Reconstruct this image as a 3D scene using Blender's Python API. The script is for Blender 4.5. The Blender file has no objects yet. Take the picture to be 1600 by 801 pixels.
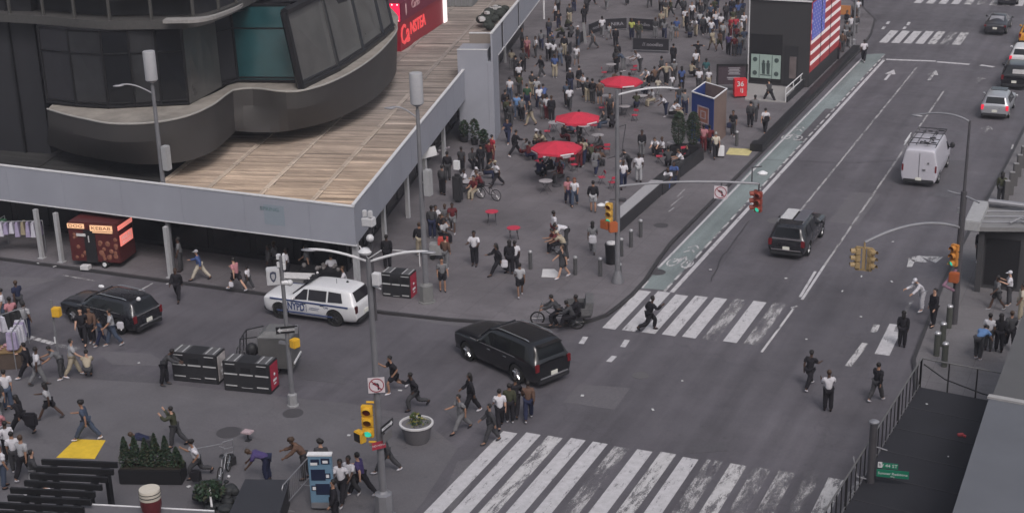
import bpy, bmesh, math, random
from mathutils import Vector, Matrix
random.seed(7)
PI = math.pi
R = math.radians
COL = bpy.context.scene.collection

# ------------------------------------------------------------------ camera
CAMH = 26.0
FPX = 2324.0
def _n(v): return Vector(v).normalized()
_Y = _n((1100, 875.5, -FPX)); _U = _n((-180, 6400, FPX))
_Y = (_Y - _U * _Y.dot(_U)).normalized(); _X = _Y.cross(_U)
RM = Matrix((_X, _Y, _U))                 # world = RM @ camera vector
cam_d = bpy.data.cameras.new("Camera"); cam = bpy.data.objects.new("Camera", cam_d); COL.objects.link(cam)
cam_d.sensor_width = 36.0; cam_d.lens = 36.0 * FPX / 1600.0; cam_d.clip_start = 0.5; cam_d.clip_end = 3000
cam.matrix_world = Matrix.Translation((0, 0, CAMH)) @ RM.to_4x4()
bpy.context.scene.camera = cam
def G(px, py, z=0.0):
    d = RM @ Vector((px - 800, 400.5 - py, -FPX)); t = (z - CAMH) / d.z
    return Vector((d.x * t, d.y * t, z))
def ZAT(px, py, top):                       # height of the point above the ground point (px,py) seen at row top
    p = G(px, py, 0); lo, hi = 0.0, 40.0
    for _ in range(40):
        m = (lo + hi) / 2
        c = RM.transposed() @ Vector((p.x, p.y, m - CAMH))
        if 400.5 + FPX * c.y / c.z > top: lo = m
        else: hi = m
    return lo
def heading(px, py, deg, z=0.0):            # world rotation of something facing 'deg' on the picture (0 right, 90 away)
    a = G(px, py, z); b = G(px + 10 * math.cos(R(deg)), py - 4.2 * math.sin(R(deg)), z)
    return math.atan2(b.y - a.y, b.x - a.x)

# ------------------------------------------------------------------ world, sun, exposure
sc = bpy.context.scene
w = bpy.data.worlds.new("World"); sc.world = w; w.use_nodes = True
nt = w.node_tree; bg = nt.nodes["Background"]
sky = nt.nodes.new("ShaderNodeTexSky"); sky.sky_type = 'NISHITA'; sky.sun_disc = False
SUN_EL, SUN_AZ = R(50), R(140)              # azimuth measured from +Y clockwise
sky.sun_elevation = SUN_EL; sky.sun_rotation = SUN_AZ; sky.air_density = 1.3; sky.dust_density = 5.0; sky.ozone_density = 0.8
hs = nt.nodes.new("ShaderNodeHueSaturation"); hs.inputs["Saturation"].default_value = 0.55
nt.links.new(sky.outputs[0], hs.inputs["Color"]); nt.links.new(hs.outputs[0], bg.inputs[0])
bg.inputs[1].default_value = 0.14
sd = bpy.data.lights.new("Sun", 'SUN'); so = bpy.data.objects.new("Sun", sd); COL.objects.link(so)
sd.energy = 1.35; sd.angle = R(20); sd.color = (1.0, 0.955, 0.965)
dirv = Vector((math.sin(SUN_AZ) * math.cos(SUN_EL), math.cos(SUN_AZ) * math.cos(SUN_EL), math.sin(SUN_EL)))
so.rotation_euler = dirv.to_track_quat('Z', 'Y').to_euler()
sc.view_settings.view_transform = 'Standard'; sc.view_settings.look = 'None'
sc.view_settings.exposure = 0.09; sc.view_settings.gamma = 1.0; sc.view_settings.use_curve_mapping = False

# ------------------------------------------------------------------ materials
MATS = {}
def mat(name, col, rough=0.7, metal=0.0, var=0.12, scale=6.0, spec=0.4, emit=None, estr=1.0, bump=0.0, coat=0.0):
    if name in MATS: return MATS[name]
    m = bpy.data.materials.new(name); m.use_nodes = True; t = m.node_tree; b = t.nodes["Principled BSDF"]
    c = tuple(col) + (1,) if len(col) == 3 else col
    b.inputs["Base Color"].default_value = c; b.inputs["Roughness"].default_value = rough
    b.inputs["Metallic"].default_value = metal; b.inputs["Specular IOR Level"].default_value = spec
    b.inputs["Coat Weight"].default_value = coat; b.inputs["Coat Roughness"].default_value = 0.08
    if emit: b.inputs["Emission Color"].default_value = tuple(emit) + (1,); b.inputs["Emission Strength"].default_value = estr
    if var > 0:
        tc = t.nodes.new("ShaderNodeTexCoord"); nz = t.nodes.new("ShaderNodeTexNoise")
        nz.inputs["Scale"].default_value = scale; nz.inputs["Detail"].default_value = 6; nz.inputs["Roughness"].default_value = 0.65
        mx = t.nodes.new("ShaderNodeMix"); mx.data_type = 'RGBA'
        mx.inputs[6].default_value = tuple(max(0, v * (1 - var * 1.6)) for v in c[:3]) + (1,)
        mx.inputs[7].default_value = tuple(min(1, v * (1 + var * 1.6)) for v in c[:3]) + (1,)
        t.links.new(tc.outputs["Object"], nz.inputs["Vector"]); t.links.new(nz.outputs[0], mx.inputs[0]); t.links.new(mx.outputs[2], b.inputs["Base Color"])
        mr = t.nodes.new("ShaderNodeMapRange"); mr.inputs[3].default_value = max(0.02, rough - 0.1); mr.inputs[4].default_value = min(1, rough + 0.12)
        t.links.new(nz.outputs[0], mr.inputs[0]); t.links.new(mr.outputs[0], b.inputs["Roughness"])
        if bump:
            bp = t.nodes.new("ShaderNodeBump"); bp.inputs["Strength"].default_value = bump; t.links.new(nz.outputs[0], bp.inputs["Height"]); t.links.new(bp.outputs[0], b.inputs["Normal"])
    MATS[name] = m
    return m

def nodes_of(name):
    m = bpy.data.materials.new(name); m.use_nodes = True; MATS[name] = m
    return m, m.node_tree, m.node_tree.nodes["Principled BSDF"]

def ground_mat(name, col, patch=0.25, fine=0.18, rough=0.75, streak=True, crack=True, tint=(1, 1, 1), joints=None):
    m, t, b = nodes_of(name); L = t.links.new; N = t.nodes.new
    tc = N("ShaderNodeTexCoord")
    def noise(sc_, det=5, ro=0.6, vec=None):
        n = N("ShaderNodeTexNoise"); n.inputs["Scale"].default_value = sc_; n.inputs["Detail"].default_value = det; n.inputs["Roughness"].default_value = ro
        L(vec or tc.outputs["Object"], n.inputs["Vector"]); return n.outputs[0]
    def mr(src, lo, hi, a=0.3, z=0.7):
        r = N("ShaderNodeMapRange"); r.inputs[1].default_value = a; r.inputs[2].default_value = z; r.inputs[3].default_value = lo; r.inputs[4].default_value = hi; L(src, r.inputs[0]); return r.outputs[0]
    def mul(a_, b_):
        q = N("ShaderNodeMath"); q.operation = 'MULTIPLY'; L(a_, q.inputs[0]); L(b_, q.inputs[1]); return q.outputs[0]
    v = mr(noise(0.11, 3), 1 - patch, 1 + patch)
    v = mul(v, mr(noise(0.6, 6, 0.7), 1 - patch * 0.5, 1 + patch * 0.5))
    v = mul(v, mr(noise(9, 4, 0.8), 1 - fine, 1 + fine))
    v = mul(v, mr(noise(60, 2, 0.8), 1 - fine, 1 + fine))
    if streak:
        mp = N("ShaderNodeMapping"); mp.inputs["Scale"].default_value = (1.1, 0.05, 1); L(tc.outputs["Object"], mp.inputs[0])
        v = mul(v, mr(noise(1.0, 4, 0.6, mp.outputs[0]), 0.78, 1.14))
    if crack:
        vo = N("ShaderNodeTexVoronoi"); vo.feature = 'DISTANCE_TO_EDGE'; vo.inputs["Scale"].default_value = 0.10
        wv = N("ShaderNodeVectorMath"); wv.operation = 'ADD'; ns = N("ShaderNodeTexNoise"); ns.inputs["Scale"].default_value = 0.8; ns.inputs["Detail"].default_value = 6
        L(tc.outputs["Object"], ns.inputs[0]); L(tc.outputs["Object"], wv.inputs[0]); sv = N("ShaderNodeVectorMath"); sv.operation = 'SCALE'; sv.inputs[3].default_value = 2.5
        L(ns.outputs[1], sv.inputs[0]); L(sv.outputs[0], wv.inputs[1]); L(wv.outputs[0], vo.inputs["Vector"])
        v = mul(v, mr(vo.outputs[0], 0.84, 1.0, 0.0, 0.006))
        # oil and gum spots
        v2 = N("ShaderNodeTexVoronoi"); v2.inputs["Scale"].default_value = 0.9; L(tc.outputs["Object"], v2.inputs["Vector"])
        v = mul(v, mr(v2.outputs[0], 0.78, 1.0, 0.03, 0.10))
    if joints:
        br = N("ShaderNodeTexBrick"); br.offset = 0.0; br.inputs["Color1"].default_value = (1, 1, 1, 1); br.inputs["Color2"].default_value = (0.9, 0.9, 0.9, 1); br.inputs["Mortar"].default_value = (0.60, 0.60, 0.60, 1)
        br.inputs["Scale"].default_value = 1.0; br.inputs["Mortar Size"].default_value = 0.012; br.inputs["Brick Width"].default_value = joints; br.inputs["Row Height"].default_value = joints
        L(tc.outputs["Object"], br.inputs["Vector"])
        sp = N("ShaderNodeSeparateColor"); L(br.outputs[0], sp.inputs[0]); v = mul(v, sp.outputs[0])
    cm = N("ShaderNodeVectorMath"); cm.operation = 'SCALE'; cm.inputs[0].default_value = tuple(c * k for c, k in zip(col, tint)); L(v, cm.inputs[3])
    L(cm.outputs[0], b.inputs["Base Color"])
    L(mr(noise(0.35, 4), rough - 0.33, rough + 0.10), b.inputs["Roughness"]); b.inputs["Specular IOR Level"].default_value = 0.3
    bp = N("ShaderNodeBump"); bp.inputs["Strength"].default_value = 0.25; bp.inputs["Distance"].default_value = 0.02; L(noise(45, 3, 0.7), bp.inputs["Height"]); L(bp.outputs[0], b.inputs["Normal"])
    return m

def paint_mat(name, col, wear=0.5, scale=1.3, rough=0.7):
    """road paint worn through to the asphalt below"""
    m, t, b = nodes_of(name); L = t.links.new; N = t.nodes.new
    tc = N("ShaderNodeTexCoord"); n1 = N("ShaderNodeTexNoise"); n1.inputs["Scale"].default_value = scale * 3; n1.inputs["Detail"].default_value = 9; n1.inputs["Roughness"].default_value = 0.72; mq = N("ShaderNodeMapping"); mq.inputs["Scale"].default_value = (1.3, 0.28, 1); L(tc.outputs["Object"], mq.inputs[0])
    n2 = N("ShaderNodeTexNoise"); n2.inputs["Scale"].default_value = 22; n2.inputs["Detail"].default_value = 5; n2.inputs["Roughness"].default_value = 0.8
    L(mq.outputs[0], n1.inputs[0]); L(tc.outputs["Object"], n2.inputs[0])
    ad = N("ShaderNodeMath"); ad.operation = 'ADD'; L(n1.outputs[0], ad.inputs[0]); s2 = N("ShaderNodeMath"); s2.operation = 'MULTIPLY'; s2.inputs[1].default_value = 0.55; L(n2.outputs[0], s2.inputs[0]); L(s2.outputs[0], ad.inputs[1])
    r = N("ShaderNodeMapRange"); r.inputs[1].default_value = 0.50 + 0.45 * wear; r.inputs[2].default_value = 0.62 + 0.5 * wear; r.inputs[3].default_value = 0; r.inputs[4].default_value = 1; L(ad.outputs[0], r.inputs[0])
    b.inputs["Base Color"].default_value = tuple(col) + (1,); b.inputs["Roughness"].default_value = rough
    n3 = N("ShaderNodeTexNoise"); n3.inputs["Scale"].default_value = 4; n3.inputs["Detail"].default_value = 8; L(tc.outputs["Object"], n3.inputs[0])
    mx = N("ShaderNodeMix"); mx.data_type = 'RGBA'; mx.inputs[6].default_value = tuple(c * 0.68 for c in col) + (1,); mx.inputs[7].default_value = tuple(min(1, c * 1.22) for c in col) + (1,); L(n3.outputs[0], mx.inputs[0]); L(mx.outputs[2], b.inputs["Base Color"])
    tr = N("ShaderNodeBsdfTransparent"); ms = N("ShaderNodeMixShader"); out = t.nodes["Material Output"]
    L(r.outputs[0], ms.inputs[0]); L(tr.outputs[0], ms.inputs[1]); L(b.outputs[0], ms.inputs[2]); L(ms.outputs[0], out.inputs[0])
    return m

# ------------------------------------------------------------------ mesh builder
SPLIT = {'baluster', 'solar_lid', 'slot', 'post', 'shop_window', 'wall', 'lit_sign', 'side_lit_sign', 'chrome_trim', 'window_trim', 'picture_square', 'door_handle', 'bumper', 'label_strips', 'goods', 'camera_cluster', 'panel_seam', 'bracket', 'fittings',  'wall_rib', 'wheel', 'white_box', 'screen_joint', 'blue_stripe', 'stripe', 'roof_rail', 'emblem', 'tail', 'roof_rib', 'neon_line', 'end_box', 'rib', 'leg', 'poster_print', 'food_picture', 'camera_head', 'edge_trim', 'roof_reflector', 'bulb', 'cross_tube'}
class MB:
    def __init__(s): s.bm = bmesh.new(); s.mi = 0; s.lay = None
    def _set(s, faces):
        for f in faces: f.material_index = s.mi
    def poly(s, pts):
        vs = [s.bm.verts.new(p) for p in pts]; f = s.bm.faces.new(vs); s._set([f]); return f
    def prism(s, pts, z0, z1):
        n = len(pts); a = [s.bm.verts.new((p[0], p[1], z0)) for p in pts]; b = [s.bm.verts.new((p[0], p[1], z1)) for p in pts]
        fs = [s.bm.faces.new(a[::-1]), s.bm.faces.new(b)]
        for i in range(n): fs.append(s.bm.faces.new((a[i], a[(i + 1) % n], b[(i + 1) % n], b[i])))
        s._set(fs); bmesh.ops.triangulate(s.bm, faces=[f for f in fs if len(f.verts) > 4]); return s
    def hull8(s, a, b):            # two quads, matching order -> closed solid
        va = [s.bm.verts.new(p) for p in a]; vb = [s.bm.verts.new(p) for p in b]; n = len(va)
        fs = [s.bm.faces.new(va[::-1]), s.bm.faces.new(vb)]
        for i in range(n): fs.append(s.bm.faces.new((va[i], va[(i + 1) % n], vb[(i + 1) % n], vb[i])))
        s._set(fs); return s
    def box(s, cx, cy, cz, sx, sy, sz, rz=0.0, bev=0.0, mtx=None):
        g = bmesh.ops.create_cube(s.bm, size=1.0); vs = g['verts']
        M = Matrix.Translation((cx, cy, cz)) @ Matrix.Rotation(rz, 4, 'Z') @ Matrix.Diagonal((sx, sy, sz, 1))
        if mtx: M = mtx @ M
        bmesh.ops.transform(s.bm, matrix=M, verts=vs); fs = list({f for v in vs for f in v.link_faces}); s._set(fs)
        if bev:
            es = list({e for v in vs for e in v.link_edges}); r = bmesh.ops.bevel(s.bm, geom=es, offset=bev, segments=2, affect='EDGES'); s._set(r['faces'])
        return s
    def tube(s, a, b, r1, r2=None, n=10, caps=True):
        a = Vector(a); b = Vector(b); r2 = r1 if r2 is None else r2; d = (b - a); L = d.length
        g = bmesh.ops.create_cone(s.bm, cap_ends=caps, segments=n, radius1=r1, radius2=r2, depth=L)
        M = Matrix.Translation((a + b) / 2) @ d.to_track_quat('Z', 'Y').to_matrix().to_4x4()
        bmesh.ops.transform(s.bm, matrix=M, verts=g['verts']); s._set({f for v in g['verts'] for f in v.link_faces}); return s
    def path(s, pts, r, n=8):
        for i in range(len(pts) - 1):
            s.tube(pts[i], pts[i + 1], r, n=n)
            if i: s.ball(pts[i], r * 1.02, seg=8)
        return s
    def ball(s, c, r, sc=(1, 1, 1), seg=12, M=None):
        g = bmesh.ops.create_uvsphere(s.bm, u_segments=seg, v_segments=max(5, seg * 2 // 3), radius=r)
        mm = Matrix.Translation(c) @ (M or Matrix.Identity(4)) @ Matrix.Diagonal(tuple(sc) + (1,))
        bmesh.ops.transform(s.bm, matrix=mm, verts=g['verts']); s._set({f for v in g['verts'] for f in v.link_faces}); return s
    def lathe(s, prof, c=(0, 0, 0), n=20, cap=True):
        rings = []
        for r, z in prof: rings.append([s.bm.verts.new((c[0] + r * math.cos(2 * PI * i / n), c[1] + r * math.sin(2 * PI * i / n), c[2] + z)) for i in range(n)])
        fs = []
        for a, b in zip(rings, rings[1:]):
            for i in range(n): fs.append(s.bm.faces.new((a[i], a[(i + 1) % n], b[(i + 1) % n], b[i])))
        if cap: fs.append(s.bm.faces.new(rings[0][::-1])); fs.append(s.bm.faces.new(rings[-1]))
        s._set(fs); return s
    def text(s, body, size, M, depth=0.004, bold=0.0, width=None, align='CENTER'):
        cu = bpy.data.curves.new("t", 'FONT'); cu.body = body; cu.size = size; cu.extrude = depth; cu.offset = bold; cu.align_x = align; cu.align_y = 'CENTER'; cu.resolution_u = 2
        ob = bpy.data.objects.new("t", cu); COL.objects.link(ob)
        me = bpy.data.meshes.new_from_object(ob.evaluated_get(bpy.context.evaluated_depsgraph_get()))
        if width and me.vertices:
            xs = [v.co.x for v in me.vertices]; k = width / max(1e-6, max(xs) - min(xs))
            for v in me.vertices: v.co.x *= k
        me.transform(M); n0 = len(s.bm.faces); s.bm.from_mesh(me); s.bm.faces.ensure_lookup_table()
        for f in s.bm.faces[n0:]: f.material_index = s.mi
        bpy.data.objects.remove(ob); bpy.data.curves.remove(cu); bpy.data.meshes.remove(me); return s
    def mesh(s, me, M=None):
        n0 = len(s.bm.faces); nv = len(s.bm.verts); s.bm.from_mesh(me); s.bm.faces.ensure_lookup_table(); s.bm.verts.ensure_lookup_table()
        if M: bmesh.ops.transform(s.bm, matrix=M, verts=s.bm.verts[nv:])
        for f in s.bm.faces[n0:]: f.material_index = s.mi
        return s
    def build(s, name, mats, parent=None, loc=(0, 0, 0), rz=0.0, smooth=True, ang=35, kind=None):
        if parent and name in SPLIT and name != s.__dict__.get('_n'):
            seen = set(); isl = []
            for v in s.bm.verts:
                if v in seen: continue
                st = [v]; seen.add(v); comp = []
                while st:
                    q = st.pop(); comp.append(q)
                    for e in q.link_edges:
                        o = e.other_vert(q)
                        if o not in seen: seen.add(o); st.append(o)
                isl.append(comp)
            if len(isl) > 1:
                r = None
                for comp in isl:
                    m = MB(); m._n = name; mp = {v: m.bm.verts.new(v.co) for v in comp}
                    for f in {f for v in comp for f in v.link_faces}:
                        nf = m.bm.faces.new([mp[v] for v in f.verts]); nf.material_index = f.material_index
                    r = m.build(name, mats, parent, loc, rz, smooth, ang, kind)
                s.bm.free(); return r
        bmesh.ops.recalc_face_normals(s.bm, faces=s.bm.faces)
        me = bpy.data.meshes.new(name)
        if smooth:
            for f in s.bm.faces: f.smooth = True
            for e in s.bm.edges:
                if len(e.link_faces) != 2 or e.calc_face_angle(0) > R(ang): e.smooth = False
        s.bm.to_mesh(me); s.bm.free()
        for m in (mats if isinstance(mats, (list, tuple)) else [mats]): me.materials.append(m)
        ob = bpy.data.objects.new(name, me); COL.objects.link(ob); ob.location = loc; ob.rotation_euler = (0, 0, rz)
        if parent: ob.parent = parent
        if kind: ob["kind"] = kind
        return ob
def tag(o, label, cat, group=None):
    o["label"] = label; o["category"] = cat
    if group: o["group"] = group
    return o
def thing(name, label, cat, loc=(0, 0, 0), rz=0.0, group=None):
    o = bpy.data.objects.new(name, None); COL.objects.link(o); o.empty_display_size = 0.3
    o.location = loc; o.rotation_euler = (0, 0, rz); return tag(o, label, cat, group)
def clone(root, loc, rz, label, group=None, scale=None):
    def cp(o, par):
        c = o.copy(); COL.objects.link(c)
        if par: c.parent = par
        for ch in o.children: cp(ch, c)
        return c
    r = cp(root, None); r.location = loc; r.rotation_euler = (0, 0, rz); r["label"] = label
    if group: r["group"] = group
    if scale: r.scale = (scale,) * 3
    return r
def XY(rot=0.0, loc=(0, 0, 0)): return Matrix.Translation(loc) @ Matrix.Rotation(rot, 4, 'Z')
def UP(loc, facing):                          # text matrix: upright, its front looking along angle 'facing'
    return Matrix.Translation(loc) @ Matrix.Rotation(facing + PI / 2, 4, 'Z') @ Matrix.Rotation(PI / 2, 4, 'X')

BLK = mat('black_metal', (0.012, 0.012, 0.014), 0.45)
DARK = mat('dark_plastic', (0.02, 0.02, 0.023), 0.55)
STEEL = mat('galvanised_steel', (0.25, 0.25, 0.27), 0.5, 0.5, scale=2)
POLE = mat('weathered_pole', (0.16, 0.16, 0.175), 0.6, 0.2, var=0.25, scale=1.5)
DPOLE = mat('dark_pole', (0.07, 0.067, 0.075), 0.6, 0.2, var=0.25, scale=1.5)
WHITE = mat('white_paint', (0.62, 0.62, 0.64), 0.5)
OFFW = mat('off_white', (0.5, 0.49, 0.5), 0.6)
RED = mat('red_cloth', (0.55, 0.03, 0.05), 0.75)
YEL = mat('signal_yellow', (0.62, 0.36, 0.03), 0.5, var=0.15)
GLASS = mat('dark_glass', (0.008, 0.009, 0.011), 0.12, 0.0, var=0.0, spec=0.4)
RUBBER = mat('rubber', (0.012, 0.012, 0.012), 0.85)
PLATE = mat('number_plate', (0.6, 0.6, 0.55), 0.5)
GREENL = mat('green_lamp', (0.01, 0.18, 0.13), 0.3, var=0, emit=(0.05, 0.9, 0.6), estr=.55)
LENSR = mat('red_lens_off', (0.12, 0.015, 0.01), 0.3, var=0)
LENSA = mat('amber_lens_off', (0.14, 0.05, 0.01), 0.3, var=0)
TAILR = mat('tail_lamp', (0.13, 0.01, 0.014), 0.25, var=0)
TAILON = mat('tail_lamp_lit', (0.6, 0.02, 0.04), 0.25, var=0, emit=(1, 0.03, 0.08), estr=.45)
# ------------------------------------------------------------------ ground, plaza, road
ASPH = ground_mat('asphalt', (0.096, 0.090, 0.102), patch=0.18, fine=0.12)
PLAZA = ground_mat('plaza_concrete', (0.130, 0.120, 0.130), patch=0.22, fine=0.12, streak=False, joints=1.5)
SIDE = ground_mat('sidewalk_concrete', (0.135, 0.128, 0.135), patch=0.15, fine=0.12, streak=False, joints=1.5)
SOUTH = ground_mat('pedestrian_asphalt', (0.108, 0.103, 0.112), patch=0.18, fine=0.12, streak=False)
GREEN = ground_mat('bike_lane_green', (0.175, 0.205, 0.208), patch=0.18, fine=0.16, streak=True, crack=False)
KERB = mat('kerb_steel', (0.035, 0.033, 0.036), 0.6)
m = MB(); m.poly([(-900, -300, 0), (900, -300, 0), (900, 1400, 0), (-900, 1400, 0)]); g = m.build('road', ASPH, kind='structure')
KH = 0.13
def polyline(pts, z=0.0): return [G(x, y, z) for x, y in pts]
def slab(name, px, z0, z1, mt, kind='structure'):
    m = MB(); m.prism([(p.x, p.y) for p in polyline(px, z1)], z0, z1); return m.build(name, mt, kind=kind, smooth=False)
main = [(-500, 330), (-60, 394), (0, 403), (160, 424), (262, 438), (420, 459), (600, 487), (700, 498), (860, 508), (900, 505), (925, 499), (950, 490), (970, 475), (990, 458), (1010, 436), (1030, 405), (1050, 378), (1078, 350), (1190, 237), (1345, 78), (1362, 52), (1368, 30), (1350, 12), (1330, 0), (1250, -60), (1230, -150), (700, -190), (-500, -60)]
slab('plaza', main, 0.0, KH, PLAZA)
def catm(P, n=7):
    P = [P[0] * 2 - P[1]] + P + [P[-1] * 2 - P[-2]]; out = []
    for i in range(1, len(P) - 2):
        for k in range(n):
            t = k / n; a, b, c, d = P[i - 1:i + 3]; q = 0.5 * ((2 * b) + (c - a) * t + (2 * a - 5 * b + 4 * c - d) * t * t + (3 * b - a - 3 * c + d) * t ** 3)
            out.append(q + Vector((random.uniform(-.06, .06), random.uniform(-.06, .06), 0)))
    out.append(P[-2]); return out
def strip(m, pts, w, z):                     # flat ribbon of width w through world points
    pts = [Vector((p[0], p[1], 0)) for p in pts]; L = []; Rr = []
    for i, p in enumerate(pts):
        d = (pts[min(i + 1, len(pts) - 1)] - pts[max(i - 1, 0)]).normalized(); nrm = Vector((-d.y, d.x, 0)) * w / 2
        L.append(p + nrm); Rr.append(p - nrm)
    for i in range(len(pts) - 1): m.poly([(L[i].x, L[i].y, z), (L[i + 1].x, L[i + 1].y, z), (Rr[i + 1].x, Rr[i + 1].y, z), (Rr[i].x, Rr[i].y, z)])
m = MB()
kp = polyline(main[1:24], KH)
for i in range(len(kp) - 1):
    a, b = kp[i], kp[i + 1]; d = (b - a).normalized(); n_ = Vector((d.y, -d.x, 0))
    m.hull8([(a.x, a.y, 0), (b.x, b.y, 0), (b.x + n_.x * .02, b.y + n_.y * .02, 0), (a.x + n_.x * .02, a.y + n_.y * .02, 0)],
            [(a.x, a.y, KH + .003), (b.x, b.y, KH + .003), (b.x + n_.x * .02, b.y + n_.y * .02, KH + .003), (a.x + n_.x * .02, a.y + n_.y * .02, KH + .003)])
    q = -0.14
    m.poly([(a.x, a.y, KH + .004), (b.x, b.y, KH + .004), (b.x + n_.x * q, b.y + n_.y * q, KH + .004), (a.x + n_.x * q, a.y + n_.y * q, KH + .004)])
m.build('kerb', KERB, kind='structure', smooth=False)
right = [(1800, 60), (1640, 130), (1606, 190), (1573, 255), (1548, 300), (1500, 388), (1478, 432), (1455, 490), (1428, 560), (1440, 660), (1420, 900), (2100, 900), (2200, 100)]
slab('sidewalk', right, 0.0, KH, SIDE)
m = MB(); kp = polyline(right[:10], KH); strip(m, kp, 0.16, KH + .004); m.build('kerb', KERB, kind='structure')
# pedestrian part of the near roadway (flush, a little paler) and its patches
m = MB(); m.prism([(p.x, p.y) for p in polyline([(-200, 560), (0, 585), (250, 598), (420, 618), (545, 630), (655, 650), (715, 700), (660, 785), (560, 900), (-300, 900)], 0)], 0.001, 0.005); m.build('pedestrian_roadway', SOUTH, kind='structure', smooth=False)
PATCH = ground_mat('asphalt_patch', (0.110, 0.104, 0.114), patch=0.1, streak=False, crack=False)
PATCHD = ground_mat('asphalt_dark_patch', (0.083, 0.079, 0.088), patch=0.12, streak=False, crack=False)
for px, mt in (([(0, 432), (90, 436), (30, 452), (-40, 458)], PATCH), ([(545, 633), (650, 648), (640, 656), (540, 640)], PATCH), ([(600, 493), (700, 497), (860, 513), (850, 520), (690, 507)], PATCH),
               ([(690, 780), (715, 720), (742, 716), (735, 760), (705, 801)], PATCH), ([(1075, 697), (1130, 690), (1138, 704), (1080, 708)], PATCHD)):
    m = MB(); m.prism([(p.x, p.y) for p in polyline(px, 0)], 0.006, 0.009); m.build('asphalt_patch', mt, kind='structure', smooth=False)

for px, mt in (([(150, 548), (235, 552), (268, 572), (176, 570)], PATCH), ([(240, 588), (262, 600), (130, 590), (100, 576)], PATCHD), ([(455, 560), (520, 566), (540, 600), (470, 592)], PATCHD), ([(330, 640), (440, 655), (430, 690), (318, 672)], PATCH), ([(700, 610), (760, 640), (735, 668), (690, 640)], PATCHD),
               ([(905, 600), (985, 606), (960, 640), (880, 628)], PATCH), ([(1330, 300), (1376, 303), (1340, 352), (1294, 347)], PATCH), ([(1290, 170), (1325, 171), (1280, 222), (1243, 220)], PATCHD), ([(1480, 250), (1520, 252), (1490, 310), (1448, 306)], PATCHD)):
    m = MB(); m.prism([(p.x, p.y) for p in polyline(px, 0)], 0.006, 0.008); m.build('asphalt_patch', mt, kind='structure', smooth=False)
TAR = mat('tar', (.035, .033, .036), .5)
for pts in ([(1188, 249), (1250, 252), (1330, 254), (1400, 251)], [(1110, 440), (1130, 400), (1170, 345)]):
    m = MB(); q = catm([G(*p) for p in pts]); strip(m, [(p.x, p.y) for p in q], .055, .0095); m.build('tar_seam', TAR, kind='structure', smooth=False)
# ------------------------------------------------------------------ painted markings
PW = paint_mat('road_paint', (0.45, 0.44, 0.46), wear=0.16)
PWW = paint_mat('road_paint_worn', (0.46, 0.45, 0.46), wear=0.34, scale=0.8)
PWX = paint_mat('road_paint_faded', (0.38, 0.37, 0.38), wear=0.50, scale=0.6)
PWXX = paint_mat('road_paint_ghost', (0.34, 0.33, 0.34), wear=0.66, scale=0.6)
PTHIN = paint_mat('lane_paint', (0.34, 0.33, 0.34), wear=0.36, scale=1.0)
Z1 = 0.010
def quadline(m, a, b, w, z=Z1):
    strip(m, [(a.x, a.y), (b.x, b.y)], w, z)
# bike lane
m = MB(); e = [(1003, 450), (1029, 418), (1192, 245), (1353, 85), (1383, 84), (1280, 193), (1184, 297), (1040, 453)]
m.prism([(p.x, p.y) for p in polyline(e, 0)], 0.001, 0.006); m.build('bike_lane', GREEN, kind='structure', smooth=False)
def mark(name, segs, w, mt, z=Z1):
    m = MB()
    for a, b in segs: quadline(m, G(*a), G(*b), w, z)
    return m.build(name, mt, kind='structure', smooth=False)
mark('lane_marking', [((1003, 450), (1012, 439)), ((1029, 418), (1353, 85))], 0.13, PW)
mark('lane_marking', [((1049.6, 456.5), (1383, 92))], 0.22, PW)
dash = []
for i in range(40):
    t0, t1 = i / 40, (i + 0.72) / 40; f = lambda t: (1038 + (1384 - 1038) * ((1 / (1 + 1.62 * (1 - t))) - 1 / 2.62) / (1 - 1 / 2.62), 0)
A_, B_ = G(1038, 455), G(1384, 84)
m = MB()
for i in range(34): quadline(m, A_.lerp(B_, i / 34), A_.lerp(B_, (i + 0.7) / 34), 0.12)
m.build('lane_marking', PWW, kind='structure', smooth=False)
mark('lane_marking', [((1244, 337.5), (1432, 106))], 0.12, PTHIN)
mark('lane_marking', [((1288, 415), (1475, 142))], 0.12, PTHIN)
mark('lane_marking', [((1253, 468), (1288, 415)), ((1250, 464), (1274, 424))], 0.13, PW)
mark('lane_marking', [((1190, 550), (1240, 482)), ((1246, 478), (1236, 481))], 0.11, PWW)
mark('lane_marking', [((908, 537), (915, 526)), ((951, 565), (960, 556)), ((973, 542), (980, 531)), ((1386, 38), (1389, 34)), ((1379, 46), (1382, 42)), ((1412, 46), (1415, 42)), ((1418, 40), (1421, 35))], 0.24, PW)
mark('stop_line', [((1379, 93), (1462, 96)), ((1464, 97), (1515, 101)), ((1532, 102), (1553, 105))], 0.42, PW)
mark('lane_marking', [((98, 430), (155, 440)), ((216, 455), (240, 442))], 0.13, PWX)
mark('lane_marking', [((45, 526), (84, 537))], 0.28, PWW); mark('lane_marking', [((86, 538), (122, 545))], 0.3, PWX)
mark('lane_marking', [((1600, 243), (1592, 256)), ((1583, 225), (1581, 233))], 0.12, PWW)
def crosswalk(name, p0, p1, n, wd, L, mats, z=Z1, skip=(), zj=0.0):
    a = G(*p0); b = G(*p1); step = (b - a) / (n - 1)
    for i in range(len(mats)):
        k = mats[i]
        if k is None: continue
        c = a + step * i; m = MB(); x0, x1 = c.x - wd / 2, c.x + wd / 2; yj = random.uniform(-.12, .12)
        m.poly([(x0, c.y + yj, z), (x1, c.y + yj, z), (x1, c.y - L, z), (x0, c.y - L, z)]); m.build(name, k, kind='structure', smooth=False)
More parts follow.
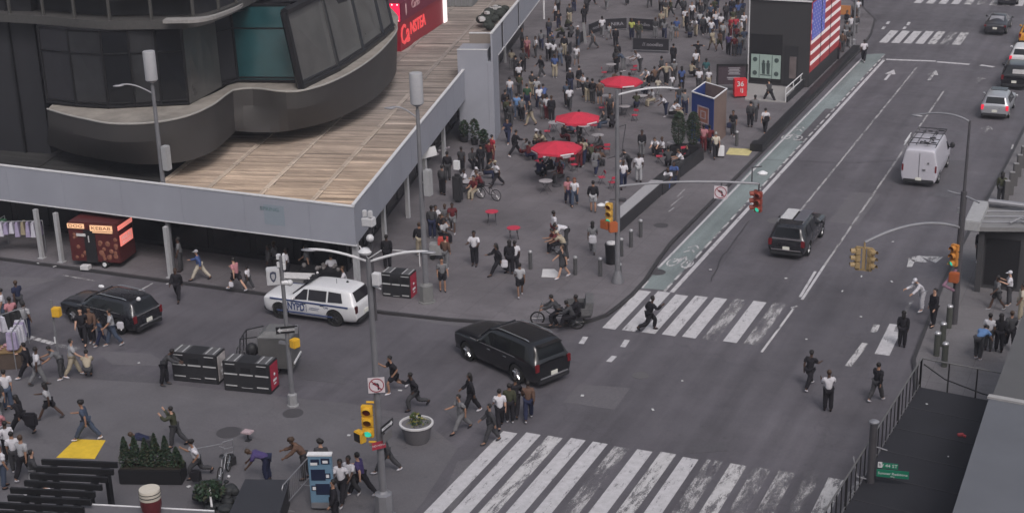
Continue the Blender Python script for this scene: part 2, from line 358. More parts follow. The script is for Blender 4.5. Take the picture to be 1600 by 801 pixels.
crosswalk('crosswalk_stripe', (799, 673), (1155, 724), 11, 0.60, 8.2, [PW, PW, PWW, PW, PW, PWX, PW, PWW, PW, PWX, PWW, PWX, PWX, PWXX, PWW, PWX])
crosswalk('crosswalk_stripe', (1008, 454), (1187, 472), 7, 0.62, 5.0, [PW, PW, PW, PW, PW, PWX, PW, PWX])
mark('crosswalk_stripe', [((1325, 572), (1352, 536)), ((1365, 519), (1370, 507))], 0.28, PWW)
mark('crosswalk_stripe', [((1378, 554), (1401, 507))], 0.62, PW)
mark('crosswalk_stripe', [((1400, 518), (1424, 470))], 0.2, PWX)
crosswalk('crosswalk_stripe', (1398, 48), (1508, 51), 7, 0.66, 5.2, [PW, PW, PW, PW, PWW, PWX, PWW])
crosswalk('crosswalk_stripe', (1446, -8), (1600, -4), 9, 0.66, 4.6, [PW, PW, PW, PW, PWW, PWX, PWW, PW, PW, PW])
def arrow(c, L, ang, mt, w=0.9):
    c = G(*c); M = XY(ang, (c.x, c.y, Z1)); m = MB()
    for q in ([(-.5, -.07), (0.1, -.07), (0.1, .07), (-.5, .07)], [(0.05, -.28), (0.5, 0), (0.05, .28)]):
        m.poly([M @ Vector((x * L, y * w * 1.6, 0)) for x, y in q])
    return m.build('lane_arrow', mt, kind='structure', smooth=False)
arrow((1390, 117), 3.6, PI / 2, PW); arrow((1457, 118), 3.4, PI / 2, PWW); arrow((1531, 124), 2.6, PI / 2, PWX); arrow((1541, 203), 3, PI / 2, PWX)
# merging arrow
m = MB()
for q in ([(1437, 400), (1474, 401), (1462, 411)], [(1420, 403), (1437, 399), (1450, 410), (1428, 409)], [(1417, 417), (1420, 403), (1430, 407), (1425, 417)]):
    m.poly([(p.x, p.y, Z1) for p in polyline(q)])
m.build('lane_arrow', PWW, kind='structure', smooth=False)
# bicycle symbols
def bike_symbol(c):
    c = G(*c); m = MB()
    for dx in (-.35, .4):
        for i in range(16):
            a0, a1 = 2 * PI * i / 16, 2 * PI * (i + 1) / 16
            m.poly([(c.x + dx + r * math.cos(a), c.y + r * 2 * math.sin(a), Z1 + .002) for r, a in ((.22, a0), (.3, a0), (.3, a1), (.22, a1))])
    for a, b in (((-.35, 0), (0, 1.0)), ((0, 1), (.4, 0)), ((-.1, 0), (0, 1)), ((-.3, 1.6), (0, 2.1)), ((0, 2.1), (.3, 1.6)), ((-.3, 2.3), (0, 2.8)), ((0, 2.8), (.3, 2.3))):
        strip(m, [(c.x + a[0], c.y + a[1]), (c.x + b[0], c.y + b[1])], 0.1, Z1 + .004)
    m.build('bike_symbol', PWW, kind='structure', smooth=False)
bike_symbol((1062, 411)); bike_symbol((1237, 215))
# plaza paint lines near the granite bench
mark('seam_line', [((1048, 325), (1072, 306)), ((1058, 311), (1070, 299)), ((1045, 334), (1053, 328))], 0.07, PTHIN, KH + .004)
# tactile plates
TY = mat('tactile_yellow', (0.60, 0.40, 0.03), 0.7, var=0.2, scale=3); TP = mat('tactile_faded', (0.48, 0.42, 0.20), 0.7, var=0.3, scale=3)
def plate(name, px, z, h, mt, label, cat='tactile plate'):
    m = MB(); m.prism([(p.x, p.y) for p in polyline(px, z + h)], z, z + h); o = m.build(name, mt, smooth=False); return tag(o, label, cat)
o = plate('tactile_plate', [(118, 685), (165, 687), (148, 716), (88, 714)], 0.005, 0.012, TY, 'bright yellow tactile paving plate on the ground behind the black pergola')
o = plate('tactile_plate', [(1140, 231), (1177, 233), (1170, 243), (1134, 241)], KH, 0.012, TP, 'pale worn yellow tactile plate near the black kerb barrier end')
for q in ([(848, 420), (866, 420), (876, 428), (872, 433), (846, 432)],):
    o = plate('paper_board', q, KH, 0.02, OFFW, 'large flat white board lying on the plaza between steel bollards', 'board')
# manholes
MAN = mat('manhole_iron', (0.13, 0.125, 0.13), 0.55, 0.3); MAND = mat('manhole_dark', (0.068, 0.064, 0.07), 0.6, 0.2)
def manhole(c, r, z, label, mt=MAN):
    p = G(*c, z); m = MB(); m.lathe([(r, 0), (r, .006), (r * .92, .006), (r * .92, .003), (r * .1, .003)], n=28); o = m.build('manhole_cover', mt, loc=(p.x, p.y, z + .004)); tag(o, label, 'manhole cover')
manhole((1001, 586), .36, 0, 'round iron manhole cover in the middle of the intersection')
manhole((1213, 345), .5, 0, 'pale round manhole cover just left of the black SUV driving away')
manhole((1033, 352), .4, KH, 'dark manhole cover in the plaza near the two far bollards', MAND)
manhole((358, 675), .5, .005, 'dark round manhole cover on pedestrian roadway left of the traffic signal pole', MAND)
manhole((458, 645), .42, .005, 'dark round manhole cover just below the square pole base', MAND)
manhole((1027, 425), .42, .006, 'dark drain cover at the near end of the green bike lane', MAND)
# black low barrier between sidewalk and bike lane
a, b = G(1186, 232, KH), G(1338, 77, KH); d = (b - a).normalized(); L = (b - a).length
t = thing('kerb_barrier', 'long low black barrier running beside the green bike lane', 'barrier', ((a.x + b.x) / 2, (a.y + b.y) / 2, KH), math.atan2(d.y, d.x))
m = MB(); m.box(0, 0, .17, L, .55, .34, bev=.03); m.build('barrier_wall', BLK, t)
m = MB(); m.box(-L / 2 - .3, 0, .24, .9, .8, .48, bev=.03); m.build('end_block', BLK, t)
# granite bench with black side, beside the plaza edge
BTOP = mat('granite_top', (0.30, 0.295, 0.31), 0.6, var=0.1); BSIDE = mat('granite_side', (0.022, 0.022, 0.025), 0.35)
zt = 0.95
q = polyline([(969, 340), (1036, 282), (1017, 281), (969, 322)], zt)
t = thing('granite_bench', 'long granite bench wall with pale top and black side behind the signal pole', 'bench', (q[0].x, q[0].y, KH))
def loc(v, t=None): return (v.x - q[0].x, v.y - q[0].y)
P4 = [loc(v) for v in q]
m = MB(); m.prism(P4, 0, zt - KH - .06); m.build('side_wall', BSIDE, t, smooth=False)
m = MB(); m.prism(P4, zt - KH - .06, zt - KH); m.build('top_slab', BTOP, t, smooth=False)
m = MB(); q2 = [loc(G(*c, zt)) for c in [(1036, 283), (1062, 262), (1047, 258), (1018, 281)]]; m.prism(q2, 0, zt - KH - .03); m.build('bench_extension', BSIDE, t, smooth=False)
q = polyline([(1063, 262), (1100, 234), (1096, 230), (1057, 257)], .75)
m = MB(); m.prism([(v.x, v.y) for v in q], KH, .75); o = m.build('low_wall', BSIDE, smooth=False); tag(o, 'short low black wall in front of the dark shrub planter', 'wall')

# ------------------------------------------------------------------ city blocks round the square (unseen, added to shut out the low sky and show in reflections)
BRICK = mat('block_masonry', (.16, .14, .125), .8, var=.3, scale=.3); BGL = mat('block_glass', (.03, .035, .045), .1, var=.3, scale=.2)
def block(label, x0, x1, y0, y1, h, face):
    t = thing('unseen_sky_block', label, 'building', ((x0 + x1) / 2, (y0 + y1) / 2, 0)); w_, d_ = x1 - x0, y1 - y0
    m = MB(); m.box(0, 0, h / 2, w_, d_, h); m.build('masonry', BRICK, t, smooth=False)
    m = MB(); n = int(h / 3.6)
    for k in range(n):
        z = 5 + k * 3.6
        if z > h - 2: break
        if face in 'WE': m.box((-1 if face == 'W' else 1) * w_ / 2, 0, z, .1, d_ - 2, 1.7)
        else: m.box(0, (-1 if face == 'S' else 1) * d_ / 2, z, w_ - 2, .1, 1.7)
    m.build('window_band', BGL, t, smooth=False)
block('unseen sky-blocking tall block between the two avenues beyond the top of the frame', -55, -28, 185, 240, 90, 'S')
block('unseen sky-blocking office block behind the viewpoint on the near side of the street', -36, 30, -45, -2, 40, 'N')
block('unseen sky-blocking tall block beyond the dark glazed building', -120, -62, 95, 240, 100, 'E')
# ------------------------------------------------------------------ sidewalk shed with boarded deck
BD = Vector((-0.2598, 0.9657, 0)); BN = Vector((0.9657, 0.2598, 0))   # Broadway direction and its right-hand normal
FAS = mat('grey_fascia', (0.26, 0.268, 0.31), 0.55, var=0.10, scale=0.5)
FAST = mat('fascia_trim', (0.55, 0.55, 0.57), 0.5)
COLM = mat('column_pale', (.33, .33, .345), .55)
CO = Vector((-33.93, 56.97, 0)); LX = -75.0
shed = thing('sidewalk_shed', 'long grey sidewalk shed with boarded deck wrapping the street corner', 'sidewalk shed', (CO.x, CO.y, 0))
def lc(v, z=0): return (v[0] - CO.x, v[1] - CO.y, z)
E1 = CO + BD * 28.6
m = MB(); th = .12
m.prism([(LX - CO.x, 0), (0, 0), (-.05, th), (LX - CO.x, th)], 2.86, 4.72)
m.build('front_fascia', FAS, shed, smooth=False)
e1 = E1 - CO; nb = -BN * th
m = MB(); m.prism([(0.002, .01), (e1.x, e1.y), (e1.x + nb.x, e1.y + nb.y), (nb.x, nb.y + .05)], 2.86, 4.72); m.build('side_fascia', FAS, shed, smooth=False)
m = MB(); m.prism([(LX - CO.x, -.03), (.03, -.03), (.0, th + .02), (LX - CO.x, th + .02)], 4.722, 4.78)
m.prism([(.035, .0), (e1.x + .03, e1.y), (e1.x + nb.x - .03, e1.y + nb.y), (nb.x - .03, nb.y + .08)], 4.784, 4.84)
m.prism([(LX - CO.x, -.02), (.02, -.02), (.0, th), (LX - CO.x, th)], 2.80, 2.857)
m.build('trim', FAST, shed, smooth=False)
for nm, z, hh in (('seam', 0, 0),):
    m = MB()
    for x in range(2, 40, 3): m.box(-x * 1.22, -.004, 3.79, .012, .012, 1.84)
    for k in range(1, 12):
        p = BD * (k * 2.44) + BN * .004; m.box(p.x, p.y, 3.79, .012, .014, 1.84, rz=math.atan2(BD.y, BD.x) - PI / 2)
    m.build('panel_seam', mat('seam_shadow', (0.225, 0.235, 0.28), 0.6), shed, smooth=False)
# faint lettering and repaint patch on the front fascia
m = MB(); m.text('SPRING', .26, UP((G(432, 325, 4.0).x - CO.x, -.012, 4.13), -PI / 2), depth=.002, width=1.05); m.build('lettering', mat('faded_green_letter', (0.08, 0.15, 0.16), 0.6), shed)
m = MB(); m.box(G(432, 335, 3.8).x - CO.x + .05, -.003, 3.86, 1.15, .01, 1.0); m.build('repaint_patch', mat('repaint', (0.215, 0.25, 0.29), 0.5, var=.08), shed, smooth=False)
# columns
for cx in (66, 97, 267):
    yb = {66: 403, 97: 409, 267: 433}[cx]; p = G(cx, yb, KH); m = MB(); m.box(0, 0, 0, .01, .01, .01)
    m = MB(); m.box(p.x - CO.x, p.y - CO.y, 1.45, .2, .2, 2.7); m.box(p.x - CO.x, p.y - CO.y, KH + .02, .34, .34, .04); m.build('column', COLM, shed, smooth=False)
p = CO + Vector((-.25, .35, 0)); m = MB(); m.box(-.25, .35, 1.45, .24, .24, 2.75); m.build('column', COLM, shed, smooth=False)
for px, py in ((640, 340), (706, 258), (606, 392), (672, 300)):
    p = G(px, py, KH); k = (p - CO).dot(BD); p2 = CO + BD * k - BN * .35; m = MB(); m.box(p2.x - CO.x, p2.y - CO.y, 1.45, .2, .2, 2.75); m.build('column', COLM, shed, smooth=False)
# deck boards
def wood_mat(name, c):
    m, t, b = nodes_of(name); L = t.links.new; N = t.nodes.new
    at = N("ShaderNodeAttribute"); at.attribute_name = 'tone'; tc = N("ShaderNodeTexCoord"); mp = N("ShaderNodeMapping"); mp.inputs["Rotation"].default_value = (0, 0, -R(15)); mp.inputs["Scale"].default_value = (.6, 9, 1)
    L(tc.outputs["Object"], mp.inputs[0]); n = N("ShaderNodeTexNoise"); n.inputs["Scale"].default_value = 1.6; n.inputs["Detail"].default_value = 8; n.inputs["Roughness"].default_value = .7; L(mp.outputs[0], n.inputs[0])
    n2 = N("ShaderNodeTexNoise"); n2.inputs["Scale"].default_value = .5; n2.inputs["Detail"].default_value = 5; L(tc.outputs["Object"], n2.inputs[0])
    r = N("ShaderNodeMapRange"); r.inputs[1].default_value = .3; r.inputs[2].default_value = .7; r.inputs[3].default_value = .62; r.inputs[4].default_value = 1.3; L(n.outputs[0], r.inputs[0])
    r2 = N("ShaderNodeMapRange"); r2.inputs[1].default_value = .3; r2.inputs[2].default_value = .7; r2.inputs[3].default_value = .8; r2.inputs[4].default_value = 1.2; L(n2.outputs[0], r2.inputs[0])
    q = N("ShaderNodeMath"); q.operation = 'MULTIPLY'; L(r.outputs[0], q.inputs[0]); L(r2.outputs[0], q.inputs[1])
    s = N("ShaderNodeVectorMath"); s.operation = 'SCALE'; L(at.outputs["Vector"], s.inputs[0]); L(q.outputs[0], s.inputs[3]); L(s.outputs[0], b.inputs["Base Color"]); b.inputs["Roughness"].default_value = .8
    return m
WOOD = wood_mat('deck_wood', None)
ZD = 4.05
def clipfront(bm): bmesh.ops.bisect_plane(bm, geom=bm.verts[:] + bm.edges[:] + bm.faces[:], plane_co=(0, .15, 0), plane_no=(0, -1, 0), clear_outer=True)
def boards(name, origin, L, segs, w=.24, zj=.012, parent=None):
    """boards laid across Broadway's direction; segs = list of (offset start, offset end) leftwards of the edge"""
    bm = bmesh.new(); cl = bm.loops.layers.float_color.new('tone'); n = int(L / w)
    for si, (u0, u1, tone) in enumerate(segs):
        for i in range(n):
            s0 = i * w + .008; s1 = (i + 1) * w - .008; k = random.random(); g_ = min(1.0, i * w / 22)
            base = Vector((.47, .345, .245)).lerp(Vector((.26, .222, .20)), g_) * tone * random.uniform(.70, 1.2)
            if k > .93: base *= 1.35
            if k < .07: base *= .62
            ju = random.uniform(-.03, .03); zz = ZD + random.uniform(-zj, zj); vs = []
            for z in (zz - .05, zz):
                for (u, s) in ((u0 + ju, s0), (u1 + ju, s0), (u1 + ju, s1), (u0 + ju, s1)):
                    p = origin + BD * s - BN * u; vs.append(bm.verts.new((p.x - CO.x, p.y - CO.y, z)))
            for f in ((4, 5, 6, 7), (0, 3, 2, 1), (0, 1, 5, 4), (1, 2, 6, 5), (2, 3, 7, 6), (3, 0, 4, 7)):
                fc = bm.faces.new([vs[j] for j in f])
                for lp in fc.loops: lp[cl] = (base.x, base.y, base.z, 1)
    clipfront(bm); me = bpy.data.meshes.new(name); bmesh.ops.recalc_face_normals(bm, faces=bm.faces); bm.to_mesh(me); bm.free(); me.materials.append(WOOD)
    o = bpy.data.objects.new(name, me); COL.objects.link(o); o.parent = parent; return o
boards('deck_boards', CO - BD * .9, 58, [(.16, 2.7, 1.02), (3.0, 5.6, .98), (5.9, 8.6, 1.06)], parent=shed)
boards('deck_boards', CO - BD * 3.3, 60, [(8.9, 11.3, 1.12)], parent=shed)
# part of the deck in front, left of the corner line
def seamboards():
    bm = bmesh.new(); cl = bm.loops.layers.float_color.new('tone')
    for u in (2.72, 5.62, 8.62, 11.33):
        for q_ in (0, .14):
            for i in range(15):
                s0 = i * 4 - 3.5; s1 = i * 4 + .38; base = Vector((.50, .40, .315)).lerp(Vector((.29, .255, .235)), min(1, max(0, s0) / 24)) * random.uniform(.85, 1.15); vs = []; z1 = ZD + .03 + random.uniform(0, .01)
                for z in (ZD - .03, z1):
                    for (uu, s) in ((u + q_, s0), (u + q_ + .125, s0), (u + q_ + .125, s1), (u + q_, s1)):
                        p = CO + BD * (s + .1) - BN * uu; vs.append(bm.verts.new((p.x - CO.x, p.y - CO.y, z)))
                for f in ((4, 5, 6, 7), (0, 3, 2, 1), (0, 1, 5, 4), (1, 2, 6, 5), (2, 3, 7, 6), (3, 0, 4, 7)):
                    fc = bm.faces.new([vs[j] for j in f])
                    for lp in fc.loops: lp[cl] = (base.x, base.y, base.z, 1)
    clipfront(bm); me = bpy.data.meshes.new('walk_planks'); bmesh.ops.recalc_face_normals(bm, faces=bm.faces); bm.to_mesh(me); bm.free(); me.materials.append(WOOD)
    o = bpy.data.objects.new('walk_planks', me); COL.objects.link(o); o.parent = shed
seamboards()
# boards filling the wedge left of the Broadway-aligned field, and the substructure
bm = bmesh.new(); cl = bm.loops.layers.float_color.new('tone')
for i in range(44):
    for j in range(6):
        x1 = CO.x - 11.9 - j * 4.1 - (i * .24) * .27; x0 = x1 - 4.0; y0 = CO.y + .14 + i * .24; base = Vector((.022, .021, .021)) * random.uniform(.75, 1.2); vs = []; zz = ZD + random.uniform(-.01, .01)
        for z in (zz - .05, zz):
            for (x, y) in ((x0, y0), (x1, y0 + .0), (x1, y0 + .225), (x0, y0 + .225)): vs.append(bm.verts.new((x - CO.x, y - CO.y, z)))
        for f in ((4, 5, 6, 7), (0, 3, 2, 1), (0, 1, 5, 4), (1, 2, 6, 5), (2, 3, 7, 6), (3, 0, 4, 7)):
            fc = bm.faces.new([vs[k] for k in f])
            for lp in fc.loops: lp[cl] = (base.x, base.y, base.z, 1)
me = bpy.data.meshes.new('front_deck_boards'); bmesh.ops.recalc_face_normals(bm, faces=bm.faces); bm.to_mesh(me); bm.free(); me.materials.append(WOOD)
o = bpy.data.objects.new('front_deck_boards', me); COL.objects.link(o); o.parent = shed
m = MB(); far = CO + BD * 57; A = [(LX - CO.x, .16), (-.15, .16)]; f1 = far - BN * .3 - CO; f2 = far - BN * 22 - CO
m.prism([(LX - CO.x, .16), (-.2, .16), (f1.x, f1.y), (f2.x, f2.y), (LX - CO.x, 14)], ZD - .35, ZD - .08); m.build('deck_underside', mat('shed_underside', (0.015, 0.013, 0.012), .8), shed, smooth=False)
# tall box and raised fascia further along Broadway
TA = Vector((-39.75, 84.5, 0))
tb = thing('shed_tower', 'tall pale grey boxed-in tower rising through the shed beside the plaza', 'tower', (TA.x, TA.y, KH))
def tw(u, v): p = -BN * u + BD * v; return (p.x, p.y)
m = MB(); m.prism([tw(0, 0), tw(1.95, 0), tw(1.95, 2.0), tw(0, 2.0)], 0, 5.95); m.build('tower_wall', FAS, tb, smooth=False)
TT = mat('tower_inside', (0.20, 0.17, 0.15), .8)
m = MB(); m.prism([tw(0.02, 2.02), tw(1.5, 2.02), tw(1.5, 2.15), tw(0.02, 2.15)], 0.2, 6.6); m.build('raised_panel', TT, tb, smooth=False)
m = MB(); m.prism([tw(-.02, 2.0), tw(1.52, 2.0), tw(1.52, 2.2), tw(-.02, 2.2)], 6.603, 6.66); m.prism([tw(-.02, -.02), tw(1.97, -.02), tw(1.97, .12), tw(-.02, .12)], 5.953, 6.0); m.build('trim', FAST, tb, smooth=False)
PB = TA + BN * .35
f2t = thing('raised_fascia', 'raised grey fascia panels of the shed beyond the boxed tower', 'sidewalk shed', (PB.x, PB.y, 0))
def tf(u, v): p = BN * u + BD * v; return (p.x, p.y)
k0 = 0.0
for a, b, nm, mt in ((0, 3.6, 'fascia_panel', FAS), (3.62, 4.5, 'dark_panel', DARK), (4.52, 10.8, 'fascia_panel', FAS), (10.82, 11.6, 'dark_panel', DARK), (11.62, 30, 'fascia_panel', FAS)):
    m = MB(); off = 0 if nm == 'fascia_panel' else -.05; m.prism([tf(off, a), tf(off, b), tf(off - .12, b), tf(off - .12, a)], 5.35, 7.12); m.build(nm, mt, f2t, smooth=False)
m = MB(); m.prism([tf(0, -.02), tf(0, 2.1), tf(-.34, 2.1), tf(-.34, -.02)], 0.13, 5.345); m.build('corner_wall', FAS, f2t, smooth=False)
m = MB(); m.prism([tf(.03, -.02), tf(.03, 30), tf(-.15, 30), tf(-.15, -.02)], 7.122, 7.19); m.prism([tf(.02, 2.12), tf(.02, 30), tf(-.14, 30), tf(-.14, 2.12)], 5.28, 5.348); m.build('trim', FAST, f2t, smooth=False)
for v in (5.5, 9, 13, 17, 22): 
    p = tf(-3.0, v + .8); m = MB(); m.box(p[0], p[1], 2.1, .16, .16, 3.9); m.build('column', COLM, f2t, smooth=False)
# ------------------------------------------------------------------ dark theatre-like building above and behind the shed
BW = mat('dark_cladding', (0.022, 0.022, 0.026), .45, 0.0, var=0.2, scale=.5); BW2 = mat('charcoal_skirt', (0.046, 0.043, 0.043), .5, .2, var=.18, scale=.35)
LEDGE = mat('weathered_ledge', (0.22, 0.20, 0.18), .7, var=.45, scale=1.2)
FRM = mat('window_frame_dark', (0.014, 0.014, 0.016), .35, .2); PANE = mat('smoked_pane', (0.03, 0.031, 0.034), .18, var=.5, scale=.5, spec=.35); PANEL = mat('pale_reflection_pane', (0.075, 0.073, 0.072), .3, var=.42, scale=.6, spec=.6); TEAL = mat('teal_pane', (0.012, 0.052, 0.060), .15, var=.35, scale=.7, spec=.6)  # pale panes: grey reflections painted into their base colour
ORI = G(360, 150, 8.0)
bld = thing('dark_building', 'dark glazed building with wavy curved skirt rising over the boarded deck', 'building', (ORI.x, ORI.y, 0))
def bl(v): return Vector((v.x - ORI.x, v.y - ORI.y, v.z))
def catmull(P, n=6):
    P = [P[0] * 2 - P[1]] + P + [P[-1] * 2 - P[-2]]; out = []
    for i in range(1, len(P) - 2):
        for k in range(n):
            t = k / n; a, b, c, d = P[i - 1:i + 3]
            out.append(0.5 * ((2 * b) + (c - a) * t + (2 * a - 5 * b + 4 * c - d) * t * t + (3 * b - a - 3 * c + d) * t ** 3))
    out.append(P[-2]); return out
def resample(P, n):
    d = [0]
    for a, b in zip(P, P[1:]): d.append(d[-1] + (b - a).length)
    out = []
    for i in range(n):
        s = d[-1] * i / (n - 1); j = max(k for k in range(len(d)) if d[k] <= s + 1e-9); j = min(j, len(P) - 2)
        out.append(P[j].lerp(P[j + 1], (s - d[j]) / max(1e-9, d[j + 1] - d[j])))
    return out
def curve_px(px, z, n): return resample(catmull([bl(G(x, y, z)) for x, y in px]), n)
ZL, ZB = 7.2, 4.95
# left lobe + right lobe split at the valley
top1 = curve_px([(74, 171), (100, 179), (130, 186), (175, 194), (235, 193), (290, 183), (330, 166), (352, 150), (364, 142)], ZL, 46)
bot1 = curve_px([(74, 226), (100, 236), (130, 244), (190, 254), (236, 257), (290, 252), (330, 238), (355, 218), (368, 205)], ZB, 46)
top2 = curve_px([(364, 142), (385, 139), (410, 140), (440, 144), (470, 143), (510, 132), (550, 113), (585, 89), (608, 66), (620, 48), (617, 38), (600, 20)], ZL, 50)
bot2 = curve_px([(368, 205), (385, 206), (405, 207), (440, 206), (480, 199), (520, 188), (555, 172), (585, 154), (606, 134), (619, 112), (616, 95), (600, 78)], ZB, 50)
topc = top1 + top2[1:]; botc = bot1 + bot2[1:]
m = MB(); nrow = 10; rows = []
for r_ in range(nrow + 1):
    t_ = r_ / nrow; bulge = 0.0; rows.append([])
    for a, b in zip(topc, botc):
        p = a.lerp(b, t_); cdir = Vector((-.25, .95, 0)); hq = 0.06 * t_ / .42 if t_ < .42 else .06 + .94 * (t_ - .42) / .58; q_ = a.lerp(b, hq); p = Vector((q_.x, q_.y, p.z)); f = math.sin(t_ * PI) * .10; p = p - cdir * f; rows[-1].append(m.bm.verts.new(p))
for a, b in zip(rows, rows[1:]):
    for i in range(len(a) - 1): m.bm.faces.new((a[i], a[i + 1], b[i + 1], b[i]))
# underside
inn = [m.bm.verts.new(p + Vector((-1.6, 3.0, .15))) for p in botc]
for i in range(len(inn) - 1): m.bm.faces.new((rows[-1][i], rows[-1][i + 1], inn[i + 1], inn[i]))
m.build('curved_skirt', BW2, bld, ang=14)
m = MB(); tv = [m.bm.verts.new(p + Vector((0, 0, .003))) for p in topc]; tv3 = [m.bm.verts.new(p + Vector((-1.6, 3.2, .02))) for p in topc]
for i in range(len(tv) - 1): m.bm.faces.new((tv[i], tv[i + 1], tv3[i + 1], tv3[i]))
m.build('ledge', LEDGE, bld)
m = MB(); m.path([p + Vector((0, 0, .03)) for p in topc], .055, n=6); m.build('ledge_rim', mat('rim_metal', (.36, .345, .33), .5, .3), bld)
# window walls: base points at ZL+, top points at z 12.2
def wwall(pts, mt, zt=11.4, zb=7.25, frame=.14):
    B = [bl(G(x, y, zb)) for x, y, _, _ in pts]; T = [bl(G(x, y, zt)) for _, _, x, y in pts]
    for i in range(len(B) - 1):
        a, b, c, d = B[i], B[i + 1], T[i + 1], T[i]; nrm = (b - a).cross(d - a).normalized()
        if nrm.y > 0: nrm = -nrm
        fr = MB()
        for p, q in ((a, d), (b, c)): fr.tube(p + nrm * .03, q + nrm * .03, frame * .5, n=6)
        fr.tube(a + nrm * .05 + Vector((0, 0, .07)), b + nrm * .05 + Vector((0, 0, .07)), frame * .55, n=6); fr.tube(a.lerp(d, .06) + nrm * .02, b.lerp(c, .06) + nrm * .02, frame * .35, n=6); fr.tube(d, c, frame * .6, n=6)
        if frame < .2: fr.tube(a.lerp(d, .70) + nrm * .03, b.lerp(c, .70) + nrm * .03, frame * .3, n=6)
        f = fr.build('window', FRM, bld); mm = MB(); mtx = mt[i] if isinstance(mt, list) else mt
        mm.hull8([a, b, c, d], [p - nrm * .06 for p in (a, b, c, d)]); mm.build('pane', mtx, f, smooth=False)
wwall([(75, 161, 59, 40), (120, 166, 104, 45), (170, 169, 155, 48), (212, 167, 198, 47), (253, 165, 240, 45), (295, 163, 283, 42), (321, 149, 308, 28), (346, 135, 333, 14), (372, 128, 359, 8)], [BW, PANE, GLASS, PANE, GLASS, PANEL, PANEL, BW])
wwall([(372, 128, 359, 8), (466, 129, 452, 8)], [TEAL]); wwall([(466, 129, 452, 8), (471, 138, 444, 20)], BW)
wwall([(471, 138, 444, 20), (528, 110, 500, -8), (567, 84, 540, -34), (598, 60, 571, -57), (613, 46, 586, -71)], [PANEL, PANEL, PANEL, PANEL], frame=.42); wwall([(613, 46, 586, -71), (612, 30, 586, -88), (590, 10, 566, -105)], BW)
# silhouettes seen in the teal window: curtain and figure-like poster shapes kept plain
m = MB(); a = bl(G(412, 118, 7.3)); m.box(a.x + .3, a.y - .02, 8.8, 1.5, .05, 2.6, bev=.02); m.build('window_display', mat('display_dark', (.012, .03, .035), .4), bld)
# upper storeys: solid dark block behind and above the glazing
m = MB(); zt = 11.45
c2 = [(-90, 30), (60, 38), (150, 46), (230, 46), (300, 44), (350, 28), (386, 10), (420, -6), (470, -16), (520, -40)]
cu = curve_px(c2, zt, 60); bk = [p + Vector((-1.4, 3.5, 0)) for p in cu]
def shell(m, A, B, z0, z1):
    va = [[m.bm.verts.new((p.x, p.y, z)) for p in L_] for L_ in (A, B) for z in (z0, z1)]
    for i in range(len(A) - 1):
        a0, a1, b0, b1 = va
        for q in ((a0, a1), (a1, b1), (b1, b0), (b0, a0)): m.bm.faces.new((q[0][i], q[0][i + 1], q[1][i + 1], q[1][i]))
shell(m, cu, bk, zt, zt + .45); m.build('upper_balcony', mat('balcony_edge', (.055, .053, .052), .6, var=.3), bld, ang=40)
m = MB(); cu3 = curve_px([(-90, 33), (60, 41), (150, 49), (230, 49), (300, 47), (350, 31), (386, 12), (420, -3)], zt, 60); 
ins = [p + Vector((-.2, .55, 0)) for p in cu]
m2 = MB()
for i in range(4, 58, 4):
    p = cu[i] + Vector((-.06, .16, 0)); m.box(p.x, p.y, zt + .45 + .5, .12, .12, 1.0)
m.build('baluster', mat('balcony_post', (.06, .058, .055), .6), bld, smooth=False)
shell(m2, [p + Vector((-.1, .25, 0)) for p in cu], bk, zt + 1.45, zt + 1.9); m2.build('upper_parapet', BW2, bld, ang=40)
m = MB(); shell(m, [p + Vector((-.5, 1.4, 0)) for p in cu], bk, zt + .45, zt + 1.45); m.build('recess_wall', BW, bld)
m = MB(); q = curve_px([(250, 40), (310, 38), (350, 26), (372, 16)], zt + .45, 14); shell(m, [p + Vector((-.12, .4, 0)) for p in q], [p + Vector((-.4, 1.1, 0)) for p in q], zt + .46, zt + .62); m.build('balcony_floor', mat('pale_floor', (.22, .21, .205), .7, var=.3), bld)
A0 = G(-140, 226, 4.05); B0 = G(80, 240, 4.05)
m = MB(); a, b = bl(A0), bl(B0); dd = (b - a).normalized(); nn = Vector((dd.y, -dd.x, 0))
m.prism([(a.x, a.y), (b.x, b.y), (b.x - nn.x * 3, b.y - nn.y * 3), (a.x - nn.x * 3, a.y - nn.y * 3)], 4.0, 26); m.build('left_wall', BW, bld, smooth=False)
m = MB()
for k in (.35, .62, .83):
    p = a.lerp(b, k) + nn * .06; m.box(p.x, p.y, 15, .14, .14, 22)
m.build('wall_rib', FRM, bld, smooth=False)
m = MB()
core = [bl(G(x, y, 7.2)) for x, y in ((75, 150), (170, 158), (300, 152), (350, 125), (470, 115), (530, 98), (600, 45))]
m.prism([(p.x - .5, p.y + 1.2) for p in core] + [(core[-1].x - 9, core[-1].y + 16), (core[0].x - 6, core[0].y + 16)], 4.0, 11.1); m.build('core_wall', BW, bld, smooth=False)
m = MB(); core2 = [bl(G(x, y, 11.4)) for x, y in ((-90, 20), (60, 25), (300, 32), (352, 12), (450, -15), (540, -40))]
m.prism([(p.x - .7, p.y + 2.0) for p in core2] + [(core2[-1].x - 9, core2[-1].y + 18), (core2[0].x - 6, core2[0].y + 18)], 11.2, 34); m.build('upper_wall', BW, bld, smooth=False)
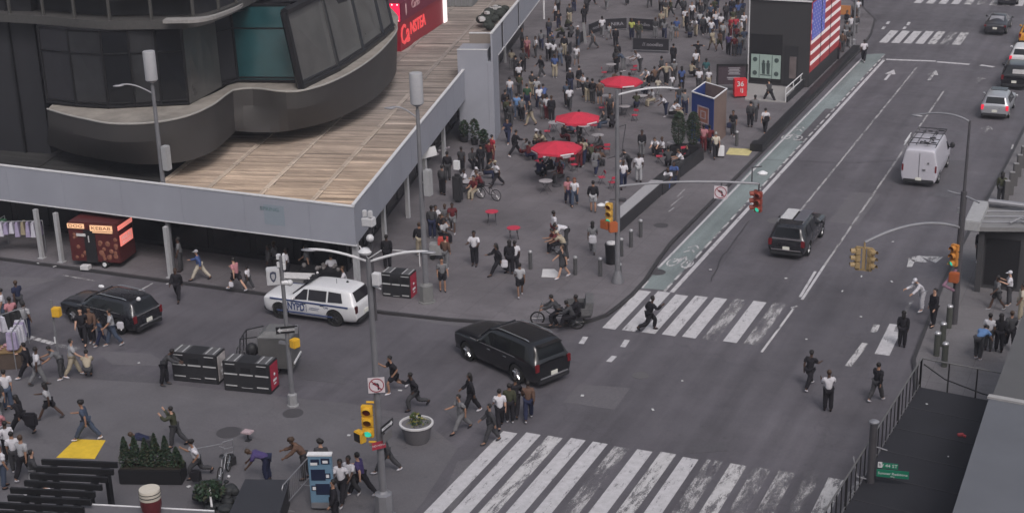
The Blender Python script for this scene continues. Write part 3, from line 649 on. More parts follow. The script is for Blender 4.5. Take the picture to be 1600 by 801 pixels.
# ground floor behind the shed, near black and set forward to imitate the shade there
m = MB(); g0 = CO + Vector((-2.4, 3.1, 0)) - ORI; gA = (LX - ORI.x, g0.y); g2 = g0 + BD * 60
m.prism([(gA[0], gA[1]), (g0.x, g0.y), (g2.x, g2.y), (g2.x - 40, g2.y), (gA[0], gA[1] + 40)], 0.1, ZD - .36); m.build('ground_floor', mat('shopfront_shade_black', (.008, .008, .010), .35), bld, smooth=False)
m = MB()
for i in range(12): m.box(g0.x - 1.6 - i * 2.6, g0.y - .03, 1.7, 2.2, .05, 2.6)
for i in range(18):
    p = g0 + BD * (1.6 + i * 2.6) + BN * .03; m.box(p.x, p.y, 1.7, 2.2, .05, 2.6, rz=math.atan2(BD.y, BD.x))
m.build('shop_window', GLASS, bld, smooth=False)
# extra bits on the far deck: grey plant unit
m = MB(); p = G(705, 14, ZD); t = thing('roof_unit', 'grey metal roof unit standing on the far end of the boarded deck', 'roof unit', p, R(15))
m.box(0, 2, 1.0, 3.2, 2.4, 2.0, bev=.05); m.build('cabinet', mat('unit_grey', (.17, .175, .18), .6), t)
m = MB()
for i in range(6): m.box(-1.2 + i * .48, .77, 1.0, .05, .05, 1.7)
m.build('louvre', STEEL, t)
rs = random.Random(3)
t = thing('junk_pile', 'heap of dark bags and white boxes behind the raised fascia', 'junk pile', G(755, 50, ZD))
m = MB()
for i in range(40):
    k = rs.random(); p = BD * (k * 7.5) + BN * rs.uniform(-.6, .6); m.ball((p.x, p.y, .3 + rs.uniform(0, .25)), rs.uniform(.22, .42), (1, 1, .8), seg=7)
m.build('dark_bags', mat('bag_green_black', (.025, .03, .026), .7), t)
m = MB()
for i in range(9):
    k = rs.random(); p = BD * (k * 7) + BN * rs.uniform(-.5, .4); m.box(p.x, p.y, .72, .35, .28, .2, rz=k * 5)
m.build('white_boxes', OFFW, t)
# ------------------------------------------------------------------ lit red sign building on the deck
CARD = mat('sign_dark_red', (.16, .01, .02), .4, emit=(.5, .02, .04), estr=.12); CRED = mat('sign_lit_red', (.7, .01, .04), .4, var=0, emit=(1, .02, .09), estr=.9)
LEDW = mat('lit_white', (.8, .75, .75), .4, var=0, emit=(1, .85, .85), estr=.85); LETR = mat('sign_letter_red', (.5, .02, .03), .35, var=0, emit=(1, .12, .12), estr=.5)
a = G(627, 81, ZD); b = G(693, 36, ZD); u = (b - a).normalized(); Ls = (b - a).length; v_ = Vector((-u.y, u.x, 0)); au = math.atan2(u.y, u.x)
t = thing('lit_sign_box', 'red illuminated two-tier sign box standing on the deck beside the curved building', 'illuminated sign', a, au)
m = MB(); m.box(Ls / 2, 1.6, 1.05, Ls, 3.2, 2.1); m.build('lower_box', CARD, t, smooth=False)
m = MB(); m.box(Ls / 2 + .1, 1.6, 2.75, Ls + .3, 3.5, 1.3); m.build('upper_box', mat('sign_plum', (.10, .012, .03), .4, emit=(.3, .02, .06), estr=.12), t, smooth=False)
m = MB(); m.text('Ca', 2.0, UP((1.0, -.03, 1.0), -PI / 2), depth=.03, bold=.02, width=1.9); m.text('NSTEA', 1.2, UP((4.0, -.03, 1.15), -PI / 2), depth=.03, bold=.02, width=3.6); m.build('lettering', LETR, t)
m = MB(); m.text('Carlo', .8, UP((3.2, -.18, 2.85), -PI / 2), depth=.02, width=1.8); m.ball((1.0, -.18, 2.8), .16, (1, .3, 2.8), seg=10); m.build('upper_lettering', mat('pinkish_letter', (.5, .3, .32), .5), t)
m = MB(); m.box(-.07, 1.6, 2.75, .04, 3.3, 1.25); m.build('front_panel', CRED, t, smooth=False)
m = MB(); m.tube((-.12, .9, 2.45), (-.12, 2.2, 3.0), .24, n=12); m.ball((-.12, .9, 2.45), .24, (1, 1, 1)); m.ball((-.12, 2.2, 3.0), .24)
for i in range(9):
    for z in (2.2, 3.3): m.ball((-.1, .1 + i * .38, z), .06, seg=6)
m.build('bulbs_and_shape', LEDW, t)
m = MB(); m.box(Ls + .36, -.05, 1.5, .7, .12, 3.0); m.build('white_panel', LEDW, t, smooth=False)
m = MB()
for i in range(6): m.path([(-.03, .3, .3 + i * .3), (-.03, 2.9, .34 + i * .3)], .03, n=5)
m.build('neon_line', LETR, t)

# ------------------------------------------------------------------ the thin city haze over the square
hm = bpy.data.materials.new('haze_air'); hm.use_nodes = True; ht = hm.node_tree; ht.nodes.remove(ht.nodes['Principled BSDF'])
pv = ht.nodes.new('ShaderNodeVolumePrincipled'); pv.inputs['Color'].default_value = (.80, .80, .90, 1); pv.inputs['Density'].default_value = 0.0007; pv.inputs['Anisotropy'].default_value = 0.2
ht.links.new(pv.outputs[0], ht.nodes['Material Output'].inputs['Volume'])
m = MB(); m.box(-20, 100, 54, 260, 330, 110); m.build('haze', hm, kind='stuff', smooth=False)
# ------------------------------------------------------------------ recruiting booth with the flag wall
def booth():
    a = G(1168, 130, KH); b = G(1263, 137, KH); c = G(1309, 92, KH)
    ux = (b - a); W = ux.length; u = ux.normalized(); an = math.atan2(u.y, u.x)
    t = thing('recruiting_booth', 'dark metal booth with big striped flag screen on its right side', 'booth', a, an)
    v = c - b; M = Matrix.Rotation(-an, 4, 'Z'); vl = M @ v; Hh = 6.2
    m = MB(); m.prism([(0, 0), (W, 0), (W + vl.x, vl.y), (vl.x, vl.y)], 0.0, Hh); m.build('wall', mat('booth_dark', (.034, .033, .036), .55, var=.08), t, smooth=False)
    m = MB(); m.box(W / 2 - .02, -.06, Hh + .05, W + .1, .14, .1); m.box(.02, -.04, Hh / 2, .06, .1, Hh); m.build('edge_trim', FAST, t, smooth=False)
    # opening with lit panel
    m = MB(); m.box(1.35, -.03, 1.95, 2.35, .05, 3.5); m.build('doorway_recess', BLK, t, smooth=False)
    gl = mat('pale_green_panel', (.22, .27, .25), .4, emit=(.4, .55, .5), estr=.12); dk = mat('emblem_dark', (.05, .07, .07), .5)
    m = MB(); m.box(1.35, -.08, 1.35, 2.2, .04, 1.75); f = m.build('window_panel', gl, t, smooth=False)
    m = MB()
    for x in (.55, 2.15):
        for z in (.85, 1.85): m.tube((x, -.10, z), (x, -.12, z), .17, n=18)
    m.box(.88, -.105, 1.35, .04, .02, 1.7); m.box(1.82, -.105, 1.35, .04, .02, 1.7)
    for dx in (-.16, .18): m.ball((1.35 + dx, -.11, 1.72), .1, (1, .2, 1.2), seg=10); m.hull8([(1.35 + dx - .08, -.105, .8), (1.35 + dx + .12, -.105, .8), (1.35 + dx + .14, -.105, 1.62), (1.35 + dx - .14, -.105, 1.62)], [(1.35 + dx - .08, -.125, .8), (1.35 + dx + .12, -.125, .8), (1.35 + dx + .14, -.125, 1.62), (1.35 + dx - .14, -.125, 1.62)])
    m.box(1.35, -.11, .72, .8, .02, .06); m.build('emblem', dk, f)
    m = MB(); m.box(3.2, -.04, 1.5, 1.0, .05, 2.9); m.build('door', DARK, t, smooth=False)
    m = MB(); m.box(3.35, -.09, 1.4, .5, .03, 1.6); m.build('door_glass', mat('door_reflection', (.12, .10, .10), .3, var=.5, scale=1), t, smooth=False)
    # flag on the right face
    p0 = Vector((W, 0, 0)); Lv = vl.length; fd = Vector((vl.x, vl.y, 0)).normalized(); nr = Vector((fd.y, -fd.x, 0))
    def panel(s0, s1, z0, z1, off, dep=.03):
        q = [p0 + fd * s + nr * off + Vector((0, 0, z)) for s, z in ((s0, z0), (s1, z0), (s1, z1), (s0, z1))]
        return q, [k + nr * dep for k in q]
    fr = mat('flag_red', (.22, .02, .025), .4, emit=(.7, .08, .08), estr=.16); fw = mat('flag_white', (.55, .5, .5), .4, emit=(1, .85, .85), estr=.3); fb = mat('flag_blue', (.06, .07, .24), .4, emit=(.15, .2, .9), estr=.22)
    Zb, Zt = 1.15, 6.1; n = 13; hh = (Zt - Zb) / n
    mr_, mw = MB(), MB()
    for i in range(n):
        s0 = .12; (mw if i % 2 else mr_).hull8(*panel(s0, Lv - .05, Zb + i * hh + (.07 if i % 2 else 0), Zb + (i + 1) * hh - (.07 if i % 2 else 0), .02 + (.012 if i % 2 else 0)))
    mr_.hull8(*panel(.05, Lv, Zb - .1, Zt + .05, .005, .01))
    mr_.build('red_stripes', fr, t, smooth=False); mw.build('white_stripes', fw, t, smooth=False)
    m = MB(); m.hull8(*panel(.12, Lv * .42, Zb + hh * 6, Zt, .06)); m.build('blue_field', fb, t, smooth=False)
    m = MB()
    for i in range(9):
        for j in range(6 - (i % 2)):
            s = .35 + (Lv * .42 - .5) * (j + .5 * (i % 2)) / 5.6; z = Zb + hh * 6.4 + (Zt - Zb - hh * 6.8) * i / 8
            c = p0 + fd * s + nr * .1 + Vector((0, 0, z)); pts = []
            for k in range(10):
                r = .1 if k % 2 == 0 else .042; aa = PI / 2 + k * PI / 5; pts.append(c + fd * (r * math.cos(aa)) + Vector((0, 0, r * math.sin(aa))))
            f = m.poly(pts)
    m.build('stars', fw, t, smooth=False)
    m = MB()
    for s in (.3, .62): m.hull8(*panel(Lv * s, Lv * s + .05, Zb, Zt, .09))
    m.build('screen_joint', BLK, t, smooth=False)
    # pale forecourt slab and ramp rail
    q = [G(*c, KH) for c in ((1166, 131), (1243, 139), (1228, 161), (1164, 157))]
    m = MB(); m.prism([(p.x, p.y) for p in q], KH, KH + .06); o = m.build('entrance_slab', mat('pale_slab', (.26, .25, .25), .7, var=.15), smooth=False); tag(o, 'pale concrete slab in front of the dark booth doorway', 'slab')
    r0, r1 = G(1227, 160, KH), G(1262, 128, KH); t2 = thing('ramp_railing', 'two-bar steel ramp railing beside the booth with the flag', 'railing', r0)
    d = r1 - r0
    m = MB()
    for z in (.55, 1.0): m.path([(0, 0, z), (d.x, d.y, z)], .04)
    for k in (0, .33, .66, 1): m.tube((d.x * k, d.y * k, 0), (d.x * k, d.y * k, 1.0), .035)
    m.build('rail', FAST, t2); m = MB(); n_ = Vector((d.y, -d.x, 0)).normalized() * .08
    m.hull8([(n_.x, n_.y, 0), (d.x + n_.x, d.y + n_.y, 0), (d.x + n_.x, d.y + n_.y, .75), (n_.x, n_.y, .35)], [(2 * n_.x, 2 * n_.y, 0), (d.x + 2 * n_.x, d.y + 2 * n_.y, 0), (d.x + 2 * n_.x, d.y + 2 * n_.y, .75), (2 * n_.x, 2 * n_.y, .35)]); m.build('ramp_side', DARK, t2, smooth=False)
booth()

# ------------------------------------------------------------------ blue open-topped kiosk
def kiosk():
    a, b, c = G(1080, 217, KH), G(1114, 229, KH), G(1134, 212, KH); z = 3.1
    u = b - a; v = c - b; t = thing('blue_kiosk', 'open-topped kiosk with blue front, brown side and square poster', 'kiosk', a)
    def q(s, r): p = u * s + v * r; return Vector((p.x, p.y, 0))
    def wall(s0, r0, s1, r1, nm, mt, inward):
        p, k = q(s0, r0), q(s1, r1); i = inward
        m = MB(); m.hull8([p, k, k + i, p + i], [x + Vector((0, 0, z)) for x in (p, k, k + i, p + i)]); return m.build(nm, mt, t, smooth=False)
    iu, iv = u.normalized() * .07, v.normalized() * .07
    BL = mat('kiosk_blue', (.02, .045, .19), .5, var=.1); BR = mat('kiosk_brown', (.17, .12, .105), .6, var=.25, scale=1.2)
    wall(0, 0, 1, 0, 'front_wall', BL, iv); wall(1.0, .03, 1.0, 1, 'side_wall', BR, -iu); wall(0, .03, 0, 1, 'side_wall', BL, iu); wall(.02, 1, .98, 1, 'back_wall', BR, -iv)
    m = MB(); R4 = [q(0, 0), q(1, 0), q(1, 1), q(0, 1)]
    for i in range(4): m.tube(R4[i] + Vector((0, 0, z)), R4[(i + 1) % 4] + Vector((0, 0, z)), .055, n=6)
    m.build('top_rim', FAST, t)
    nf = Vector((v.x, v.y, 0)).normalized() * -.03
    m = MB(); p0, p1 = q(.28, 0) + nf, q(.80, 0) + nf
    for (x0, x1, z0, z1, mi) in ((0, 1, 1.35, 2.35, 0),): m.hull8([p0 + Vector((0, 0, z0)), p1 + Vector((0, 0, z0)), p1 + Vector((0, 0, z1)), p0 + Vector((0, 0, z1))], [p0 + nf + Vector((0, 0, z0)), p1 + nf + Vector((0, 0, z0)), p1 + nf + Vector((0, 0, z1)), p0 + nf + Vector((0, 0, z1))])
    m.build('poster', mat('poster_orange', (.34, .14, .10), .6, var=.5, scale=3), t, smooth=False)
    m = MB(); n2 = nf * 2.3
    for x0, x1, z0, z1 in ((.28, .32, 1.3, 2.4), (.76, .80, 1.3, 2.4), (.28, .80, 2.32, 2.4), (.28, .80, 1.3, 1.38), (.42, .66, 1.6, 1.66), (.42, .66, 2.05, 2.11), (.42, .46, 1.6, 2.1), (.62, .66, 1.6, 2.1)):
        A, B = q(x0, 0) + n2, q(x1, 0) + n2; m.hull8([A + Vector((0, 0, z0)), B + Vector((0, 0, z0)), B + Vector((0, 0, z1)), A + Vector((0, 0, z1))], [k + nf * .4 for k in (A + Vector((0, 0, z0)), B + Vector((0, 0, z0)), B + Vector((0, 0, z1)), A + Vector((0, 0, z1)))])
    m.build('poster_frame', mat('pinkish_white', (.42, .36, .40), .6), t, smooth=False)
    m = MB(); A, B = q(.22, 0) + nf * 1.2, q(.62, 0) + nf * 1.2; m.hull8([A + Vector((0, 0, .35)), B + Vector((0, 0, .35)), B + Vector((0, 0, 1.28)), A + Vector((0, 0, 1.28))], [k + nf for k in (A + Vector((0, 0, .35)), B + Vector((0, 0, .35)), B + Vector((0, 0, 1.28)), A + Vector((0, 0, 1.28)))]); m.build('lower_poster', mat('poster_pink', (.28, .16, .17), .6, var=.3), t, smooth=False)
    m = MB(); p = q(.55, .5); m.ball((p.x, p.y, 2.2), .55, (1, 1, .5)); m.build('inner_dome', mat('dome_grey', (.22, .2, .18), .7), t)
kiosk()

# ------------------------------------------------------------------ banner barriers
def banner(a, b, h, label, words, back=.0, hz=0.1, side=1):
    a = G(*a, KH); b = G(*b, KH); d = b - a; L = d.length; an = math.atan2(d.y, d.x)
    t = thing('banner_barrier', label, 'barrier', a, an, 'black banner barriers on the plaza')
    m = MB(); m.box(L / 2, 0, hz + h / 2, L, .05, h, bev=.02); m.build('banner', BANM, t, smooth=False)
    m = MB()
    for x in (.04, L - .04): m.tube((x, 0, 0), (x, 0, hz + h + .03), .03); m.box(x, 0, .03, .08, .6, .05)
    m.path([(.04, 0, hz), (L - .04, 0, hz)], .025); m.build('stand', STEEL, t)
    if words: m = MB(); m.text(words, .42, UP((L * .55, -.035, hz + h * .5), -PI / 2), depth=.003, width=min(L * .55, 1.9)); m.build('lettering', GREYL, t)
BANM = mat('banner_black', (.014, .013, .018), .6, var=.2); GREYL = mat('banner_letter_grey', (.28, .27, .30), .6)
banner((919, 58), (944, 48), .95, 'angled black banner barrier nearest the far raised fascia', 'noodles')
banner((945, 49), (980, 47), .95, 'black banner barrier left of the person in yellow top', 'NIRA')
banner((983, 47), (1022, 50), .95, 'black banner barrier behind the person in yellow top', 'noodles')
banner((988, 82), (1046, 84), .95, 'frontmost black banner barrier standing alone in the plaza', '// noodles', hz=.22)
banner((899, 76), (914, 64), .9, 'short dark banner barrier left of the long banner row', None)
banner((887, 92), (893, 84), .95, 'very short dark banner barrier end with white stripe, furthest left of all', None)
# info board and red crates next to the booth
t = thing('info_board', 'wide black framed information board left of the dark booth', 'board', G(1119, 143, KH), heading(1119, 143, 0, KH))
m = MB()
for x in (0.06, 2.15): m.box(x, 0, 1.0, .14, .12, 2.0)
m.box(1.1, 0, 1.93, 2.2, .12, .16); m.build('frame', BLK, t, smooth=False)
m = MB(); m.box(1.1, 0, 1.2, 1.95, .05, 1.35); m.build('panel', mat('board_panel', (.05, .035, .045), .5, var=.3), t, smooth=False)
m = MB()
for i in range(5): m.box(1.25, -.035, 1.72 - i * .11, .85 - (i % 2) * .15, .02, .05)
m.box(1.2, -.035, 1.02, .9, .02, .08); m.box(1.2, -.035, .9, .8, .02, .05); m.build('printing', mat('print_grey', (.3, .29, .32), .6), t, smooth=False)
t = thing('folding_sign', 'white framed folding display stand between black board and booth', 'display stand', G(1156, 140, KH), heading(1156, 140, 40, KH))
m = MB(); m.path([(0, 0, 0), (.1, 0, 1.6), (.9, .0, 1.7), (.95, 0, 0)], .035); m.path([(0, .4, 0), (.1, 0, 1.6)], .03); m.path([(.9, .4, 0), (.9, 0, 1.7)], .03); m.build('stand_frame', FAST, t)
t = thing('drink_cart', 'bright red drinks stand with white scribbled lettering beside the booth', 'cart', G(1146, 152, KH), heading(1146, 152, 5, KH))
m = MB(); m.box(.45, 0, .72, .9, .6, 1.25, bev=.03); m.build('cabinet', mat('crate_red', (.5, .02, .03), .5), t)
m = MB(); m.text('36', .5, UP((.42, -.31, 1.0), -PI / 2), depth=.01, bold=.01); m.text('1J', .34, UP((.5, -.31, .55), -PI / 2), depth=.01, bold=.01); m.build('lettering', OFFW, t)
m = MB(); [m.tube((x, -.2, .09), (x, .2, .09), .09) for x in (.15, .75)]; m.build('wheel', RUBBER, t)

# ------------------------------------------------------------------ poles, lamps, signals
def lamp_arm(m, z, ang, reach, rise, r=.045, head=True):
    pts = []
    for i in range(9):
        k = i / 8; pts.append((math.cos(ang) * reach * k, math.sin(ang) * reach * k, z + rise * math.sin(k * PI * .62)))
    m.path(pts, r, n=8); e = Vector(pts[-1]); return e
def armhead(t, e, ang):
    m = MB(); m.ball((e.x, e.y, e.z - .02), .17, (1.6, .6, .32), M=Matrix.Rotation(ang, 4, 'Z')); m.build('lamp_head', STEEL, t)
def octo_base(t, r, h, mt=STEEL):
    m = MB(); m.lathe([(r * 1.25, 0), (r * 1.25, .05), (r, .07), (r * .96, h), (r * .6, h + .04), (r * .45, h + .12)], n=8); m.build('base', mt, t)
def signal(parent, loc, face, n=3, lit=2, col=YEL, sz=.32):
    """three-light signal head: housing with visors, looking along 'face'"""
    M = Matrix.Translation(loc) @ Matrix.Rotation(face, 4, 'Z')
    m = MB()
    for i in range(n): m.box(0, 0, -i * sz, .22, sz * .98, sz * .96, bev=.03, mtx=M)
    s = m.build('signal_head', col, parent)
    m = MB()
    for i in range(n):
        c = M @ Vector((.11, 0, -i * sz)); e = M @ Vector((.30, 0, -i * sz - .0)); m.mi = 0
        g = bmesh.ops.create_cone(m.bm, cap_ends=False, segments=14, radius1=sz * .40, radius2=sz * .38, depth=.2)
        mm = M @ Matrix.Translation((.2, 0, -i * sz)) @ Matrix.Rotation(PI / 2, 4, 'Y'); bmesh.ops.transform(m.bm, matrix=mm, verts=g['verts'])
        low = [v for v in g['verts'] if (M.inverted() @ v.co).z < -i * sz - sz * .24]; bmesh.ops.delete(m.bm, geom=low, context='VERTS')
    m.build('visor', col, s)
    for i in range(n):
        m = MB(); m.tube(M @ Vector((.105, 0, -i * sz)), M @ Vector((.125, 0, -i * sz)), sz * .36, n=16); m.build('lens', (LENSR, LENSA, GREENL)[i] if (i == lit or i < 2) else BLK, s)
    return s
def no_left(parent, loc, face, s=.62, arrowdir=1):
    M = Matrix.Translation(loc) @ Matrix.Rotation(face, 4, 'Z') @ Matrix.Rotation(PI / 2, 4, 'Z') @ Matrix.Rotation(PI / 2, 4, 'X')
    m = MB(); m.box(0, 0, 0, s, s, .015, mtx=M); b = m.build('no_left_turn_sign', mat('sign_white', (.55, .5, .53), .5), parent, smooth=False)
    m = MB()
    def q(pts, z=.012): m.poly([M @ Vector((x * s, y * s, z)) for x, y in pts])
    q([(.06, -.3), (.16, -.3), (.16, .02), (.06, .02)]); q([(.06, .0), (.16, .02), (.10, .14), (-.06, .14), (-.06, .05), (.04, .05)]); q([(-.05, .22), (-.05, -.02), (-.24, .10)]); m.build('arrow', BLK, b, smooth=False)
    m = MB()
    for i in range(28):
        a0, a1 = 2 * PI * i / 28, 2 * PI * (i + 1) / 28; m.poly([M @ Vector((r * s * math.cos(a), r * s * math.sin(a), .016)) for r, a in ((.40, a0), (.46, a0), (.46, a1), (.40, a1))])
    m.poly([M @ Vector((x * s, y * s, .018)) for x, y in ((-.32, .27), (-.27, .32), (.32, -.27), (.27, -.32))]); m.build('prohibition_ring', mat('sign_ring_red', (.25, .03, .05), .5), b, smooth=False)
    return b
def plate_sign(parent, name, loc, face, w, h, col, words, wc, size=None, arrow_=0):
    m = MB(); M = Matrix.Translation(loc) @ Matrix.Rotation(face, 4, 'Z'); m.box(0, 0, 0, .015, w, h, mtx=M); b = m.build(name, col, parent, smooth=False)
    m = MB(); off = M @ Vector((.012, 0, 0))
    T_ = Matrix.Translation(off) @ Matrix.Rotation(face + PI / 2, 4, 'Z') @ Matrix.Rotation(PI / 2, 4, 'X')
    if arrow_:
        m.poly([T_ @ Vector((x * w, y * h, .002)) for x, y in ((-.44 * arrow_, 0), (-.30 * arrow_, .38), (-.30 * arrow_, .18), (.44 * arrow_, .18), (.44 * arrow_, -.18), (-.30 * arrow_, -.18), (-.30 * arrow_, -.38))])
        m.build('arrow', wc, b, smooth=False); m = MB(); m.text(words, size or h * .3, T_ @ Matrix.Translation((.05 * w * arrow_, 0, .006)), depth=.001, width=w * .5); m.build('lettering', BLK, b)
    elif words: m.text(words, size or h * .6, T_, depth=.002); m.build('lettering', wc, b)
    return b
def antenna(name, px, py, top, cyl, label, arm_z, arm_dir, arm_len, boxz, mt=POLE, base=True, zb=KH):
    g = G(px, py, zb); t = thing(name, label, 'street lamp', g, 0)
    m = MB(); m.tube((0, 0, 0), (0, 0, top - cyl - .25), .15, .085, n=14); m.tube((0, 0, top - cyl - .25), (0, 0, top - cyl), .06); m.build('pole', mt, t)
    m = MB(); m.lathe([(.06, -.12), (.25, 0), (.30, .05), (.30, cyl - .05), (.28, cyl), (.1, cyl + .01)], (0, 0, top - cyl), n=24); m.build('antenna_cylinder', mat('antenna_grey', (.30, .30, .32), .6, var=.08), t)
    m = MB(); e = lamp_arm(m, arm_z, arm_dir, arm_len, .55, .04); m.build('lamp_arm', STEEL, t); armhead(t, e, arm_dir)
    m = MB(); m.box(.36, 0, boxz, .34, .38, 1.25, bev=.04); m.box(.14, 0, boxz, .2, .1, .1); m.build('equipment_box', mat('box_grey', (.29, .29, .30), .6), t)
    if base: octo_base(t, .34, .85, mat('pole_base', (.15, .15, .15), .6))
    return t
def adir(px, py, deg): return heading(px, py, deg)
antenna('antenna_pole', 667, 471, 11.0, 1.45, 'tall grey lamp pole with antenna cylinder standing on plaza beside shed side', 8.9, adir(667, 471, 180), 1.25, 5.9)
antenna('antenna_pole', 270, 421, 11.2, 1.45, 'grey lamp pole with antenna cylinder rising through shed deck below dark building', 9.1, adir(272, 437, 190), 1.6, 5.9, base=False)
# tall twin-arm lamp with signals (foreground)
g = G(601, 806, 0); t = thing('signal_lamp_post', 'tall twin-armed lamp post with traffic signal and signs in the foreground', 'traffic light', g, 0); zc = lambda y: ZAT(601, 806, y)
m = MB(); m.tube((0, 0, 0), (0, 0, zc(405)), .135, .09, n=14); m.build('pole', POLE, t)
m = MB(); m.tube((.1, .06, zc(500)), (.1, .06, zc(348)), .055); m.build('camera_mast', DPOLE, t)
octo_base(t, .33, .9)
zz = zc(404)
for ang in (adir(601, 500, 176), adir(601, 500, -3)):
    m = MB(); pts = [(math.cos(ang) * 1.98 * k, math.sin(ang) * 1.98 * k, zz - .1 + .38 * math.sin(k * PI * .55)) for k in [i / 8 for i in range(9)]]; m.path(pts, .045); m.build('lamp_arm', FAST, t); armhead(t, Vector(pts[-1]), ang)
m = MB(); m.path([(0, 0, zz), (-.25, -.1, zz + .45)], .02); m.path([(0, 0, zz), (.5, 0, zz + .35)], .02); m.lathe([(.02, .0), (.2, .02), (.24, .1), (.12, .2), (.02, .22)], (-.1, .0, zz + .15), n=16); m.build('arm_brace', FAST, t)
zt = zc(350); m = MB(); m.box(.1, .0, zt + .1, .4, .3, .3, bev=.03); m.box(.0, -.05, zt + .38, .14, .12, .22, bev=.02); m.box(.2, -.05, zt + .38, .14, .12, .22, bev=.02); m.ball((.18, -.12, zt - .42), .13); m.build('camera_cluster', mat('camera_white', (.5, .5, .52), .45), t)
m = MB(); m.box(.32, -.1, zc(432), .26, .22, .42, bev=.02); m.path([(.1, 0, zc(445)), (.45, -.1, zc(447))], .03); m.build('control_box', FAST, t)
cf = math.atan2(-g.y, -g.x)
no_left(t, Vector((math.cos(cf) * .17, math.sin(cf) * .17, zc(598))), cf, .56)
signal(t, Vector((-.36, -.12, zc(641))), cf - .15, lit=2, sz=.40)
m = MB(); m.path([(0, 0, zc(628)), (-.36, -.12, zc(628))], .04); m.path([(0, 0, zc(690)), (-.36, -.12, zc(690))], .04); m.build('signal_bracket', YEL, t)
m = MB(); M_ = Matrix.Translation((-.62, -.25, zc(681))) @ Matrix.Rotation(cf - .9, 4, 'Z'); m.box(0, 0, 0, .26, .40, .40, bev=.03, mtx=M_); s_ = m.build('pedestrian_signal', YEL, t); m = MB(); m.box(.14, 0, 0, .02, .3, .3, mtx=M_); m.build('lens', BLK, s_)
plate_sign(t, 'one_way_sign', Vector((.30, .02, zc(663))), cf + 1.0, .8, .26, BLK, 'ONE WAY', WHITE, arrow_=-1)
plate_sign(t, 'grey_sign', Vector((.30, .02, zc(679))), cf + 1.0, .6, .3, mat('sign_back', (.12, .115, .12), .6), None, WHITE)
plate_sign(t, 'red_sign', Vector((.08, -.22, zc(690))), cf + .35, .5, .28, mat('sign_dull_red', (.3, .03, .05), .6), 'NO HONK', WHITE, size=.1)
# pole with police box and one way sign
g = G(458, 633, .005); t = thing('police_box_pole', 'pole with white police shield box, one-way sign and yellow signal', 'pole', g, 0); zc = lambda y: ZAT(458, 633, y)
m = MB(); m.tube((0, 0, 0), (0, 0, zc(400)), .11, .07, n=12); m.build('pole', POLE, t); octo_base(t, .2, .5, mat('pole_base_grey', (.24, .24, .25), .6))
cf = math.atan2(-g.y, -g.x); 
zb = zc(431); ca = adir(458, 600, 180)
M_ = Matrix.Translation((math.cos(ca) * .36, math.sin(ca) * .36, zb)) @ Matrix.Rotation(cf, 4, 'Z'); m = MB(); m.box(0, 0, 0, .42, .52, .66, bev=.03, mtx=M_); b_ = m.build('police_box', mat('police_box_white', (.42, .42, .44), .5, var=.08), t)
m = MB(); sh = [(-.10, .15), (0, .19), (.10, .15), (.11, 0), (.06, -.13), (0, -.19), (-.06, -.13), (-.11, 0)]
T_ = M_ @ Matrix.Translation((.215, 0, .04)) @ Matrix.Rotation(PI / 2, 4, 'Z') @ Matrix.Rotation(PI / 2, 4, 'X'); m.poly([T_ @ Vector((x * 1.15, y * 1.2, .004)) for x, y in sh]); m.build('shield_emblem', mat('shield_blue', (.05, .055, .09), .5), b_, smooth=False)
m = MB(); m.poly([T_ @ Vector((x * .7, y * .7, .008)) for x, y in sh]); m.build('shield_centre', mat('shield_grey', (.3, .3, .32), .5), b_, smooth=False)
m = MB(); m.tube(M_ @ Vector((.1, .3, -.26)), M_ @ Vector((.1, .62, -.3)), .1); m.ball(M_ @ Vector((.1, .62, -.3)), .13);  m.build('camera_tube', mat('camera_white', (.5, .5, .5)), t)
for i, (zz_, dx) in enumerate(((zc(402), .14), (zc(414), .14))): m = MB(); m.box(dx, 0, zz_, .1, .28, .3, rz=.5, bev=.02); m.box(-.1, 0, zz_ + .02, .12, .14, .2); m.build('small_camera', FAST, t)
plate_sign(t, 'one_way_sign', Vector((math.cos(cf) * .13, math.sin(cf) * .13 - .0, zc(513))), cf, .86, .30, BLK, 'ONE WAY', mat('sign_grey_white', (.42, .42, .44), .5), arrow_=1)
M_ = Matrix.Translation((.36, -.05, zc(533))) @ Matrix.Rotation(cf + .7, 4, 'Z'); m = MB(); m.box(0, 0, 0, .3, .34, .36, bev=.03, mtx=M_); m.build('pedestrian_signal', YEL, t)
m = MB(); m.box(.36, .15, zc(514), .12, .36, .24, rz=.5); m.path([(0, 0, zc(516)), (.4, .1, zc(516))], .03); m.box(-.14, 0, zc(536), .5, .14, .1); m.build('bracket', STEEL, t)
# signal pole at the plaza corner
g = G(965, 441, KH); t = thing('signal_pole', 'signal pole on plaza corner with lamp arm and long mast arm over bike lane', 'traffic light', g, 0); zc = lambda y: ZAT(965, 441, y)
m = MB(); m.tube((0, 0, 0), (0, 0, zc(142)), .14, .08, n=14); m.build('pole', POLE, t)
m = MB(); m.lathe([(.3, 0), (.3, .1), (.22, .35), (.15, .6)], n=12); m.build('base', POLE, t)
m = MB(); ang = adir(965, 441, 0) - .05; e = lamp_arm(m, zc(150), ang, 2.6, .35, .045); m.build('lamp_arm', FAST, t); armhead(t, e, ang)
m = MB(); a0 = heading(1060, 330, -3); E = G(1186, 291, 5.0) - g; A0 = Vector((0, 0, zc(292) - .0)); mid = A0.lerp(Vector((E.x, E.y, zc(292) + .1)), .45) + Vector((0, 0, .35)); EE = Vector((E.x, E.y, 5.0))
pts = [A0 * (1 - k) ** 2 + mid * 2 * k * (1 - k) + EE * k ** 2 for k in [i / 10 for i in range(11)]]; m.path(pts, .06); m.build('mast_arm', STEEL, t)
fc = math.atan2(-1, -.1)
p = Vector(pts[7]) * .45 + Vector(pts[8]) * .55; no_left(t, p + Vector((0, -.12, -.48)), fc + .25, .62)
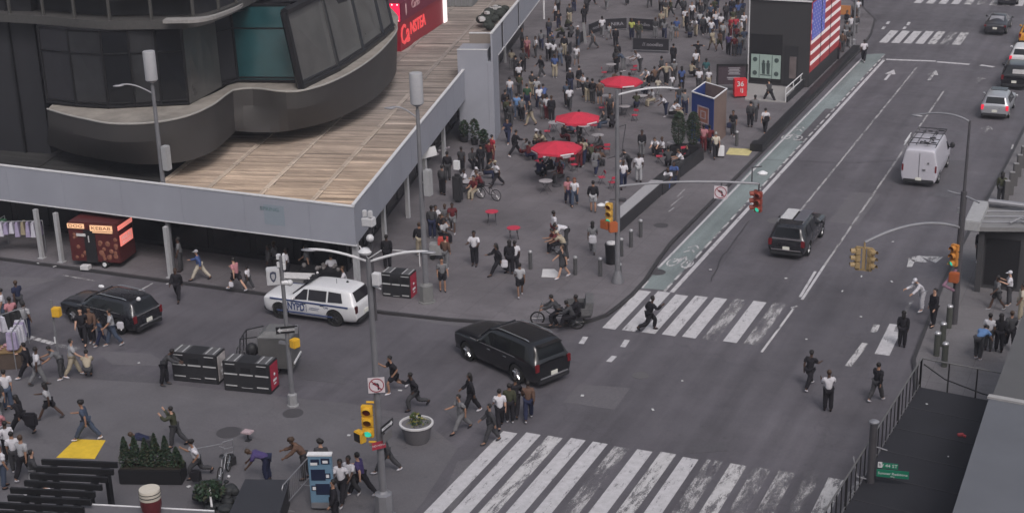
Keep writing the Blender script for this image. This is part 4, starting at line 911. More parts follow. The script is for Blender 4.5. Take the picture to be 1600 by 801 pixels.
m = MB(); m.path([p, p + Vector((0, 0, -.2))], .04); m.path([EE, EE + Vector((0, 0, -.35))], .04); m.path([EE + Vector((-.35, 0, 0)), EE + Vector((-.35, 0, .75)), EE + Vector((.1, 0, .85))], .03); m.build('bracket', DPOLE, t)
m = MB(); m.lathe([(.02, .02), (.22, 0), (.24, .06), (.1, .14), (.02, .16)], (EE.x + .15, EE.y, EE.z + .48), n=18); m.build('sensor_dome', WHITE, t)
RBR = mat('signal_brown_red', (.22, .045, .03), .5)
signal(t, EE + Vector((.0, 0, -.55)), fc, col=RBR, sz=.34); signal(t, EE + Vector((-.16, .12, -.55)), fc - 1.1, col=RBR, sz=.34)
YB = mat('signal_ochre', (.5, .30, .06), .5)
signal(t, Vector((-.34, -.2, zc(322))), fc + .15, col=YB, sz=.34)
m = MB(); m.path([(0, 0, zc(312)), (-.34, -.15, zc(312))], .035); m.path([(0, 0, zc(345)), (-.34, -.15, zc(345))], .035); m.box(.26, 0, zc(312), .3, .2, .14); m.build('signal_bracket', DPOLE, t)
m = MB(); M_ = Matrix.Translation((-.52, -.3, zc(350))) @ Matrix.Rotation(fc - .3, 4, 'Z'); m.box(0, 0, 0, .25, .45, .42, bev=.03, mtx=M_); M_ = Matrix.Translation((-.1, -.35, zc(352))) @ Matrix.Rotation(fc + .8, 4, 'Z'); m.box(0, 0, 0, .25, .42, .5, bev=.03, mtx=M_); m.build('pedestrian_signal', mat('signal_rust', (.34, .09, .03), .5), t)
m = MB(); m.lathe([(.02, 0), (.18, .01), (.22, .08), (.05, .16)], (-.75, -.15, zc(324)), n=14); m.box(-.5, -.1, zc(322), .12, .2, .35); m.build('camera', WHITE, t)
m = MB(); m.path([(.05, 0, zc(200)), (.42, 0, zc(195)), (.28, 0, zc(225)), (.22, 0, zc(260))], .02); m.path([(-.5, 0, zc(250)), (-.05, 0, zc(245))], .025); m.build('cable', DPOLE, t)
# signal pole at right
g = G(1490, 505, KH); t = thing('signal_pole', 'signal pole at right kerb with twin signal hanging on a curved arm', 'traffic light', g, 0); zc = lambda y: ZAT(1490, 505, y)
m = MB(); m.tube((0, 0, 0), (0, 0, zc(300)), .16, .13, n=14); m.tube((0, 0, zc(300)), (0, 0, zc(190)), .07, .05); m.build('pole', DPOLE, t)
E = G(1433, 180, zc(186)) - g; m = MB(); A0 = Vector((0, 0, zc(192))); EE = Vector((E.x, E.y, zc(186) - KH)); md = A0.lerp(EE, .4) + Vector((0, 0, .45))
pts = [A0 * (1 - k) ** 2 + md * 2 * k * (1 - k) + EE * k ** 2 for k in [i / 10 for i in range(11)]]; m.path(pts, .045); m.build('lamp_arm', STEEL, t); armhead(t, EE, math.atan2(E.y, E.x))
zE = 4.55; E = G(1351, 383, zE) - g; A0 = Vector((0, 0, zc(357))); EE = Vector((E.x, E.y, zE)); md = A0.lerp(EE, .45) + Vector((0, 0, .95)); m = MB()
pts = [A0 * (1 - k) ** 2 + md * 2 * k * (1 - k) + EE * k ** 2 for k in [i / 12 for i in range(13)]]; m.path(pts, .065); m.build('mast_arm', STEEL, t)
OB = mat('signal_tan', (.28, .20, .10), .55); m = MB(); m.path([EE, EE + Vector((0, 0, -.25))], .04); m.box(EE.x, EE.y, EE.z - .72, .13, .13, 1.0); m.box(EE.x, EE.y, EE.z - .24, .7, .12, .05); m.box(EE.x, EE.y, EE.z - 1.24, .7, .12, .05); m.build('signal_hanger', OB, t)
signal(t, EE + Vector((-.28, 0, -.42)), R(205), lit=9, col=OB, sz=.31); signal(t, EE + Vector((.28, 0, -.42)), R(-25), lit=9, col=OB, sz=.31)
ORG = mat('signal_orange', (.42, .17, .03), .5)
signal(t, Vector((-.16, -.3, zc(385))), fc - .35, col=ORG, sz=.34)
m = MB(); M_ = Matrix.Translation((-.1, -.32, zc(430))) @ Matrix.Rotation(fc, 4, 'Z'); m.box(0, 0, 0, .3, .42, .45, bev=.03, mtx=M_); m.build('pedestrian_signal', mat('signal_rust', (.34, .09, .03)), t)
m = MB(); m.path([(-.7, .1, zc(303)), (.0, 0, zc(306)), (.7, -.3, zc(312))], .045); m.box(-.15, 0, zc(330), .14, .14, .25); m.build('crossarm', STEEL, t)
m = MB(); m.path([(-.05, -.1, 2.6), (-.5, -.4, 1.9), (-.1, -.1, 1.6)], .07); m.build('cloth_flag', mat('faded_cloth', (.25, .14, .2), .8, var=.6, scale=5), t)
for bx, by, h in ((1468, 548, 1.0), (1484, 500, 1.0), (1459, 575, 1.25), (1470, 590, 1.25)):
    pass
# small pole with yellow box, far left
g = G(92, 560, 0); t = thing('small_signal_pole', 'thin pole with yellow pedestrian signal box left of the dark wagon', 'pole', g, 0); zc = lambda y: ZAT(92, 560, y)
m = MB(); m.tube((0, 0, 0), (0, 0, zc(468)), .06, .05); m.build('pole', POLE, t)
m = MB(); m.box(.24, 0, zc(486), .36, .3, .42, rz=.2, bev=.03); m.build('pedestrian_signal', YEL, t); m = MB(); m.box(.0, -.08, zc(530), .06, .03, .3); m.build('small_plate', WHITE, t)
# street-name pole poking through the dark canopy
g = G(1360, 752, 3.0); t = thing('street_sign_pole', 'pole with green street-name signs rising through the dark canopy roof', 'street sign', (g.x, g.y, KH), 0)
def zr(py): 
    lo, hi = 3.0, 12.0
    for _ in range(40):
        mm = (lo + hi) / 2; c = RM.transposed() @ Vector((g.x, g.y, mm - CAMH)); 
        if 400.5 + FPX * c.y / c.z * -1 * -1 > py: lo = mm
        else: hi = mm
    return lo - KH
m = MB(); m.tube((0, 0, 0), (0, 0, zr(660)), .14, .12, n=16); m.build('pole', DPOLE, t)
m = MB(); m.lathe([(.15, 0), (.16, .05), (.1, .09), (.01, .1)], (0, 0, zr(660)), n=16); m.build('cap', STEEL, t)
GRN = mat('street_sign_green', (.01, .17, .10), .45, var=.05); cf = math.atan2(-g.y, -g.x)
rt = Vector((-math.sin(cf), math.cos(cf), 0)); fv = Vector((math.cos(cf), math.sin(cf), 0))
b_ = plate_sign(t, 'name_sign', rt * .50 + fv * .16 + Vector((0, 0, zr(721))), cf, .62, .19, GRN, 'W 44 ST', WHITE, size=.16)
m = MB(); M_ = Matrix.Translation(rt * .26 + fv * .18 + Vector((0, 0, zr(720)))) @ Matrix.Rotation(cf, 4, 'Z'); m.box(0, 0, 0, .012, .13, .19, mtx=M_); m.build('logo_plate', WHITE, b_, smooth=False)
m = MB(); m.text('b', .15, UP(rt * .26 + fv * .19 + Vector((0, 0, zr(720))), cf), depth=.002); m.build('logo_letter', BLK, b_)
b_ = plate_sign(t, 'name_sign', rt * .66 + fv * .16 + Vector((0, 0, zr(733))), cf, .98, .26, GRN, 'Sumner Redstone', WHITE, size=.125)
m = MB(); m.text('Way', .07, UP(rt * .66 + fv * .18 + Vector((0, 0, zr(733) - .09)), cf), depth=.002); m.build('lettering', WHITE, b_)
m = MB(); m.path([rt * -.1 + Vector((0, 0, zr(748))), rt * -.42 + Vector((0, 0, zr(746))), rt * -.62 + Vector((0, .3, zr(722)))], .025); m.path([rt * .12 + Vector((0, 0, zr(697))), rt * .45 + Vector((0, 0, zr(701)))], .022); m.build('bracket', STEEL, t)

# ------------------------------------------------------------------ dark canopy roof with railing, bottom right; parapet ledge
ZR = 3.0
roofm = mat('canopy_dark', (.016, .016, .021), .75, var=.45, scale=.7)
r0 = G(1437, 604, ZR); r1 = G(1560, 628, ZR); r2 = G(1287, 850, ZR); r3 = G(1700, 900, ZR)
t = thing('street_canopy', 'dark flat street-level canopy roof with thin metal railing around it', 'canopy', (r0.x, r0.y, KH))
def rl(p, z=None): return Vector((p.x - r0.x, p.y - r0.y, (ZR - KH) if z is None else z))
far_r = r0 + (r1 - r0) * 3.2; near_l = r0 + (r2 - r0) * 1.35; near_r = far_r + (near_l - r0)
Pl = [rl(p) for p in (near_l, near_r, far_r, r0)]
m = MB(); m.prism([(p.x, p.y) for p in Pl], ZR - KH - .35, ZR - KH); m.build('roof', roofm, t, smooth=False)
m = MB()
for k in range(6):
    p = rl(r0.lerp(near_l, k / 5)); m.tube((p.x + .15, p.y - .1, 0), (p.x + .15, p.y - .1, ZR - KH - .35), .07)
m.build('post', BLK, t)
RAILM = mat('railing_metal', (.035, .034, .037), .5, .4, var=.2)
m = MB(); top = 1.12; A = rl(r0); B = rl(near_l); C = rl(far_r); up = Vector((0, 0, top)); o_ = Vector((.06, -.06, 0))
m.path([A + up, B + up], .03, n=6); m.path([A + up, C + up], .03, n=6); m.path([A + Vector((0, 0, .1)), B + Vector((0, 0, .1))], .018, n=5); m.build('top_rail', mat('rail_light', (.15, .148, .15), .5, .4), t)
n = int((B - A).length / .52); m = MB()
for i in range(n + 1):
    p = A.lerp(B, i / n); m.box(p.x, p.y, p.z + top / 2, .035 if i % 6 else .07, .05, top)
nn_ = int((C - A).length / .95)
for i in range(nn_ + 1):
    p = A.lerp(C, i / nn_); m.box(p.x, p.y, p.z + top / 2, .05, .05, top)
m.build('baluster', RAILM, t, smooth=False)
m = MB(); pts = [A + Vector((.1, -.1, .95)), A.lerp(C, .1) + Vector((0, -.15, .55)), A.lerp(C, .25) + Vector((0, -.3, .35)), A.lerp(C, .4) + Vector((0, -.4, .3))]; m.path(pts, .025); m.build('cable', BLK, t)
# litter on canopy
m = MB(); SB = mat('roof_seam', (.024, .024, .028), .7)
for k in range(1, 9):
    p = rl(r0.lerp(near_l, k / 9)); q_ = rl(r0.lerp(near_l, k / 9) + (far_r - r0) * .62); d_ = q_ - p; m.box((p.x + q_.x) / 2, (p.y + q_.y) / 2, ZR - KH + .004, d_.length, .07, .012, rz=math.atan2(d_.y, d_.x))
m.build('seam_strips', SB, t, smooth=False)
rs = random.Random(5); LIT = mat('litter_white', (.45, .45, .46), .8)
for i, wh in enumerate(('in the far left corner', 'beside the street-name signs', 'just below the green street signs', 'nearest the roof ledge step', 'left of the red wrapper', 'at the lower middle')):
    kx, ky = ((.08, .2), (.62, .45), (.72, .5), (.12, 1.1), (.3, .75), (.55, .9))[i]; p = r0.lerp(near_l, kx) + (r1 - r0) * ky; m = MB(); m.box(0, 0, .01, rs.uniform(.04, .1), rs.uniform(.04, .07), .01, rz=rs.random() * 3); o = m.build('litter_scrap', LIT, loc=(p.x, p.y, ZR + .004), smooth=False); tag(o, 'tiny pale litter scrap on the dark canopy roof ' + wh, 'litter', 'litter scraps on the dark canopy roof')
p = G(1501, 680, ZR); m = MB(); m.box(0, 0, .04, .22, .14, .08, rz=.6, bev=.02); m.box(.14, -.04, .03, .08, .08, .05); o = m.build('red_wrapper', mat('wrapper_red', (.4, .06, .07), .6, var=.4, scale=8), loc=p); tag(o, 'small red crumpled wrapper lying on the dark canopy roof', 'wrapper')
# grey parapet
ZP = 5.6
PAR = mat('parapet_grey', (.098, .103, .118), .7, var=.22, scale=.35); PART = mat('parapet_cap', (.28, .275, .28), .7, var=.1)
pa, pb, pc = G(1488, 801, ZP), G(1545, 622, ZP), G(1600, 478, ZP)
t = thing('building_parapet', 'broad plain grey roof ledge filling the bottom right corner', 'roof ledge', (pb.x, pb.y, KH))
d1 = (pa - pb); m = MB(); a_ = (0, 0); b_ = (d1.x * 1.8, d1.y * 1.8)
m.prism([a_, b_, (b_[0] + 14, b_[1]), (14, -1.2)], 0, ZP - KH); m.build('near_ledge', PAR, t, smooth=False)
d2 = (pc - pb); m = MB(); m.prism([(.06, .12), (14, -1.0), (d2.x * 1.6 + 14, d2.y * 1.6), (d2.x * 1.6 + .06, d2.y * 1.6)], 0, ZP - KH - .06); m.build('far_ledge', mat('parapet_far', (.082, .082, .086), .7, var=.22, scale=.4), t, smooth=False)
m = MB(); m.prism([(-.05, -.02), (14, -1.22), (14, -1.0), (-.02, .2)], ZP - KH + .003, ZP - KH + .07); m.build('cap_strip', PART, t, smooth=False)

# canopy over the entrance at right edge
z = 3.4
CG = mat('entry_grey', (.17, .168, .172), .6, var=.15); q = [G(x, y, z) for x, y in ((1521, 355), (1524, 322), (1640, 322), (1660, 356))]
t = thing('entrance_canopy', 'flat grey entrance canopy with pale end box at the right edge', 'canopy', (q[0].x, q[0].y, KH)); ql = [(p.x - q[0].x, p.y - q[0].y) for p in q]
m = MB(); m.prism(ql, z - KH - .2, z - KH); m.build('roof', CG, t, smooth=False)
m = MB()
for k in (.2, .45, .7, .96):
    a = Vector(ql[0]).lerp(Vector(ql[1]), k); b = Vector(ql[3]).lerp(Vector(ql[2]), k); m.tube((a.x, a.y, z - KH + .04), (b.x, b.y, z - KH + .04), .06, n=6)
m.build('roof_rib', STEEL, t)
m = MB(); a = Vector(ql[0]).lerp(Vector(ql[1]), .5); m.box(a.x + .1, a.y, z - KH + .05, .7, (Vector(ql[0]) - Vector(ql[1])).length * 1.02, .5, bev=.04); m.build('end_box', mat('end_box_grey', (.30, .30, .31), .6, var=.2), t)
m = MB(); m.tube((ql[1][0] + .6, ql[1][1], z - KH + .3), (ql[1][0] + 3.0, ql[1][1] - .05, z - KH + .25), .16); m.path([(1.5, .8, z + .0), (1.9, 1.2, z + .15), (2.4, 1.0, z + .05), (2.8, 1.3, z + .1)], .05); m.build('fittings', STEEL, t)
m = MB(); m.box(1.3, 1.2, 1.5, 2.2, .3, 3.0); m.box(.35, .5, 1.5, .25, .25, 3.0); m.box(5.3, 1.0, 1.5, .3, .3, 3.0); m.build('wall', mat('entry_wall', (.045, .044, .048), .7), t, smooth=False)
m = MB(); m.box(1.3, 1.03, 1.35, 1.5, .04, 2.3); m.build('doorway', BLK, t, smooth=False)
# stepped dark cubes along right kerb
rs = random.Random(2)
CUB = mat('stone_post', (.075, .072, .074), .7, var=.2)
def post_thing(name, px, py, w, h, label, mt, cat='bollard', group=None, zb=KH, rz=0.3):
    g = G(px, py, zb); t = thing(name, label, cat, g, rz, group)
    m = MB(); m.box(0, 0, h / 2, w, w, h, bev=.015); m.build('shaft', mt, t); m = MB(); m.box(0, 0, h + .012, w * 1.05, w * 1.05, .03); m.build('cap', mat('post_cap_pale', (.2, .195, .2), .6), t); return t
rows = [(1571, 318), (1579, 304), (1585, 290), (1591, 276), (1597, 262), (1604, 249)]
words_ = ['nearest', 'second', 'third', 'fourth', 'fifth', 'furthest']
for i, (x, y) in enumerate(rows): post_thing('stone_post', x, y, .26, 1.3, f'{words_[i]} square dark stone post in the row at right kerb above the canopy', CUB, group='dark stone posts at the right kerb')
BOLM = mat('bollard_steel', (.10, .10, .105), .45, .4); 
def bollard(px, py, h, label, r=.10, group='steel bollards on the plaza', zb=KH, gmt=BOLM):
    g = G(px, py, zb); t = thing('bollard', label, 'bollard', g, 0, group); m = MB(); m.tube((0, 0, 0), (0, 0, h - .12), r, n=16); m.build('shaft', gmt, t)
    m = MB(); m.lathe([(r * .9, 0), (r * .9, .03), (r * 1.05, .04), (r * 1.05, .09), (r * .8, .13), (.01, .14)], (0, 0, h - .14), n=16); m.build('cap', mat('bollard_cap', (.42, .42, .44), .35, .5), t)
for x, y, l in ((829, 420, 'steel bollard alone left of the flat white board'), (899, 429, 'steel bollard right of the flat white board'), (938, 431, 'steel bollard between the white board and the signal pole'), (971, 400, 'steel bollard directly behind the signal pole base'), (986, 386, 'steel bollard, left one of two beside the granite bench'), (1001, 370, 'steel bollard nearest the bike lane beside the granite bench'), (968, 440, 'steel bollard touching the right side of the signal pole base'), (1151, 228, 'steel bollard behind the faded yellow tactile plate')): bollard(x, y, .98, l)
for x, y, l in ((1482, 512, 'dark steel bollard beside the right signal pole'), (1463, 555, 'dark steel bollard left of a pair behind canopy railing'), (1472, 540, 'dark steel bollard standing between signal pole and canopy railing'), (1475, 572, 'dark steel bollard nearest the canopy railing at right')): bollard(x, y, 1.1, l, .13, 'bollards at the right kerb', gmt=mat('bollard_olive', (.085, .09, .08), .5, .3))
# litter bins
t = thing('litter_bin', 'round black litter bin beside the plaza signal pole', 'litter bin', G(955, 411, KH)); m = MB(); m.lathe([(.27, 0), (.31, .9), (.33, .95), (.33, 1.02), (.26, 1.05)], n=20); m.build('bin_body', BLK, t); m = MB(); m.lathe([(.25, 0), (.22, .08), (.05, .1)], (0, 0, 1.04), n=16); m.ball((.08, .02, 1.13), .1, (1.4, 1, .6)); m.build('rubbish', OFFW, t)
def bins(px, py, ang, label, endcol, W=2.1):
    g = G(px, py, .004); t = thing('recycling_station', label, 'recycling bins', g, ang, 'black three-part recycling stations')
    D, H_ = .85, 1.32
    m = MB(); m.box(W / 2, D / 2, H_ / 2, W, D, H_, bev=.02); m.build('cabinet', DARK, t)
    m = MB()
    for i in range(3):
        m.box(W * (i + .5) / 3, -.012, .78, .28 * W, .02, .06); m.box(W * (i + .5) / 3, -.012, .26 if i != 1 else .2, .24 * W, .02, .05 if i != 1 else .012)
    for i in (0, 2):
        m.box(W * (i + .5) / 3, -.012, 1.22, .42, .02, .03)
        for dx in (-.17, .17): m.box(W * (i + .5) / 3 + dx, D / 2, H_ + .01, .05, D * .8, .02)
    m.build('label_strips', mat('bin_strip', (.38, .38, .39), .5), t, smooth=False)
    m = MB()
    for i in (0, 2): m.box(W * (i + .5) / 3, D / 2, H_ + .004, .28 * W, D * .9, .012)
    m.build('solar_lid', mat('lid_grey', (.09, .09, .095), .3), t, smooth=False)
    m = MB()
    for i in range(3): m.box(W * (i + .5) / 3, -.004, 1.0, .22 * W, .014, .22)
    m.build('slot', BLK, t, smooth=False)
    m = MB(); m.box(W + .01, D / 2, H_ * .52, .02, D * .82, H_ * .84); m.build('end_poster', endcol, t, smooth=False)
    m = MB()
    for z_, s_ in ((.5, .2), (.34, .12)): m.box(W + .024, D / 2, z_, .012, s_ * 1.6, s_ * .5)
    m.ball((W + .02, D / 2, .75), .07, (.3, 1, 1)); m.build('poster_print', WHITE, t)
E_RED = mat('poster_red', (.33, .02, .045), .5, var=.15); E_WH = mat('poster_black_white', (.3, .28, .28), .5, var=.9, scale=4)
hb = heading(350, 605, -8)
bins(271, 594, heading(310, 600, -13), 'black recycling station with black and white end poster, pushed by a man', E_WH)
bins(351, 609, heading(390, 612, -13), 'black recycling station with dark red end, left of the police box pole', E_RED)
bins(598, 466, heading(620, 465, -14, KH), 'black recycling station under the twin-arm lamp beside the shed corner', E_RED, W=1.45)
# ------------------------------------------------------------------ vehicles
def lerp(a, b, t): return a + (b - a) * t
CHROME = mat('chrome', (.55, .55, .56), .2, .9, var=0)
RIM = mat('wheel_rim', (.35, .35, .36), .3, .8, var=0)
def paintm(name, c, rough=.28, metal=.3): return mat(name, c, rough, metal, var=.04, scale=1.5, spec=.5, coat=.5)
def vehicle(name, label, g, ang, L, W, H, paint, kind='suv', wheel=.38, wb=(.31, -.29), roof=None, glass=GLASS, rails=False, lights=TAILR, group=None, trim=None, cat='car'):
    t = thing(name, label, cat, g, ang, group)
    hw = W / 2; hl = L / 2
    bz = H * .60                                # beltline
    # stations: x, zlow, w_low, w_mid, belt z, belt w, top z, top w
    if kind == 'suv':
        S = [(.492, .42, .60, .70, bz * .72, .70, bz * .74, .60), (.488, .28, .78, .88, bz * .92, .88, bz * .97, .74), (.455, .22, .86, .96, bz * .96, .95, bz * 1.03, .82), (.36, .20, .89, .99, bz * .97, .97, bz * 1.06, .83), (.24, .20, .90, 1.0, bz * .99, .985, bz * 1.08, .81),
             (.19, .20, .90, 1.0, bz, .985, bz * 1.11, .80), (.065, .20, .90, 1.0, bz * 1.0, .985, H * .965, .74), (-.02, .20, .90, 1.0, bz * 1.0, .985, H * .99, .76), (-.22, .20, .90, 1.0, bz * 1.01, .985, H, .76), (-.38, .20, .90, 1.0, bz * 1.02, .98, H * .985, .75),
             (-.435, .21, .89, .99, bz * 1.03, .97, H * .955, .68), (-.475, .24, .86, .97, bz * 1.03, .94, bz * 1.12, .74), (-.492, .30, .84, .95, bz * .98, .90, bz * 1.02, .74), (-.498, .40, .74, .86, bz * .80, .80, bz * .84, .66)]
    elif kind == 'van':
        bz = H * .52
        S = [(.49, .42, .60, .72, bz * .70, .72, bz * .74, .62), (.48, .28, .76, .88, bz * .82, .86, bz * .86, .74), (.43, .22, .86, .97, bz * .92, .94, bz * 1.0, .80), (.37, .20, .9, 1.0, bz * 1.0, .98, bz * 1.12, .80), (.26, .20, .9, 1.0, bz, .985, H * .96, .78),
             (.18, .20, .9, 1.0, bz, .985, H * .99, .80), (-.10, .20, .9, 1.0, bz, .985, H, .82), (-.40, .20, .9, 1.0, bz, .985, H, .82), (-.475, .20, .9, 1.0, bz, .985, H * .985, .81), (-.49, .24, .88, .99, bz, .975, H * .96, .80), (-.496, .32, .80, .92, bz * .96, .92, H * .90, .76)]
    else:
        bz = H * .64
        S = [(.492, .40, .55, .66, bz * .70, .66, bz * .72, .56), (.48, .26, .74, .86, bz * .82, .84, bz * .86, .70), (.44, .22, .84, .95, bz * .90, .93, bz * .94, .78), (.34, .20, .88, .99, bz * .95, .97, bz * 1.0, .80), (.22, .20, .90, 1.0, bz, .985, bz * 1.07, .78),
             (.06, .20, .90, 1.0, bz, .985, H * .96, .64), (-.05, .20, .90, 1.0, bz, .985, H, .65), (-.18, .20, .90, 1.0, bz * 1.01, .985, H * .99, .64), (-.33, .20, .90, 1.0, bz * 1.03, .97, bz * 1.10, .70), (-.44, .22, .86, .97, bz * 1.03, .93, bz * 1.07, .74), (-.485, .28, .80, .90, bz * .92, .86, bz * .98, .68), (-.497, .38, .7, .8, bz * .78, .76, bz * .8, .6)]
    bm = bmesh.new(); rings = []
    for (x, zl, wl, wm, zb, wb_, zt, wt) in S:
        X = x * L; half = [(0, zl), (wl * hw * .8, zl), (wl * hw, zl + .05), (wm * hw, zl + (zb - zl) * .45), (wm * hw, zb - .12), (wb_ * hw, zb), (wt * hw, zt - .05), (wt * hw - .09, zt), (0, zt + .02)]
        pts = half + [(-y, z) for y, z in half[-2:0:-1]]; rings.append([bm.verts.new((X, y, z)) for y, z in pts])
    n = len(rings[0])
    for a, b in zip(rings, rings[1:]):
        for i in range(n): bm.faces.new((a[i], a[(i + 1) % n], b[(i + 1) % n], b[i]))
    bm.faces.new(rings[0]); bm.faces.new(rings[-1][::-1]); bmesh.ops.recalc_face_normals(bm, faces=bm.faces)
    me = bpy.data.meshes.new('body'); bm.to_mesh(me); bm.free(); tmp = bpy.data.objects.new('tmp', me); COL.objects.link(tmp)
    s = tmp.modifiers.new('s', 'SUBSURF'); s.levels = 2
    cut = MB()
    for k in wb:
        for sy in (1, -1): cut.tube((k * L, sy * (hw - .30), wheel), (k * L, sy * (hw + .15), wheel), wheel + .07, n=28)
    co = cut.build('cut', DARK); bo = tmp.modifiers.new('b', 'BOOLEAN'); bo.operation = 'DIFFERENCE'; bo.object = co; bo.solver = 'EXACT'
    bpy.context.view_layer.update(); dg = bpy.context.evaluated_depsgraph_get(); ev = tmp.evaluated_get(dg); m2 = bpy.data.meshes.new_from_object(ev)
    bpy.data.objects.remove(tmp); bpy.data.objects.remove(co); m2.materials.clear(); m2.materials.append(paint)
    for p in m2.polygons: p.use_smooth = True; p.material_index = 0
    m2.name = 'body'
    try: m2.set_sharp_from_angle(angle=R(32))
    except Exception: pass
    b = bpy.data.objects.new('body', m2); COL.objects.link(b); b.parent = t
    # interpolate greenhouse
    def at(x):
        x /= L
        for p, q in zip(S, S[1:]):
            if q[0] <= x <= p[0]:
                k = (p[0] - x) / max(1e-6, p[0] - q[0]); return [lerp(p[i], q[i], k) for i in range(8)]
        return list(S[-1])
    def sp(x, k, sy, off=.0):                   # point on the greenhouse side, k from belt 0 to roof 1
        q = at(x); y = lerp(q[5], q[7], k) * hw; z = lerp(q[4], q[6] - .05, k); return Vector((x, sy * (y + off), z + off * .25))
    def sidewin(pts, nm='side_window'):
        for sy in (1, -1):
            o = [sp(x * L, k, sy, .018) for x, k in pts]; i_ = [sp(x * L, k, sy, -.03) for x, k in pts]; m = MB(); m.hull8(i_, o); m.build(nm, glass, t, smooth=False)
    if kind == 'suv':
        sidewin([(.155, .10), (.010, .10), (.010, .84), (.052, .84), (.075, .70)]); sidewin([(-.005, .10), (-.19, .10), (-.19, .84), (-.005, .84)]); sidewin([(-.21, .12), (-.36, .16), (-.335, .82), (-.21, .84)])
    elif kind == 'van': sidewin([(.335, .08), (.20, .08), (.20, .60), (.275, .60)])
    else: sidewin([(.17, .10), (.0, .10), (.0, .84), (.055, .84)]); sidewin([(-.012, .10), (-.20, .10), (-.17, .84), (-.012, .84)])
    def cross(x0, x1, w0, w1, z0, z1, nm, off=.025):
        q = [(x0, -w0, z0), (x0, w0, z0), (x1, w1, z1), (x1, -w1, z1)]; d = Vector((x1 - x0, 0, z1 - z0)).normalized(); nr = Vector((d.z, 0, -d.x)); nr = nr if (nr.x > 0) == (x0 > x1) or True else nr
        if x0 > 0 and nr.x < 0 or x0 < 0 and nr.x > 0: nr = -nr
        m = MB(); m.hull8([Vector(p) - nr * .03 for p in q], [Vector(p) + nr * off for p in q]); return m.build(nm, glass, t, smooth=False)
    def topat(x): q = at(x * L); return q[6], q[7] * hw
    if kind == 'suv': a_, b2 = .178, .078; c_, d_ = -.474, -.437
    elif kind == 'van': a_, b2 = .36, .27; c_ = None
    else: a_, b2 = .205, .075; c_, d_ = -.315, -.195
    z0, w0 = topat(a_); z1, w1 = topat(b2); cross(a_ * L, b2 * L, w0 * .93, w1 * .92, z0 + .0, z1 - .02, 'windshield', .04)
    if c_:
        z0, w0 = topat(c_); z1, w1 = topat(d_); cross(c_ * L, d_ * L, w0 * .90, w1 * .86, z0 - .01, z1 - .03, 'rear_window', .03)
    # wheels
    for k in wb:
        for sy in (1, -1):
            m = MB(); c = (k * L, sy * (hw - .135), wheel); m.lathe([(wheel * .62, -.11), (wheel * .95, -.11), (wheel, -.07), (wheel, .07), (wheel * .95, .11), (wheel * .62, .11)], n=28, cap=False)
            bmesh.ops.transform(m.bm, matrix=Matrix.Translation(c) @ Matrix.Rotation(PI / 2, 4, 'X'), verts=m.bm.verts); o = m.build('wheel', RUBBER, t)
            m = MB(); yo = sy * (hw - .07); m.tube((c[0], yo - sy * .06, wheel), (c[0], yo, wheel), wheel * .62, wheel * .60, n=24)
            for j in range(5):
                aa = 2 * PI * j / 5 + .3; m.tube((c[0], yo + sy * .012, wheel), (c[0] + math.cos(aa) * wheel * .56, yo + sy * .004, wheel + math.sin(aa) * wheel * .56), .045, .05, n=6)
            m.tube((c[0], yo, wheel), (c[0], yo + sy * .03, wheel), .07, n=12); m.build('rim', trim or RIM, o)
    # lights, bumpers, plate, mirrors, handles
    tz = bz * (.86 if kind != 'van' else .95)
    for sy in (1, -1):
        m = MB(); th_ = .42 if kind == 'suv' else (.5 if kind == 'van' else .16); m.box(-.489 * L, sy * hw * (.84 if kind != 'van' else .90), tz, .10, hw * (.20 if kind != 'van' else .1), th_ * .8 if kind != 'sedan' else .16, bev=.02); m.build('tail_light', lights, t)
        m = MB(); m.box(.462 * L, sy * hw * .76, bz * .80, .16, hw * .26, .13, bev=.03); m.build('headlight', mat('headlamp', (.4, .4, .42), .15, .2, var=0), t)
        q = at(.135 * L if kind != 'van' else .31 * L); mx_ = (.135 if kind != 'van' else .33) * L; m = MB(); m.ball((mx_, sy * (hw + .13), q[4] + .12 if kind != 'van' else bz + .2), .11 if kind != 'van' else .16, (.6, .9, .8 if kind != 'van' else 1.2), seg=10); m.tube((mx_, sy * (hw - .06), q[4] + .06), (mx_, sy * (hw + .1), q[4] + .10), .03); m.build('mirror', paint if kind != 'van' else DARK, t)
        m = MB()
        for hx in ((.04, -.15) if kind != 'van' else (.2,)): m.box(hx * L, sy * (hw + .005), bz * .88, .2, .03, .035, bev=.008)
        m.build('door_handle', trim or paint, t)
    m = MB(); m.box(-.492 * L, 0, .36, .14, W * .84, .20, bev=.04); m.box(.484 * L, 0, .38, .14, W * .80, .20, bev=.04); m.build('bumper', DARK if kind != 'sedan' else paint, t)
    m = MB(); m.box(-.503 * L, 0, (.62 if kind != 'van' else .5), .03, .34, .17); m.build('number_plate', PLATE, t, smooth=False)
    if rails:
        m = MB()
        for sy in (1, -1): m.path([(.0 * L, sy * W * .315, H + .01), (-.04 * L, sy * W * .33, H + .05), (-.32 * L, sy * W * .33, H + .05), (-.36 * L, sy * W * .315, H + .0)], .02)
        m.build('roof_rail', CHROME, t)
    if roof: m = MB(); roof(m, t, hw, hl, H, L, W)
    return t
BLKP = paintm('car_black', (.008, .008, .010), .22, .2); DKP = paintm('car_charcoal', (.016, .016, .020), .25, .3); WHP = paintm('car_white', (.55, .55, .57), .35, .0); SILP = paintm('car_silver', (.36, .37, .40), .3, .4); GREYP = paintm('car_dark_grey', (.03, .03, .036), .3, .4); YELP = paintm('taxi_yellow', (.55, .24, .02), .35, 0)
def place(front, rear, z=0.0):
    f, r = G(*front, z), G(*rear, z); d = f - r; return math.atan2(d.y, d.x), f, r
